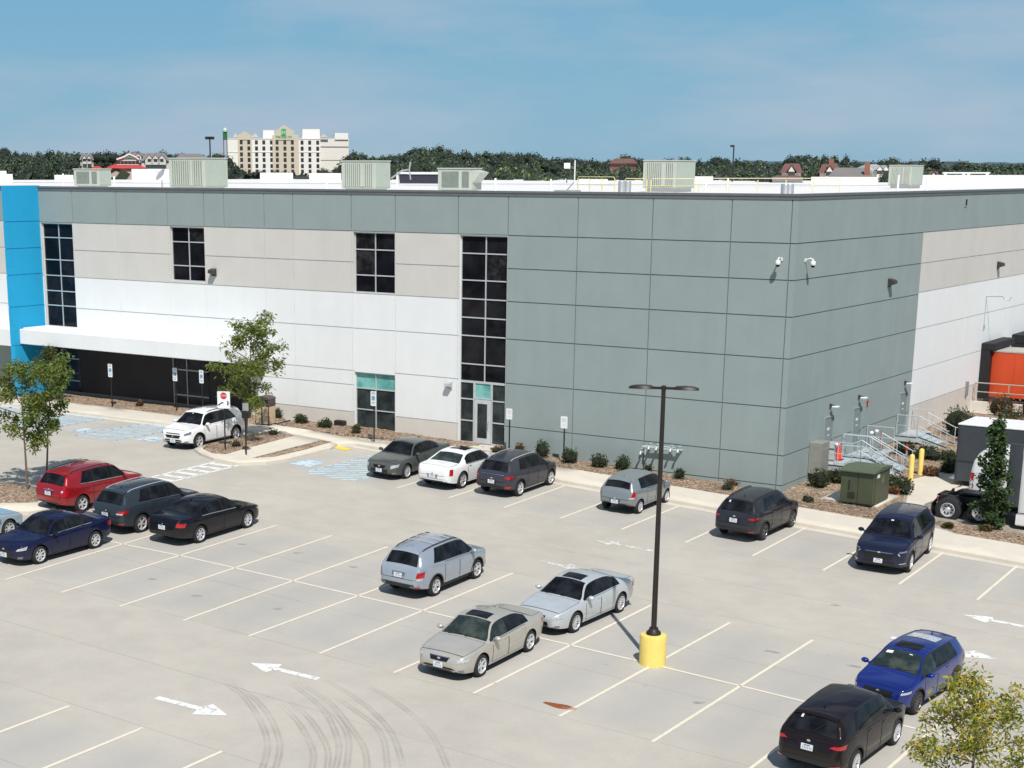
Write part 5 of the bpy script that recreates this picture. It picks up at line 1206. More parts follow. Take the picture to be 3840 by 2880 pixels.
# bollards
for (x, y), lab in (((1030, 1150), 'yellow bollard nearer the camera at the foot of the stairs'), ((1130, 1085), 'yellow bollard farther away, beside the dark box trailer')):
    p = G((3040+x/2.765)*.576, (1400+y/2.765)*.576); e_ = empty('bollard', (p.x, p.y, p.z), 0, lab, 'bollard', 'yellow bollards at the stairs'); q = MB(); q.lathe([(.115, -.1), (.115, 1.28), (.09, 1.34), (.04, 1.37), (.001, 1.375)], 20); q.build('post', [YELL2], e_, True, 50)

# ------------------------------------------------------------------ semi tractor, van, dark trailer on the right
def big_wheel(parent, x, y, z, r, side, alu=True):
    M = Matrix.Translation((x, y, z)) @ Matrix.Rotation(PI/2*side, 4, 'X'); q = MB(); q.lathe([(r*.56, -.02), (r*.6, .13), (r*.9, .14), (r, .10), (r, -.14), (r*.9, -.16), (r*.5, -.15)], 30, 0, M, cap=False); w_ = q.build('wheel', [TYRE], parent, True, 50)
    q = MB(); q.lathe([(r*.565, .12), (r*.53, .13), (r*.50, .04), (r*.42, -.02), (r*.20, -.0), (r*.19, .10), (r*.12, .13), (.001, .13)], 30, 0, M, cap=False)
    q.build('rim', [SILV], w_, True, 40)
    for k in range(8):
        a = k*PI/4; q = MB(); q.lathe([(.001, .01), (.035, .01), (.035, .035), (.001, .04)], 8, 0, M @ Matrix.Translation((r*.33*math.cos(a), r*.33*math.sin(a), 0))); q.build('hand_hole', [WELL], w_)
    return w_
TW = plain('truck_white', (.78, .79, .79), .25, var=.03, coat=.6); TD = plain('truck_dark', (.05, .058, .068), .45, var=.12)
gzt = gz(8.5, 1.2)
e_ = empty('semi_tractor', (8.4, 1.25, gzt), 0, 'white semi tractor with a bare black frame and two rear axles, at the right edge', 'semi tractor')
L = lambda x: x-8.4
q = MB(); q.box(L(6.55), L(13.5), -.50, -.38, .72, 1.0); q.box(L(6.55), L(13.5), .38, .50, .72, 1.0); q.box(L(6.5), L(6.62), -.5, .5, .70, 1.0)
for x in (7.2, 8.45, 9.4): q.box(L(x)-.06, L(x)+.06, -.38, .38, .75, .95)
q.build('frame', [BLACKP], e_)
for x in (7.17, 8.45):
    q = MB(); q.tube([(L(x), -1.0, .52), (L(x), 1.0, .52)], .10, 10); q.lathe([(.001, -.2), (.22, -.12), (.22, .12), (.001, .2)], 14, 0, Matrix.Translation((L(x), 0, .52))); q.build('axle', [BLACKP], e_, True)
    for s in (1, -1):
        big_wheel(e_, L(x), -1.08*s, .52, .52, s); q = MB(); q.lathe([(.3, -.15), (.52, -.15), (.52, .1), (.3, .1)], 24, 0, Matrix.Translation((L(x), -.75*s, .52)) @ Matrix.Rotation(PI/2*s, 4, 'X')); q.build('inner_wheel', [TYRE], e_, True)
q = MB(); q.box(L(7.4), L(8.3), -.45, .45, 1.06, 1.16, bev=.03); q.box(L(7.35), L(7.5), -.35, .35, 1.0, 1.1); q.build('fifth_wheel', [BLACKP], e_)
for s in (1, -1):
    rows = []
    for y in (-.62*s, -1.22*s):
        rows.append([(L(7.17)+.66*math.cos(a), y, .52+.66*math.sin(a)) for a in [PI*.55+PI*.55*k/10 for k in range(11)]])
    q = MB(); q.grid(rows); q.build('quarter_fender', [BLACKP], e_, True)
    q = MB(); q.box(L(6.50), L(6.53), min(-.62*s, -1.22*s), max(-.62*s, -1.22*s), .12, .75); q.build('mud_flap', [BLACKP], e_)
    q = MB(); q.box(L(6.66), L(6.74), -1.0*s-.08, -1.0*s+.08, .88, 1.02); q.build('tail_light', [LAMPR], e_)
q = MB(); q.box(L(9.05), L(9.75), -.95, .95, .95, 1.5, bev=.04); q.build('deck_box', [BLACKP], e_)
# cab: sleeper with rounded roof, side extenders, tank fairing, hood
rows = []
for x, zt2, yw in ((9.95, 3.35, 1.18), (10.05, 3.55, 1.22), (10.8, 3.85, 1.24), (11.8, 3.75, 1.24), (12.6, 3.35, 1.22), (12.95, 2.75, 1.20)):
    rows.append([(L(x), -yw, .75), (L(x), -yw, zt2-.35), (L(x), -yw+.10, zt2-.1), (L(x), -yw+.35, zt2), (L(x), yw-.35, zt2), (L(x), yw-.1, zt2-.1), (L(x), yw, zt2-.35), (L(x), yw, .75)])
q = MB(); q.grid(rows); q.face(rows[0]); q.face(rows[-1][::-1]); q.build('cab', [TW], e_, True, 40)
q = MB(); q.box(L(12.95), L(15.0), -1.0, 1.0, .7, 1.9, bev=.15); q.build('hood', [TW], e_)
q = MB(); q.face([(L(12.97), -1.05, 1.95), (L(12.97), 1.05, 1.95), (L(12.85), 1.0, 2.7), (L(12.85), -1.0, 2.7)]); q.build('windscreen', [CGLASS], e_)
for s in (-1, 1):
    q = MB(); q.box(L(9.42), L(9.94), min(s*1.14, s*1.2), max(s*1.14, s*1.2), .95, 3.5, bev=.02); q.build('side_extender', [TD], e_)
    q = MB(); q.box(L(9.9), L(12.6), min(s*.95, s*1.24), max(s*.95, s*1.24), .22, .72, bev=.05); q.build('tank_fairing', [TW], e_)
    q = MB(); q.box(L(9.95), L(11.6), min(s*1.245, s*1.26), max(s*1.245, s*1.26), .725, .76); q.build('step_gap', [BLACKP], e_)
    q = MB(); q.box(L(12.0), L(12.8), min(s*1.225, s*1.245), max(s*1.225, s*1.245), 1.8, 2.7); q.build('side_window', [CGLASS], e_)
    big_wheel(e_, L(14.1), s*1.05, .52, .52, -s)
# van parked behind the tractor
gv = gz(9, 3.6); e_ = empty('panel_van', (9.8, 3.9, gv), 0, 'white high-roofed panel van with a rounded tail, behind the tractor frame', 'van')
def vx(x): return x-9.8
rows = []
for x, zt2, zb_, k in ((7.12, 1.5, .55, .90), (7.16, 1.9, .42, .96), (7.24, 2.2, .40, .98), (7.38, 2.45, .38, 1), (7.6, 2.62, .38, 1), (7.95, 2.70, .38, 1), (9, 2.73, .38, 1), (10.4, 2.70, .38, 1), (11.0, 2.58, .38, 1), (11.5, 2.1, .38, 1), (11.9, 1.45, .38, .98), (12.6, 1.25, .4, .95), (12.85, .95, .45, .85)):
    w = 1.0*k; zm = lerp(zb_, zt2, .5)
    rows.append([(vx(x), -w*.96, zb_), (vx(x), -w, zb_+.12), (vx(x), -w, min(zm, 1.25)), (vx(x), -w*.95, min(zt2-.28, 2.1) if zt2 > 1.7 else zt2-.12), (vx(x), -w*.88, zt2-.10), (vx(x), -w*.70, zt2-.015), (vx(x), 0, zt2), (vx(x), w*.70, zt2-.015), (vx(x), w*.88, zt2-.10), (vx(x), w*.95, min(zt2-.28, 2.1) if zt2 > 1.7 else zt2-.12), (vx(x), w, min(zm, 1.25)), (vx(x), w, zb_+.12), (vx(x), w*.96, zb_)])
q = MB(); q.grid(rows, cyc=True); q.face(rows[0]); q.face(rows[-1][::-1]); q.build('body', [TW], e_, True, 40)
for s in (-1, 1):
    for zz, mt in (((.95, 1.12), LAMPR), ((1.12, 1.32), LAMPC), ((1.32, 1.62), LAMPR)):
        q = MB(); q.face([(vx(7.13+.0), s*.93, zz[0]), (vx(7.30), s*1.006, zz[0]), (vx(7.34), s*1.006, zz[1]), (vx(7.17), s*.97, zz[1])]); q.build('tail_light', [mt], e_)
    for x in (8.2, 12.0):
        q = MB(); q.lathe([(.001, -.1), (.24, -.1), (.34, -.08), (.35, 0), (.34, .09), (.001, .10)], 22, 0, Matrix.Translation((vx(x), s*.92, .35)) @ Matrix.Rotation(PI/2, 4, 'X')); q.build('wheel', [TYRE], e_, True, 50)
    q = MB(); q.box(vx(11.0), vx(11.75), min(s*.995, s*.96), max(s*1.0, s*.96), 1.3, 1.95); q.build('side_window', [CGLASS], e_)
    q = MB(); q.box(vx(7.6), vx(10.6), min(s*1.006, s*1.0), max(s*1.006, s*1.0), 1.02, 1.06); q.box(vx(8.9), vx(8.92), min(s*1.006, s*1.0), max(s*1.006, s*1.0), .5, 2.3); q.build('side_moulding', [plain('moulding_grey', (.42, .44, .45), .5)], e_)
q = MB(); q.box(vx(8.75), vx(9.6), -1.008, -1.002, .85, 1.35); q.build('decal', [plain('decal_blue', (.10, .35, .62), .5)], e_)
q = MB(); q.box(vx(7.04), vx(7.14), -.85, .85, .42, .60, bev=.02); q.build('bumper', [BLACKP], e_)
# dark box trailer
gd = gz(8, 7.8); e_ = empty('box_trailer', (5.45, 6.55, gd), 0, 'dark grey box trailer with a white roof, beyond the white van', 'trailer')
q = MB(); q.box(0, 7.6, 0, 2.5, .42, 2.92, bev=.04); q.build('box_body', [TD], e_); q = MB(); q.box(-.03, 7.63, -.03, 2.53, 2.92, 3.0, bev=.02); q.build('roof', [WPL], e_)
q = MB(); q.box(0, 7.6, -.02, -.001, 1.30, 1.36); q.box(0, .06, -.025, -.001, .42, 2.9); q.build('side_rib', [plain('rib_dark', (.035, .042, .05), .4)], e_); q = MB(); q.box(-.28, .0, .3, 2.2, .42, .50); q.tube([(-.28, .3, .46), (-.28, 2.2, .46)], .04, 6); q.build('bumper', [SILV], e_)
for x in (2.6, 3.5):
    for y in (-.02, 2.4):
        q = MB(); q.lathe([(.001, 0), (.36, 0), (.38, .06), (.38, .16), (.36, .2), (.001, .2)], 22, 0, Matrix.Translation((x, y+.16, .38)) @ Matrix.Rotation(PI/2, 4, 'X')); q.build('wheel', [TYRE], e_, True)

# ------------------------------------------------------------------ trees and shrubs
def leaf_quads(q, c, R_, n, L_, W_, rnd, m=0, droop=.35, flat=.5):
    for _ in range(n):
        d = Vector((rnd.gauss(0, 1), rnd.gauss(0, 1), rnd.gauss(0, 1)*.85)); d = d.normalized()*R_*rnd.random()**.45; p = c+d
        a = Vector((rnd.uniform(-1, 1), rnd.uniform(-1, 1), rnd.uniform(-.6, .5)-droop)).normalized(); s = rnd.uniform(.7, 1.3)
        n_ = a.cross(Vector((rnd.uniform(-1, 1), rnd.uniform(-1, 1), rnd.uniform(.2, 1.4)))).normalized()
        l, w = a*L_*s, n_*W_*s*.5
        q.face([p-w*.5, p+l*.35-w, p+l, p+l*.35+w], m)
def tree(name, pos, lab, height, trunk_h, spread, cols, n_tip=60, leaves=26, LL=.17, LW=.07, seed=1, cat='tree', tr=.05, shape='round', clump=.30, group=None, lean=(0, 0), cpos=None, mat=None):
    rnd = random.Random(seed); e_ = empty(name, pos, 0, lab, cat, group); BARK = plain('bark', (.16, .115, .08), .9, var=.3, scale=9)
    tq = MB(); cq = MB(); top = Vector((lean[0], lean[1], height*.93)); pts = [Vector((0, 0, -.15))]
    for k in range(1, 8): t = k/7; pts.append(Vector((lean[0]*t+rnd.uniform(-.05, .05)*t, lean[1]*t+rnd.uniform(-.05, .05)*t, height*.93*t)))
    tq.tube(pts, [tr*(1-.85*k/7) for k in range(8)], 8)
    tips = []; nb = max(6, n_tip//5)
    for i in range(nb):
        t = (trunk_h+(height*.92-trunk_h)*(i+.3)/nb)/height; base = Vector((lean[0]*t, lean[1]*t, height*t)); a = i*2.4+rnd.uniform(-.4, .4); u = (i+.5)/nb
        if shape == 'round': r_ = spread*(math.sin(PI*min(1, .18+u*.80))**.7)*rnd.uniform(.65, 1.15)
        elif shape == 'cone': r_ = spread*(1-u*.85)*rnd.uniform(.8, 1.1)
        elif shape == 'column': r_ = spread*(math.sin(PI*min(.97, .2+u*.77))**.8)*(1.15-.45*u)*rnd.uniform(.65, 1.15)
        elif shape == 'vase': r_ = spread*(.45+.55*math.sin(PI*min(1, .1+u*.85)))*rnd.uniform(.5, 1.25)
        up = r_*rnd.uniform(.35, .85); end = base+Vector((math.cos(a)*r_, math.sin(a)*r_, up)); end.z = min(end.z, height*1.02)
        midp = base.lerp(end, .5)+Vector((0, 0, -.06*r_)); tq.tube([base, midp, end], [tr*.42, tr*.26, tr*.10], 5)
        for j in range(5):
            s = rnd.uniform(.35, 1.0); b_ = base.lerp(end, s); e2 = b_+Vector((rnd.uniform(-1, 1), rnd.uniform(-1, 1), rnd.uniform(-.35, .7)))*spread*.30; tq.tube([b_, e2], [tr*.14, tr*.05], 4); tips.append(e2)
        tips.append(end)
    for _ in range(3): tips.append(top+Vector((rnd.uniform(-.15, .15), rnd.uniform(-.15, .15), rnd.uniform(-.4, .1))))
    for t_ in tips:
        if t_.z < trunk_h*.8: continue
        leaf_quads(cq, t_, clump*rnd.uniform(.7, 1.3), int(leaves*rnd.uniform(.6, 1.3)), LL, LW, rnd)
    tq.build('trunk', [BARK], e_, True, 180); cq.build('crown', [mat or leaf_mat(name+'_leaf'+str(seed), cols, cpos)], e_); return e_
GRC = [(.045, .09, .018), (.095, .165, .03), (.19, .27, .055), (.30, .33, .09)]
AUT = [(.045, .09, .018), (.10, .17, .03), (.21, .27, .055), (.40, .22, .06)]
YEL = [(.06, .10, .016), (.15, .20, .025), (.32, .34, .045), (.52, .45, .06), (.56, .30, .04)]
p = G(60, 1066); tree('shade_tree', p, 'young tree with reddening leaves at the left edge, nearest the dark red SUV', 5.6, 1.75, 1.55, AUT, 80, 52, .17, .075, 3, tr=.055, shape='vase', clump=.27)
p = G(100, 1040); tree('shade_tree', p, 'slender young tree standing just behind the reddening one at the left edge', 5.3, 2.3, 1.15, GRC, 60, 50, .17, .075, 8, tr=.05, shape='vase', clump=.27, lean=(.3, .35))
p = G(531, 962); tree('shade_tree', p, 'young green tree on the island beside the white SUV', 6.1, 1.7, 1.38, [(.055, .095, .018), (.12, .175, .032), (.23, .28, .06), (.34, .34, .09)], 100, 50, .21, .07, 12, tr=.055, shape='vase', clump=.32, lean=(.1, .5))
p = G(112, 869); tree('shade_tree', p, 'thin olive tree in front of the left end of the dark glazing', 3.3, .7, .75, [(.05, .075, .018), (.10, .12, .03), (.18, .15, .04)], 60, 40, .15, .065, 21, tr=.04, shape='column', clump=.28)
p = G(2082, 1840); tree('ornamental_tree', p, 'yellowing young tree in the bottom right corner', 3.95, .9, 1.4, YEL, 80, 56, .14, .05, 33, tr=.06, shape='vase', clump=.31, cpos=[.15, .34, .52, .70, .86])
p = G(2175, 1600)+Vector((.68, -.73, 0))*2.9+Vector((1.9, .5, 0)); p.z = gz(p.x, p.y); print('offtree', p); tree('ornamental_tree', p, 'tree mostly outside the right edge, only twigs and its shadow in view', 4.9, 1.4, 1.35, YEL, 70, 40, .14, .05, 39, tr=.06, shape='round', clump=.36)
p = G((3440+822/3.0175)*.576, (1500+1492/3.0175)*.576); tree('column_tree', (p.x, p.y, p.z), 'narrow dark green columnar tree in front of the semi tractor', 4.75, .25, .60, [(.025, .055, .02), (.05, .095, .03), (.08, .14, .04), (.16, .22, .05)], 150, 30, .13, .10, 44, tr=.05, shape='column', clump=.20, lean=(-.1, .2), cpos=[.1, .45, .75, .95])
def shrub(pos, r, h, lab, cols, n=420, L_=.09, W_=.06, seed=1, name='shrub', group=None, flatb=True, sx=1.):
    rnd = random.Random(seed); q = MB(); lob = [(Vector((rnd.uniform(-.5, .5)*r*sx, rnd.uniform(-.5, .5)*r, h*rnd.uniform(.35, .62))), rnd.uniform(.42, .62)) for _ in range(6)]
    e_ = empty(name, (pos[0], pos[1], gz(pos[0], pos[1])+.12), 0, lab, 'shrub', group)
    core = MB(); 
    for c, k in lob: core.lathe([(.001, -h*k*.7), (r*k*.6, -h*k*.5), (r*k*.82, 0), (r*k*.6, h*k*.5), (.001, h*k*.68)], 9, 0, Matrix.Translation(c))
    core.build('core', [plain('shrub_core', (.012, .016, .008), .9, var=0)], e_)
    for _ in range(n):
        c, k = rnd.choice(lob); d = Vector((rnd.gauss(0, 1), rnd.gauss(0, 1), rnd.gauss(0, 1))).normalized(); p = c+Vector((d.x*r*k, d.y*r*k, d.z*h*k))*rnd.uniform(.82, 1.1)
        if p.z < .02: p.z = rnd.uniform(.02, .15)
        a = (d+Vector((rnd.uniform(-1, 1), rnd.uniform(-1, 1), rnd.uniform(-.3, 1)))).normalized(); w = a.orthogonal().normalized(); w.rotate(Matrix.Rotation(rnd.uniform(0, 6.3), 3, a)); s = rnd.uniform(.7, 1.3)
        q.face([p-w*W_*.25*s, p+a*L_*.4*s-w*W_*.5*s, p+a*L_*s, p+a*L_*.4*s+w*W_*.5*s])
    q.build('foliage', [leaf_mat(name+'_f'+str(int(cols[0][0]*1e4)), cols, trans=.15)], e_); return e_
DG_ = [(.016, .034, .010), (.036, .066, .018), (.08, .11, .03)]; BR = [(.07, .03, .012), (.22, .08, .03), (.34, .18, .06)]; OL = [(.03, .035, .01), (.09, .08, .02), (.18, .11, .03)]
for i, (u, v, r_, h_, c_, lab) in enumerate(((598, 908, .34, .72, OL, 'small olive shrub right beside the tan litter bin'), (648, 920, .36, .62, DG_, 'small shrub on brown twigs, first to the right of the bin'), (702, 929, .38, .60, DG_, 'low rounded shrub between the bin and the black utility box'), (768, 941, .30, .55, OL, 'thin browning shrub under the left edge of the teal-topped window'),
     (1169, 993, .42, .95, DG_, 'rounded shrub just above the bonnet of the charcoal SUV'), (1229, 1008, .42, .92, DG_, 'dark shrub right beside the post of a small white sign'), (1293, 1015, .40, .78, DG_, 'cone-shaped shrub left of the hatchback, second from it'), (1343, 1022, .38, .85, DG_, 'dark shrub directly behind the hatchback'),
     (1402, 1022, .40, .5, OL, 'brownish low shrub under the white pipes'), (1463, 1042, .30, .62, DG_, 'small dark shrub right of the lamp post'), (1580, 1056, .34, .35, BR, 'sparse reddish twiggy plant on the mulch above the black SUV'), (1075, 985, .45, .45, BR, 'reddish twiggy plant beside the glass door'), (1083+40, 985, .3, .6, BR, 'pale pink dry grass tuft against the grey wall'))):
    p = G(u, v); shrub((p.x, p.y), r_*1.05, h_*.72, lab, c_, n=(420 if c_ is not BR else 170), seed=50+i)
for i, (x, y, r_, h_, c_, lab) in enumerate(((.85, 2.2, .55, .75, DG_, 'large dark bush under the beige wall cabinet'), (1.2, 3.6, .55, .55, DG_, 'dark bush between the wall cabinet and the transformer'), (2.0, 3.9, .45, .35, BR, 'reddish low plant beside the transformer'), (4.1, 3.4, .55, .6, DG_, 'dark low hedge right of the transformer'), (3.5, 4.3, .55, .5, DG_, 'low hedge at the foot of the near stairs'), (3.9, 2.9, .35, .3, BR, 'dry brown plant in the corner of the mulch bed'),
     (2.6, 11.3, .8, .62, DG_, 'big dark bush between the middle and farthest stairs'), (3.6, 11.6, .5, .5, DG_, 'round bush left of the dark box trailer, nearer the stairs'), (4.6, 10.4, .5, .6, DG_, 'round ball-shaped bush just left of the dark box trailer'), (4.3, 9.2, .5, .5, DG_, 'small ball bush behind the farther bollard'), (3.9, 7.9, .45, .35, BR, 'rusty brown low plant beside the farther bollard'), (1.5, 11.9, .7, .55, DG_, 'dark bush under the farthest landing'),
     (2.2, 18.2, .95, 1.5, DG_, 'tall rounded dark bush behind the farthest stairs'), (3.2, 17.2, .8, 1.2, DG_, 'dark bush right of the farthest stairs'), (4.0, 21.0, .9, .9, OL, 'olive bush below the white wall'), (5.0, 22.6, 1.0, .9, BR, 'red-leaved bush below the guard rail, left clump'), (6.4, 23.4, 1.0, 1.0, BR, 'red-leaved bush below the guard rail, right clump'), (5.2, 20.0, .8, .8, OL, 'yellow-green bush at the end of the planting bed'),
     (7.6, 23.8, .9, .9, BR, 'red-leaved bush at the right edge under the orange trailer'), (8.6, 23.0, .9, .7, DG_, 'dark green bush at the right edge under the orange trailer'), (3.0, 23.8, .8, .8, OL, 'green bush against the retaining wall, left end'), (1.9, 26.3, .9, 1.1, BR, 'red-leaved hedge bush against the retaining wall, first from the building'), (3.6, 26.4, 1.0, 1.2, BR, 'red-leaved hedge bush against the retaining wall, second from the building'), (5.4, 26.4, 1.0, 1.2, BR, 'red-leaved hedge bush against the retaining wall, third from the building'), (7.2, 26.4, 1.0, 1.1, OL, 'olive hedge bush against the retaining wall at the right edge'), (9.05, -1.1, .22, .2, OL, 'dry tuft at the foot of the columnar tree'), (7.7, -1.5, .2, .16, OL, 'sparse dry tuft on the mulch in front of the tractor wheels'))):
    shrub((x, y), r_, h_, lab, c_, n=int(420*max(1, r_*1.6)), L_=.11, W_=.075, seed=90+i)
for i, (x, y, lab) in enumerate(((1.6, -1.0, 'thin bare twig plant on the mulch left of the transformer pad'), (-2.0, -1.1, 'small green weed on the mulch above the black SUV'), (-24.2, -8.2, 'tuft of yellow-green weeds on the island bed'), (-26.6, -21.6, 'low plant in the bed at the left edge'), (-24.9, -4.6, 'yellow-green weed near the bin end of the island'), (-37.5, -1.2, 'low brown plant along the dark wall, left'), (-33.0, -1.1, 'low brown plant along the dark wall, right'), (-49.5, -1.6, 'reddish shrub at the left edge beyond the blue wall'), (-48.2, -2.2, 'dark shrub beyond the blue wall'))):
    shrub((x, y), .28, .3, lab, BR if i in (5, 6, 7) else OL, n=90, seed=130+i)
# loose bark chips and stones over the beds
rnd = random.Random(5); q = MB()
def chips(x0, x1, y0, y1, n, h=.16):
    for _ in range(n):
        x, y = rnd.uniform(x0, x1), rnd.uniform(y0, y1); z = gz(x, y)+h+rnd.uniform(0, .03); s = rnd.uniform(.03, .08); a = rnd.uniform(0, PI); dx, dy = s*math.cos(a), s*math.sin(a)
        q.face([(x-dx, y-dy, z), (x+dy*.4, y-dx*.4, z+.015), (x+dx, y+dy, z+.01), (x-dy*.4, y+dx*.4, z+.02)])
chips(-14, 4.8, -1.9, -.1, 2600); chips(-27, -17, -2.2, -.1, 1300); chips(-25.6, -24.2, -9.2, -4.3, 700); chips(8.4, 14, -2, -.7, 500); chips(1.8, 4.6, -2.0, -.5, 300)
o = q.build('bark_chips', [leaf_mat('chips', [(.10, .065, .045), (.28, .20, .14), (.58, .48, .37)], trans=.0)]); tag(o, 'loose bark chips over the planting beds', 'mulch', kind='stuff')

# ------------------------------------------------------------------ roof-top things
RTU = plain('rtu_green', (.50, .53, .46), .5, .05, var=.06, scale=1.2); RTUD = plain('rtu_louvre', (.20, .235, .20), .55, var=.15, scale=4); RTUP = plain('rtu_panel', (.40, .455, .385), .5, var=.05)
def rtu(u0, u1, vt, dist, lab, style, frac=.62, z0=12.38):
    a = D(u0, 390, dist); b_ = D(u1, 390, dist); m_ = (a+b_)/2; zt2 = D((u0+u1)/2, vt, dist).z
    wid = (b_-a).length; rel = Vector((m_.x-CAM.x, m_.y-CAM.y, 0)).normalized(); cosx = abs(rel.y); sinx = abs(rel.x)
    # width = A*cos + B*sin  (A along X seen, B along Y seen)
    A = wid*frac/cosx; B = wid*(1-frac)/sinx; h = zt2-z0-.25
    e_ = empty('rooftop_unit', (m_.x, m_.y, z0+.25), 0, lab, 'air conditioner', 'pale green rooftop air-conditioning units')
    q = MB(); q.box(-A/2, A/2, -B/2, B/2, 0, h, bev=.03); body = q.build('cabinet', [RTU], e_)
    q = MB(); q.box(-A/2+.15, A/2-.15, -B/2+.15, B/2-.15, -.27, 0); q.build('curb', [plain('rtu_curb', (.55, .56, .55), .6)], e_)
    q = MB(); q.box(-A/2-.04, A/2+.04, -B/2-.04, B/2+.04, h, h+.06); q.build('top_cover', [RTU], e_)
    q = MB(); 
    if style == 'ribs':
        n = 14
        q.box(-A/2+.25, A/2-.15, -B/2-.012, -B/2-.002, .12, h-.12)
        lv = q.build('louvre', [RTUD], e_); q = MB()
        for k in range(n+1):
            x = lerp(-A/2+.25, A/2-.15, k/n); w = .035 if k != 9 else .09; q.box(x-w, x+w, -B/2-.05, -B/2-.013, .12, h-.12)
        q.build('rib', [RTU], lv)
    else:
        q.box(-A/2+.25, A/2*.25, -B/2-.015, -B/2-.002, .14, h-.14); q.build('louvre', [RTUD], e_); q = MB(); q.box(A/2*.45, A/2-.15, -B/2-.015, -B/2-.002, .14, h-.14); q.build('louvre', [RTUD], e_)
    q = MB(); q.box(A/2+.002, A/2+.02, -B/2+.1, B/2-.1, .08, h-.06); q.build('side_panel', [RTUP], e_)
    if style == 'hood' or style == 'grid2':
        q = MB(); q.face([(A/2+.02, -B/2+.1, h-.05), (A/2+.02, B/2-.1, h-.05), (A/2+.55, B/2-.1, h-.18), (A/2+.55, -B/2+.1, h-.18)]); q.face([(A/2+.02, -B/2+.1, h-.05), (A/2+.55, -B/2+.1, h-.18), (A/2+.02, -B/2+.1, h*.35)]); q.face([(A/2+.55, -B/2+.1, h-.18), (A/2+.55, B/2-.1, h-.18), (A/2+.02, B/2-.1, h*.35), (A/2+.02, -B/2+.1, h*.35)]); q.build('intake_hood', [RTU], e_)
    return e_
rtu(160, 240, 366, 112, 'small rooftop unit farthest left, above the blue fin wall', 'grid', .66)
rtu(366, 492, 343, 103, 'largest rooftop unit with vertical ribs, in front of the hotel at its left end', 'ribs', .60)
rtu(738, 843, 349, 97, 'ribbed rooftop unit at the right end of the hotel', 'ribs', .68)
rtu(946, 1040, 365, 90, 'low rooftop unit with a sloping intake hood', 'grid2', .76)
rtu(1389, 1501, 348, 106, 'ribbed rooftop unit behind the yellow guard rail', 'ribs', .62)
rtu(1919, 1993, 358, 140, 'rooftop unit alone at the right, above the side wall', 'ribs', .66)
YR2 = plain('rail_yellow', (.74, .64, .26), .5, var=.08)
def roof_rail(u0, u1, d0, d1, lab, n=3, h=.85, mat=YR2):
    a = D(u0, 395, d0); b_ = D(u1, 395, d1); a.z = b_.z = 12.38; e_ = empty('roof_guard_rail', a, 0, lab, 'railing'); d = b_-a; q = MB()
    q.tube([(0, 0, h*.85), tuple(d*.03+Vector((0, 0, h))), tuple(d*.97+Vector((0, 0, h))), tuple(d+Vector((0, 0, h*.85)))], .022, 6); q.tube([(0, 0, h*.5), tuple(d+Vector((0, 0, h*.5)))], .016, 6); r_ = q.build('rail', [mat], e_, True)
    for k in range(n): q = MB(); p = d*(k/(n-1)); q.tube([tuple(p), tuple(p+Vector((0, 0, h*.9)))], .03, 6); q.build('post', [mat], e_)
roof_rail(1406, 1500, 100, 100, 'yellow guard rail on the roof edge in front of a rooftop unit', 2)
roof_rail(1248, 1328, 102, 96, 'group of yellow rail posts beside the white roof mast', 4, .95)
roof_rail(1350, 1397, 100, 100, 'short yellow rail beside the grey roof vents', 2)
roof_rail(1510, 1815, 92, 100, 'pale yellow guard rail running along the roof behind the corner', 6, .9, plain('rail_pale', (.72, .66, .42), .5, var=.05))
GV2 = plain('vent_grey', (.42, .44, .45), .4, .4, var=.1)
def vent(u, v0, v1, dist, r, lab, grp='small vents on the roof', mat=None, cap=False):
    p = D(u, 395, dist); p.z = 12.38; zt2 = D(u, v0, dist).z; e_ = empty('roof_vent', p, 0, lab, 'vent', grp); q = MB(); q.lathe([(r*1.2, 0), (r, .08), (r, zt2-12.38-.05), (r*.9, zt2-12.38), (.001, zt2-12.38)], 14); q.build('pipe', [mat or GV2], e_, True, 50)
    if cap: q = MB(); q.lathe([(r*1.5, zt2-12.38-.05), (r*1.3, zt2-12.38+.1), (.001, zt2-12.38+.14)], 14); q.build('cap', [mat or GV2], e_, True)
vent(1343, 391, 404, 96, .20, 'grey roof vent cylinder beside the yellow rail, left of a pair'); vent(1356, 391, 404, 96, .20, 'grey roof vent cylinder beside the yellow rail, right of a pair')
vent(1697, 397, 406, 84, .22, 'wide grey roof vent just left of the building corner'); vent(1706, 397, 406, 84, .22, 'wide grey roof vent directly above the building corner')
for i, (u, v, d_) in enumerate(((137, 375, 120), (193, 383, 118), (247, 381, 118), (706, 384, 105), (1070, 385, 100), (1190, 387, 110), (1525, 383, 115), (1572, 386, 112), (1940, 378, 112), (2003, 381, 118))):
    vent(u, v, 400, d_, .07, ('thin roof vent pipe %s' % ('left of the largest rooftop unit' if u < 300 else 'between rooftop units' if u < 1100 else 'beside the white mast' if u < 1300 else 'on the right part of the roof')), 'thin vent pipes on the roof', WPL)
p = D(1241, 395, 94); p.z = 12.38; e_ = empty('roof_mast', p, 0, 'thin white mast with a weighted foot on the roof', 'mast'); q = MB(); q.tube([(0, 0, 0), (0, 0, D(1241, 346, 94).z-12.38)], .035, 6); q.build('pole', [WPL], e_); q = MB(); q.box(-1.1, .2, -.4, .4, 0, .22); q.tube([(-.5, 0, .2), (0, 0, .7)], .03, 5); q.build('foot', [plain('ballast', (.32, .33, .33), .7)], e_)
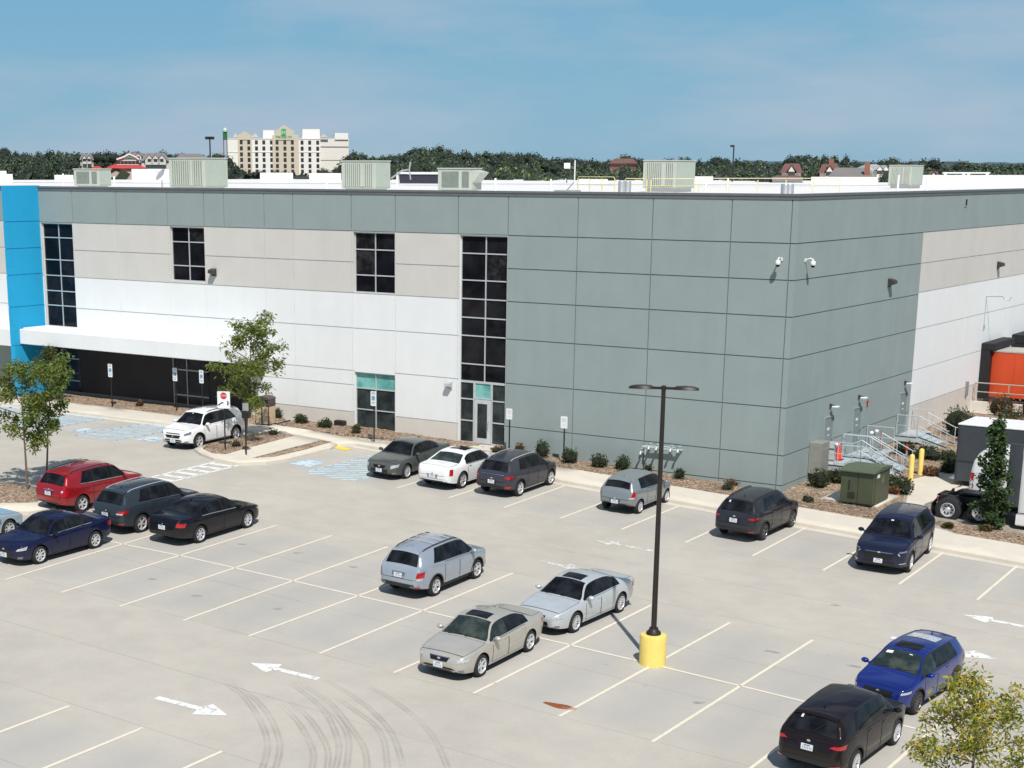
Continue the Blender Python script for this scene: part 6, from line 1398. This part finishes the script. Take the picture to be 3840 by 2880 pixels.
# dish
p = D(350, 395, 100); p.z = 12.38; e_ = empty('satellite_dish', p, 0, 'grey satellite dish on the roof left of the largest unit', 'satellite dish'); q = MB(); q.tube([(0, 0, 0), (0, 0, .7)], .04, 6); q.build('mast', [GV2], e_); q = MB()
M = Matrix.Translation((0, 0, .95)) @ Matrix.Rotation(math.radians(200), 4, 'Z') @ Matrix.Rotation(math.radians(55), 4, 'Y'); q.lathe([(.001, 0), (.22, .03), (.42, .12)], 18, 0, M); q.build('dish', [plain('dish_grey', (.50, .53, .54), .4)], e_, True); q = MB(); q.tube([tuple(M @ Vector((0, -.4, .1))), tuple(M @ Vector((0, 0, .45)))], .02, 5); q.build('feed_arm', [GV2], e_)
# jib arm of a roof crane
a = D(845, 385, 112); b_ = D(884, 366, 112); c_ = D(887, 388, 112); e_ = empty('roof_davit', a, 0, 'white roof davit arm between two rooftop units', 'davit'); q = MB(); q.tube([(0, 0, 0), tuple((b_-a)*.6+Vector((0, 0, .15))), tuple(b_-a), tuple(b_-a+Vector((.1, 0, .5)))], .06, 6); q.build('arm', [GV2], e_); q = MB(); q.tube([tuple(b_-a), tuple(c_-a)], .05, 6); q.build('post', [GV2], e_)
a = D(863, 385, 150); e_ = empty('roof_equipment', (a.x, a.y, 12.38), 0, 'dark low equipment box with a white frame on the roof', 'equipment'); q = MB(); q.box(0, 4.5, 0, 1.5, .2, 1.0); q.build('box', [plain('equip_dark', (.035, .035, .05), .5)], e_); q = MB(); q.box(-.2, 9.5, -.1, .1, 1.02, 1.2); q.box(-.3, -.1, -.1, .1, 0, 1.1); q.build('frame', [WPL], e_)
p = D(1916, 398, 92); e_ = empty('roof_drain_guard', (p.x, p.y, 12.38), 0, 'small dark cap on the roof left of the right-hand unit', 'cap'); q = MB(); q.lathe([(.30, 0), (.22, .10), (.05, .22), (.001, .23)], 12); q.build('cap', [BLACKP], e_)
# ------------------------------------------------------------------ background
def far_frame(u, dist):     # origin on the ground, x to the right across the view, y away
    p = D(u, 400, dist); d = Vector((p.x-CAM.x, p.y-CAM.y, 0)).normalized(); return Vector((p.x, p.y, 0)), math.atan2(d.y, d.x)-PI/2
def zat(u, v, dist): return D(u, v, dist).z
# hotel
HC = plain('hotel_white', (.80, .78, .74), .8, var=.04); HT = plain('hotel_tan', (.60, .53, .43), .8, var=.05); HS = plain('hotel_shade', (.74, .69, .63), .8, var=.04); HWIN = plain('hotel_window', (.045, .04, .035), .25, var=.5, scale=.35)
dist = 700; o0, rz = far_frame(487, dist); mpp = dist/FOC/.576      # metres per plan unit at this distance
hotel = empty('hotel', (o0.x, o0.y, 0), rz, 'white and tan seven-storey hotel with a gabled tan centre bay and a green logo', 'hotel')
X_ = lambda u: (u-487)*mpp; Z_ = lambda v: zat(600, v, dist)
cu = lambda x, y: ((700+x/3.16)*.576, (440+y/3.16)*.576)
def XB(x): return X_(cu(x, 0)[0])
def ZB(y): return Z_(cu(0, y)[1])
q = MB(); q.box(XB(495), XB(1550), 0, 18, 0, ZB(250)); q.build('wall', [HC], hotel)
q = MB(); q.box(XB(1550), XB(1878), 2.5, 18, 0, ZB(255)); q.build('wing_wall', [HS], hotel); q = MB(); q.box(XB(1718), XB(1872), 2.0, 12, ZB(260), ZB(180)); q.build('roof_block', [HC], hotel)
for x0, x1, y in ((902, 1030, 150), (1350, 1548, 135)): q = MB(); q.box(XB(x0), XB(x1), 3, 12, ZB(255), ZB(y)); q.build('roof_block', [HC], hotel)
def gable(x0, x1, yb, ypts, nm='tan_bay', dep=1.0):
    q = MB(); poly = [(XB(x0), 0)]+[(XB(x1), 0)]+[(XB(x), ZB(y)) for x, y in ypts]
    a = [(x, -dep, z) for x, z in poly]; b_ = [(x, .5, z) for x, z in poly]; q.face(a); q.face(b_[::-1]); q.grid([a, b_], cyc=True); return q.build(nm, [HT], hotel)
gable(1003, 1300, 0, [(1300, 205), (1250, 200), (1250, 155), (1205, 140), (1185, 118), (1140, 92), (1095, 118), (1075, 140), (1035, 158), (1035, 205), (1003, 215)])
gable(610, 770, 0, [(770, 215), (740, 200), (688, 165), (640, 200), (610, 215)])
q = MB(); q.box(XB(495), XB(1878), -.15, -.01, ZB(258), ZB(248)); q.box(XB(495), XB(1878), -.12, -.01, ZB(416), ZB(410)); q.build('cornice', [plain('hotel_trim', (.72, .69, .63), .7)], hotel)
for x0, x1 in ((560, 615), (770, 850), (1548, 1640)):
    q = MB(); xm = (x0+x1)/2; a = [(XB(x0), 1, ZB(235)), (XB(x1), 1, ZB(235)), (XB(xm), 1, ZB(185))]; b_ = [(x, 5, z) for x, _, z in a]; q.face(a); q.grid([a, b_], cyc=True); q.build('dormer', [HT], hotel)
rowsY = [295, 367, 438, 503, 575, 640]
cols = [(650, 0), (735, 0), (822, 1), (905, 1), (992, 1), (1055, 0), (1143, 0), (1228, 0), (1340, 1), (1427, 1), (1518, 1)]
for r_ in rowsY:
    for c_, side in cols:
        y = -1.02 if not side else -.02
        q = MB(); x = XB(c_); z = ZB(r_); q.box(x-.62, x+.62, y-.04, y, z-.90, z+.75); w_ = q.build('window', [HWIN], hotel)
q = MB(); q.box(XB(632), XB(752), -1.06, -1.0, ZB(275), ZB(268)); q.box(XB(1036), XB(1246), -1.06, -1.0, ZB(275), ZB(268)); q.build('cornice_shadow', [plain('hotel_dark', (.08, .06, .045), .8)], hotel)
GRS = plain('logo_green', (.03, .38, .10), .5, var=.1)
q = MB(); x = XB(1132); z = ZB(180); q.box(x-.95, x+.95, -1.12, -1.03, z-1.3, z+1.5, bev=.02); q.build('logo', [GRS], hotel)
M = Matrix.Translation((x, -1.2, z)) @ Matrix.Rotation(PI/2, 4, 'X'); text_mesh('logo_letter', 'H', 2.0, WPL, hotel, M)
M = Matrix.Translation((x, -1.2, ZB(227))) @ Matrix.Rotation(PI/2, 4, 'X'); text_mesh('hotel_name', 'Holiday Inn', 1.5, GRS, hotel, M, .05)
# the hotel's roadside sign pylon, left of it
o1, rz1 = far_frame(489, 560); e_ = empty('sign_pylon', (o1.x, o1.y, 0), rz1, 'tall roadside sign with a green head, at the left end of the hotel', 'sign'); m1 = 560/FOC/.576
q = MB(); q.box(-.75, -.4, -.3, .3, 0, zat(489, 300, 560)); q.box(.4, .75, -.3, .3, 0, zat(489, 300, 560)); q.build('leg', [plain('pylon_brown', (.22, .15, .11), .8)], e_)
q = MB(); q.box(-.75, .75, -.4, .4, zat(489, 302, 560), zat(489, 284, 560), bev=.1); q.build('panel', [plain('pylon_green', (.03, .14, .06), .5)], e_); q = MB(); q.lathe([(.75, 0), (.85, .6), (.5, 1.2), (.001, 1.4)], 12, 0, Matrix.Translation((.1, 0, zat(489, 285, 560)))); q.build('head', [plain('pylon_pale', (.45, .62, .50), .5)], e_, True)

# houses
HG = plain('shingle_grey', (.19, .175, .17), .9, var=.12, scale=.3); HRD = plain('shingle_red', (.17, .08, .07), .9, var=.12, scale=.3); HW2 = plain('house_white', (.62, .60, .56), .8, var=.05); HB2 = plain('house_brick', (.25, .11, .08), .9, var=.1); TILE = plain('tile_red', (.55, .045, .04), .8, var=.15, scale=.4)
def house(u, w_u, v_eave, v_ridge, dist, lab, rmat, wmat=None, rot=0., gables=1, chimney=None, depth=9, nm='house'):
    o_, rz = far_frame(u, dist); mp = dist/FOC/.576; w = w_u*mp; ze = zat(u, v_eave, dist); zr = zat(u, v_ridge, dist); e_ = empty(nm, (o_.x, o_.y, 0), rz+rot, lab, 'house')
    wmat = wmat or HW2; q = MB(); q.box(-w/2+.3, w/2-.3, 0, depth, 0, ze); wl = q.build('wall', [wmat], e_)
    q = MB(); hip = min(w*.18, 3); a = [(-w/2, -.5, ze-.1), (w/2, -.5, ze-.1), (w/2, depth+.5, ze-.1), (-w/2, depth+.5, ze-.1)]; r1, r2 = (-w/2+hip, depth/2, zr), (w/2-hip, depth/2, zr)
    q.face([a[0], a[1], r2, r1]); q.face([a[2], a[3], r1, r2]); q.face([a[1], a[2], r2]); q.face([a[3], a[0], r1]); q.face(a[::-1]); rf = q.build('roof', [rmat], e_)
    for g in range(gables):
        x = lerp(-w*.32, w*.32, (g+.5)/gables); gw = min(2.6, w*.14); q = MB(); zb_ = ze-1.2; zt2 = lerp(ze, zr, .72)
        q.face([(x-gw, -.9, zb_), (x+gw, -.9, zb_), (x+gw, -.9, lerp(ze, zt2, .15)), (x, -.9, zt2), (x-gw, -.9, lerp(ze, zt2, .15))]); q.build('gable', [wmat], e_)
        q = MB(); q.face([(x-gw-.3, -1.1, lerp(ze, zt2, .05)), (x, -1.1, zt2+.15), (x, depth/2, zt2+.1), (x-gw-.3, depth/2, ze)]); q.face([(x+gw+.3, -1.1, lerp(ze, zt2, .05)), (x, -1.1, zt2+.15), (x, depth/2, zt2+.1), (x+gw+.3, depth/2, ze)]); q.build('gable_roof', [rmat], e_)
        q = MB(); q.box(x-.5, x+.5, -.95, -.91, lerp(zb_, zt2, .3), lerp(zb_, zt2, .6)); q.build('window', [HWIN], e_)
    if chimney: q = MB(); x = chimney*w/2; q.box(x-.38, x+.38, 1, 1.8, ze, zr+.75); q.build('chimney', [HB2], e_)
    return e_
house(293, 46, 338, 329.5, 520, 'grey-roofed house with white gables above the red-roofed restaurant, left', HG, gables=2)
house(300, 20, 352, 341, 470, 'smaller white-gabled house among the trees on the left', HG, gables=1, rot=.5)
house(190, 30, 345, 332, 500, 'white-gabled house half hidden in the trees, left of the restaurant', HG, gables=2)
house(20, 60, 340, 334, 560, 'long low pale house on the wooded slope at the far left', HG, gables=2)
house(338, 60, 347, 330, 500, 'grey-roofed house with white gables left of the hotel', HG, gables=3)
house(413, 66, 344, 331.5, 480, 'long grey roof between the lamp mast and the largest rooftop unit', HG, gables=0)
house(440, 20, 352, 343, 440, 'small white-fronted shed left of the hotel', HG, gables=1)
house(1708, 46, 372, 353, 260, 'red-roofed house with a white gable, right of centre', HRD, gables=1)
house(1790, 46, 372, 354, 270, 'red-roofed house with a chimney beside the big grey roof', HRD, gables=1, chimney=.1)
house(1836, 96, 384, 362, 240, 'wide purple-grey roof with a brick chimney at its right end', HG, wmat=HB2, gables=0, chimney=.66)
house(1900, 40, 368, 355, 300, 'pale-roofed house left of the right-hand rooftop unit', plain('shingle_pale', (.45, .48, .46), .8, var=.1), gables=2, rot=.4)
house(1345, 60, 352, 342, 330, 'brick-red roof hidden in the trees behind the mast', HRD, wmat=HRD, gables=0)
house(1700, 70, 384, 379, 215, 'low red roof just above the warehouse roof', HRD, gables=0)
house(2080, 26, 392, 385, 300, 'small red-roofed house behind the right parapet', HRD, gables=1)
house(2015, 22, 378, 370, 300, 'small house with a white gable right of the right-hand rooftop unit', HRD, gables=1)
for u in (2065, 2105): 
    o_, rz = far_frame(u, 250); e_ = empty('roof_canopy', (o_.x, o_.y, 0), rz, 'white flat canopy seen over the right parapet, %s one' % ('left' if u < 2080 else 'right'), 'canopy'); q = MB(); q.box(-2.0, 2.0, 0, 3, zat(u, 375, 250), zat(u, 372, 250)); q.build('roof', [WPL], e_); q = MB(); q.box(-1.8, -1.4, 0, .3, 0, zat(u, 375, 250)); q.box(1.4, 1.8, 0, .3, 0, zat(u, 375, 250)); q.build('leg', [WPL], e_)
# red-tiled restaurant with a white lantern storey
o_, rz = far_frame(270, 330); mp = 330/FOC/.576; e_ = empty('restaurant', (o_.x, o_.y, 0), rz, 'red-tiled restaurant with a white arched lantern and a green dome', 'restaurant')
cx_ = lambda x: ((x/3.16*.576)-270)*mp; cz = lambda y: zat(270, (480+y/3.16)*.576, 330)
q = MB(); q.box(cx_(1120), cx_(1740), 0, 14, 0, cz(480)); q.build('wall', [plain('stucco', (.52, .42, .34), .8, var=.05)], e_)
def hip(x0, x1, y0, y1, ze, zr, nm='roof'):
    q = MB(); a = [(x0, y0, ze), (x1, y0, ze), (x1, y1, ze), (x0, y1, ze)]; r1, r2 = (x0+(x1-x0)*.22, (y0+y1)/2, zr), (x1-(x1-x0)*.22, (y0+y1)/2, zr); q.face([a[0], a[1], r2, r1]); q.face([a[2], a[3], r1, r2]); q.face([a[1], a[2], r2]); q.face([a[3], a[0], r1]); q.build(nm, [TILE], e_)
hip(cx_(1265), cx_(1745), -.5, 14, cz(478), cz(428)); hip(cx_(1115), cx_(1235), -1, 5, cz(482), cz(452))
q = MB(); q.box(cx_(1400), cx_(1650), 4, 10, cz(440), cz(375)); ln = q.build('lantern', [HW2], e_)
for k in range(6): x = lerp(cx_(1420), cx_(1630), k/5); q = MB(); q.box(x-.35, x+.35, 3.93, 3.99, cz(425), cz(388)); q.build('arch_window', [HWIN], ln)
q = MB(); q.grid([[(cx_(1430)+0, 4, cz(372)), (cx_(1640), 4, cz(372))], [(cx_(1475), 6, cz(335)), (cx_(1600), 6, cz(335))], [(cx_(1530), 7, cz(305)), (cx_(1560), 7, cz(305))]]); q.build('dome', [plain('dome_green', (.10, .16, .12), .6)], e_, True); q = MB(); q.tube([(cx_(1400), 3.9, cz(375)), (cx_(1480), 3.9, cz(345)), (cx_(1545), 3.9, cz(310)), (cx_(1610), 3.9, cz(345)), (cx_(1650), 3.9, cz(375))], .25, 5); q.build('parapet_curve', [HW2], e_)
q = MB(); a = [(cx_(1315), -6, cz(585)), (cx_(1480), -6, cz(585)), (cx_(1480), -6, cz(535)), (cx_(1390), -6, cz(487)), (cx_(1315), -6, cz(525))]; b_ = [(x, 0, z) for x, _, z in a]; q.face(a); q.grid([a, b_], cyc=True); q.build('porch', [MC['stucco']], e_)
q = MB(); q.grid([[(cx_(1300), -6.4, cz(530)), (cx_(1388), -6.4, cz(480)), (cx_(1498), -6.4, cz(530))], [(cx_(1300), 0, cz(530)), (cx_(1388), 0, cz(480)), (cx_(1498), 0, cz(530))]]); q.build('porch_roof', [TILE], e_)
# distant lamp masts and small sign
def mast(u, vt, dist, lab, double):
    o_, rz = far_frame(u, dist); z = zat(u, vt, dist); e_ = empty('lamp_mast', (o_.x, o_.y, 0), rz, lab, 'lamp post'); q = MB(); q.tube([(0, 0, 0), (0, 0, z)], [.20, .13] if double else [.12, .09], 8); q.build('pole', [BRONZE], e_); q = MB()
    if double: q.box(-.92, -.08, -.35, .35, z-.55, z, bev=.05); q.box(.08, .92, -.35, .35, z-.55, z, bev=.05)
    else: q.box(-.5, -.02, -.15, .15, z-.26, z+.02, bev=.03)
    q.build('lamp_head', [BRONZE], e_)
mast(456, 295, 330, 'tall lamp mast with two box heads left of the hotel', True); mast(1581, 313.5, 230, 'tall lamp mast with one box head right of centre', False)
o_, rz = far_frame(1224, 190); e_ = empty('small_sign', (o_.x, o_.y, 0), rz, 'small square white sign on a thin dark post in front of the trees', 'sign'); z = zat(1224, 358, 190); q = MB(); q.tube([(0, 0, 0), (0, 0, z)], .05, 6); q.build('post', [POST], e_); q = MB(); q.box(-.35, .35, -.08, -.03, z-.31, z+.31); q.build('plate', [WPL], e_)

# trees beyond the roof
ZS = .27
def far_proto(seed, n=1500, shape='round'):
    rnd = random.Random(seed); lob = []
    for _ in range(24):
        t = rnd.uniform(-1, 1); a = rnd.uniform(0, 2*PI); r_ = (1-t*t)**.5*rnd.uniform(.25, .62)*(.55 if shape == 'tall' else 1)
        lob.append((Vector((math.cos(a)*r_, math.sin(a)*r_, .66+t*.25)), rnd.uniform(.24, .42)))
    c2 = MB(); S = Matrix.Diagonal((1, 1, ZS, 1))
    for c, s in lob: c2.lathe([(.001, -s*.8), (s*.62, -s*.55), (s*.86, 0), (s*.62, s*.5), (.001, s*.78)], 9, 1, Matrix.Translation(c) @ S)
    for _ in range(n):
        c, s = rnd.choice(lob); d = Vector((rnd.gauss(0, 1), rnd.gauss(0, 1), rnd.gauss(0, 1))).normalized(); k = rnd.uniform(.05, .11)
        p = d*s*rnd.uniform(.82, 1.14); a = Vector((rnd.uniform(-1, 1), rnd.uniform(-1, 1), rnd.uniform(-1, 1))).normalized(); n_ = d.cross(a).normalized() if rnd.random() < .7 else a.orthogonal()
        c2.face([c+Vector((v.x, v.y, v.z*ZS)) for v in (p-a*k*.5-n_*k*.35, p+a*k*.4-n_*k*.5, p+a*k*.6+n_*k*.3, p-a*k*.2+n_*k*.5)], 0)
    return c2
FG = leaf_mat('far_leaf', [(.030, .052, .032), (.060, .095, .046), (.10, .145, .06), (.17, .20, .09)], [.1, .4, .7, .95], trans=.1)  # far leaf colours lifted and blued: aerial haze painted in
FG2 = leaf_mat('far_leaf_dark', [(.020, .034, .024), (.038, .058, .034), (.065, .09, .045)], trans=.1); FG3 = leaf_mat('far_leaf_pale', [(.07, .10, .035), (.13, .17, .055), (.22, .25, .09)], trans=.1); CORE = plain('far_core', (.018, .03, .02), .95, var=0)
protos = []
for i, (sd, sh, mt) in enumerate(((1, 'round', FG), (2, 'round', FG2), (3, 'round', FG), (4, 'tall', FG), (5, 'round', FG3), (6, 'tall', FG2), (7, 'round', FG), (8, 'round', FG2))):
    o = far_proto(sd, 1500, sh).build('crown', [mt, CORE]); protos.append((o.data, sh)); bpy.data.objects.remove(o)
tq = MB(); tq.tube([(0, 0, 0), (.01, 0, .5)], [.035, .02], 6); to = tq.build('trunk', [plain('bark_far', (.07, .055, .045), .9)]); TR = to.data; bpy.data.objects.remove(to)
FT_N = [0]
def far_tree(u, vt, dist, w_u, k=None, lab=None):
    i = FT_N[0]; FT_N[0] += 1; rnd = random.Random(1000+i); me, sh = protos[k if k is not None else rnd.choice((0, 1, 2, 3, 6, 7, 0, 1, 5))]
    p = D(u, 400, dist); zt2 = zat(u, vt, dist)/1.0; mp = dist/FOC/.576; w = w_u*mp/1.45
    side = 'behind the left roof units' if u < 480 else 'in front of the hotel' if u < 745 and dist < 690 else 'right of the hotel' if u < 1000 else 'in the middle of the skyline' if u < 1400 else 'right of centre on the skyline' if u < 1750 else 'at the right of the skyline'
    e_ = empty('tree', (p.x, p.y, 0), rnd.uniform(0, 6.28), lab or 'dark green tree in the wooded belt '+side, 'tree', 'trees in the wooded belt beyond the roof')
    e_.scale = (w, w, zt2)
    for nm, md in (('crown', me), ('trunk', TR)):
        c = bpy.data.objects.new(nm, md); COL.objects.link(c); c.parent = e_
sky_ = pchip([(-60, 316), (5, 317.5), (18, 319), (46, 327), (60, 333), (73, 329), (106, 321), (118, 324), (146, 324), (190, 328), (228, 325), (255, 328), (313, 328), (365, 331), (445, 333), (487, 329), (520, 350), (735, 350), (750, 332), (775, 323), (819, 334), (860, 331), (895, 321), (917, 312), (946, 311), (968, 321), (1001, 325), (1056, 327), (1092, 324), (1121, 326), (1161, 331), (1187, 338), (1220, 338), (1260, 342), (1304, 343), (1358, 334), (1406, 341), (1475, 339), (1520, 346), (1551, 338), (1595, 342), (1642, 348), (1680, 350), (1708, 336), (1748, 331), (1781, 331), (1814, 336), (1850, 342), (1880, 352), (1916, 338), (1950, 350), (1978, 340), (2003, 343), (2043, 352), (2091, 348), (2120, 354), (2156, 351), (2207, 348), (2280, 346)])
rb = random.Random(77)
# back row sets the skyline
u = -50
while u < 2270:
    if not (500 < u < 745): far_tree(u, sky_(u)+rb.uniform(-3.5, 3.0), rb.uniform(560, 620) if 150 < u < 470 else rb.uniform(440, 540), rb.uniform(30, 62))
    u += rb.uniform(13, 24)
# middle and near rows fill the belt
for row, (dmin, dmax, dv, step) in enumerate(((350, 420, 9, 26), (290, 340, 20, 32), (250, 285, 31, 40))):
    u = -40+row*9
    while u < 2270:
        clear = (205 < u < 325 and row > 0) or (160 < u < 455 and row == 0) or (275 < u < 455 and row == 1) or (500 < u < 745) or (1695 < u < 1725 and row > 0) or (1785 < u < 1900 and row > 0) or (u > 1690 and row == 2)
        if not clear: far_tree(u, sky_(u)+dv+rb.uniform(-4, 5)+(8 if 160 < u < 455 else 0), rb.uniform(dmin, dmax), rb.uniform(36, 70))
        u += rb.uniform(step*.75, step*1.25)
for u, v, d_, w in ((505, 352, 420, 40), (522, 363, 400, 38), (540, 369, 380, 40), (560, 366, 390, 44), (580, 371, 380, 40), (600, 366, 390, 44), (625, 370, 380, 40), (640, 377, 330, 34), (655, 378, 330, 34), (690, 371, 360, 30), (700, 360, 360, 30), (712, 366, 360, 34), (728, 357, 360, 28), (740, 366, 360, 30)): far_tree(u, v, d_, w, 1)
for u, v, d_, w, k in ((1150, 366, 240, 60, 4), (1180, 372, 236, 44, 4), (1100, 352, 300, 80, 4), (1040, 356, 300, 60, 0), (1350, 350, 280, 70, 0), (1600, 358, 260, 90, 0), (1650, 362, 255, 60, 1), (1745, 352, 275, 50, 3), (1768, 350, 275, 46, 3), (330, 368, 300, 40, 1), (350, 372, 290, 40, 1), (1918, 366, 230, 60, 1), (1690, 376, 230, 50, 1), (1655, 374, 225, 50, 1)): far_tree(u, v, d_, w, k)
# one low understorey mass behind the trunks
rnd = random.Random(9); q = MB()
for _ in range(16000):
    u = rnd.uniform(-60, 2290)
    if 1785 < u < 1885 or 205 < u < 325: 
        if rnd.random() < .8: continue
    d_ = rnd.uniform(270, 560); p = D(u, 400, d_); z = rnd.uniform(0, 12.6); k = rnd.uniform(.5, 1.1); a = Vector((rnd.uniform(-1, 1), rnd.uniform(-1, 1), rnd.uniform(-1, 1))).normalized(); b_ = a.orthogonal()
    p = Vector((p.x, p.y, z)); q.face([p-a*k-b_*k*.6, p+a*k-b_*k, p+a*k*1.2+b_*k*.7, p-a*k*.6+b_*k])
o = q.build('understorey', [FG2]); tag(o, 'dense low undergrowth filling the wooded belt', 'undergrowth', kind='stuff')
# distant ridges
def ridge(dist, v, amp, col, seed, u0=-300, u1=2500):
    rnd = random.Random(seed); ph = [rnd.uniform(0, 6) for _ in range(4)]; rows = [[], []]
    for k in range(160):
        u = lerp(u0, u1, k/159); p = D(u, 400, dist); vv = v+amp*(math.sin(u*.011+ph[0])+.6*math.sin(u*.027+ph[1])+.35*math.sin(u*.071+ph[2])+.2*math.sin(u*.19+ph[3])); rows[0].append((p.x, p.y, -5)); rows[1].append((p.x, p.y, zat(u, vv, dist)))
    q = MB(); q.grid(rows); st(q.build('hills', [plain('hill_%d' % dist, col, .95, var=.1, scale=.004)], smooth=True))
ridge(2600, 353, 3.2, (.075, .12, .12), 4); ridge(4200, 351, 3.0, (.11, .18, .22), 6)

# ------------------------------------------------------------------ light, sky, camera
SUN_H = Vector((.68, -.733, 0)).normalized(); EL = math.radians(52)
sd = Vector((SUN_H.x*math.cos(EL), SUN_H.y*math.cos(EL), math.sin(EL)))
sun = bpy.data.lights.new('sun', 'SUN'); sun.energy = 4.7; sun.angle = math.radians(.53); sun.color = (1., .955, .89)
so = bpy.data.objects.new('sun', sun); COL.objects.link(so); so.rotation_euler = sd.to_track_quat('Z', 'Y').to_euler(); so.location = (0, 0, 60)
w = bpy.data.worlds.new('World'); scene.world = w; w.use_nodes = True; nt = w.node_tree; bg = nt.nodes['Background']
sk = nt.nodes.new('ShaderNodeTexSky'); sk.sky_type = 'NISHITA'; sk.sun_disc = False; sk.sun_elevation = EL; sk.sun_rotation = math.atan2(SUN_H.x, SUN_H.y); sk.air_density = 1.0; sk.dust_density = .6; sk.ozone_density = 1.6; sk.altitude = 200
tc = nt.nodes.new('ShaderNodeTexCoord'); mp = nt.nodes.new('ShaderNodeMapping'); mp.inputs['Scale'].default_value = (2.2, 2.2, 9); mp.inputs['Location'].default_value = (.4, .7, .2)
n = nt.nodes.new('ShaderNodeTexNoise'); n.inputs['Scale'].default_value = 1.6; n.inputs['Detail'].default_value = 9; n.inputs['Roughness'].default_value = .55
nt.links.new(tc.outputs['Generated'], mp.inputs[0]); nt.links.new(mp.outputs[0], n.inputs[0])
r = nt.nodes.new('ShaderNodeValToRGB'); r.color_ramp.elements[0].position = .40; r.color_ramp.elements[0].color = (0, 0, 0, 1); r.color_ramp.elements[1].position = .62; r.color_ramp.elements[1].color = (.75, .75, .75, 1); nt.links.new(n.outputs['Fac'], r.inputs[0])
sp = nt.nodes.new('ShaderNodeSeparateXYZ'); nt.links.new(tc.outputs['Generated'], sp.inputs[0])
gr = nt.nodes.new('ShaderNodeValToRGB'); nt.links.new(sp.outputs[2], gr.inputs[0]); e = gr.color_ramp
e.elements[0].position = 0.; e.elements[0].color = (.26, .455, .60, 1); e.elements[1].position = 1.; e.elements[1].color = (.02, .075, .20, 1)
for ps, cl_ in ((.03, (.235, .45, .615)), (.09, (.185, .42, .61)), (.16, (.145, .385, .59)), (.26, (.06, .18, .36)), (.5, (.035, .11, .26))):
    k = e.elements.new(ps); k.color = (*cl_, 1)
base = nt.nodes.new('ShaderNodeVectorMath'); base.operation = 'SCALE'; nt.links.new(gr.outputs[0], base.inputs[0]); base.inputs['Scale'].default_value = 10.
tint = mix(nt, .93, sk.outputs[0], base.outputs[0])
c = mix(nt, r.outputs[0], tint, (4.5, 5.3, 6.35))
nt.links.new(c, bg.inputs[0]); bg.inputs[1].default_value = .10
cam = bpy.data.cameras.new('camera'); co = bpy.data.objects.new('camera', cam); COL.objects.link(co); scene.camera = co
co.matrix_world = Matrix.Translation(CAM) @ Matrix((CR, CU, -CF)).transposed().to_4x4()
cam.sensor_width = 36; cam.lens = FOC/3840*36; cam.shift_x = (1920-U0)/3840; cam.shift_y = (V0-1440)/3840; cam.clip_end = 20000; cam.clip_start = .5
scene.view_settings.view_transform = 'Standard'; scene.view_settings.look = 'None'; scene.view_settings.exposure = 0
scene.render.engine = 'CYCLES'; scene.cycles.use_denoising = True; scene.cycles.max_bounces = 6; scene.cycles.transparent_max_bounces = 12
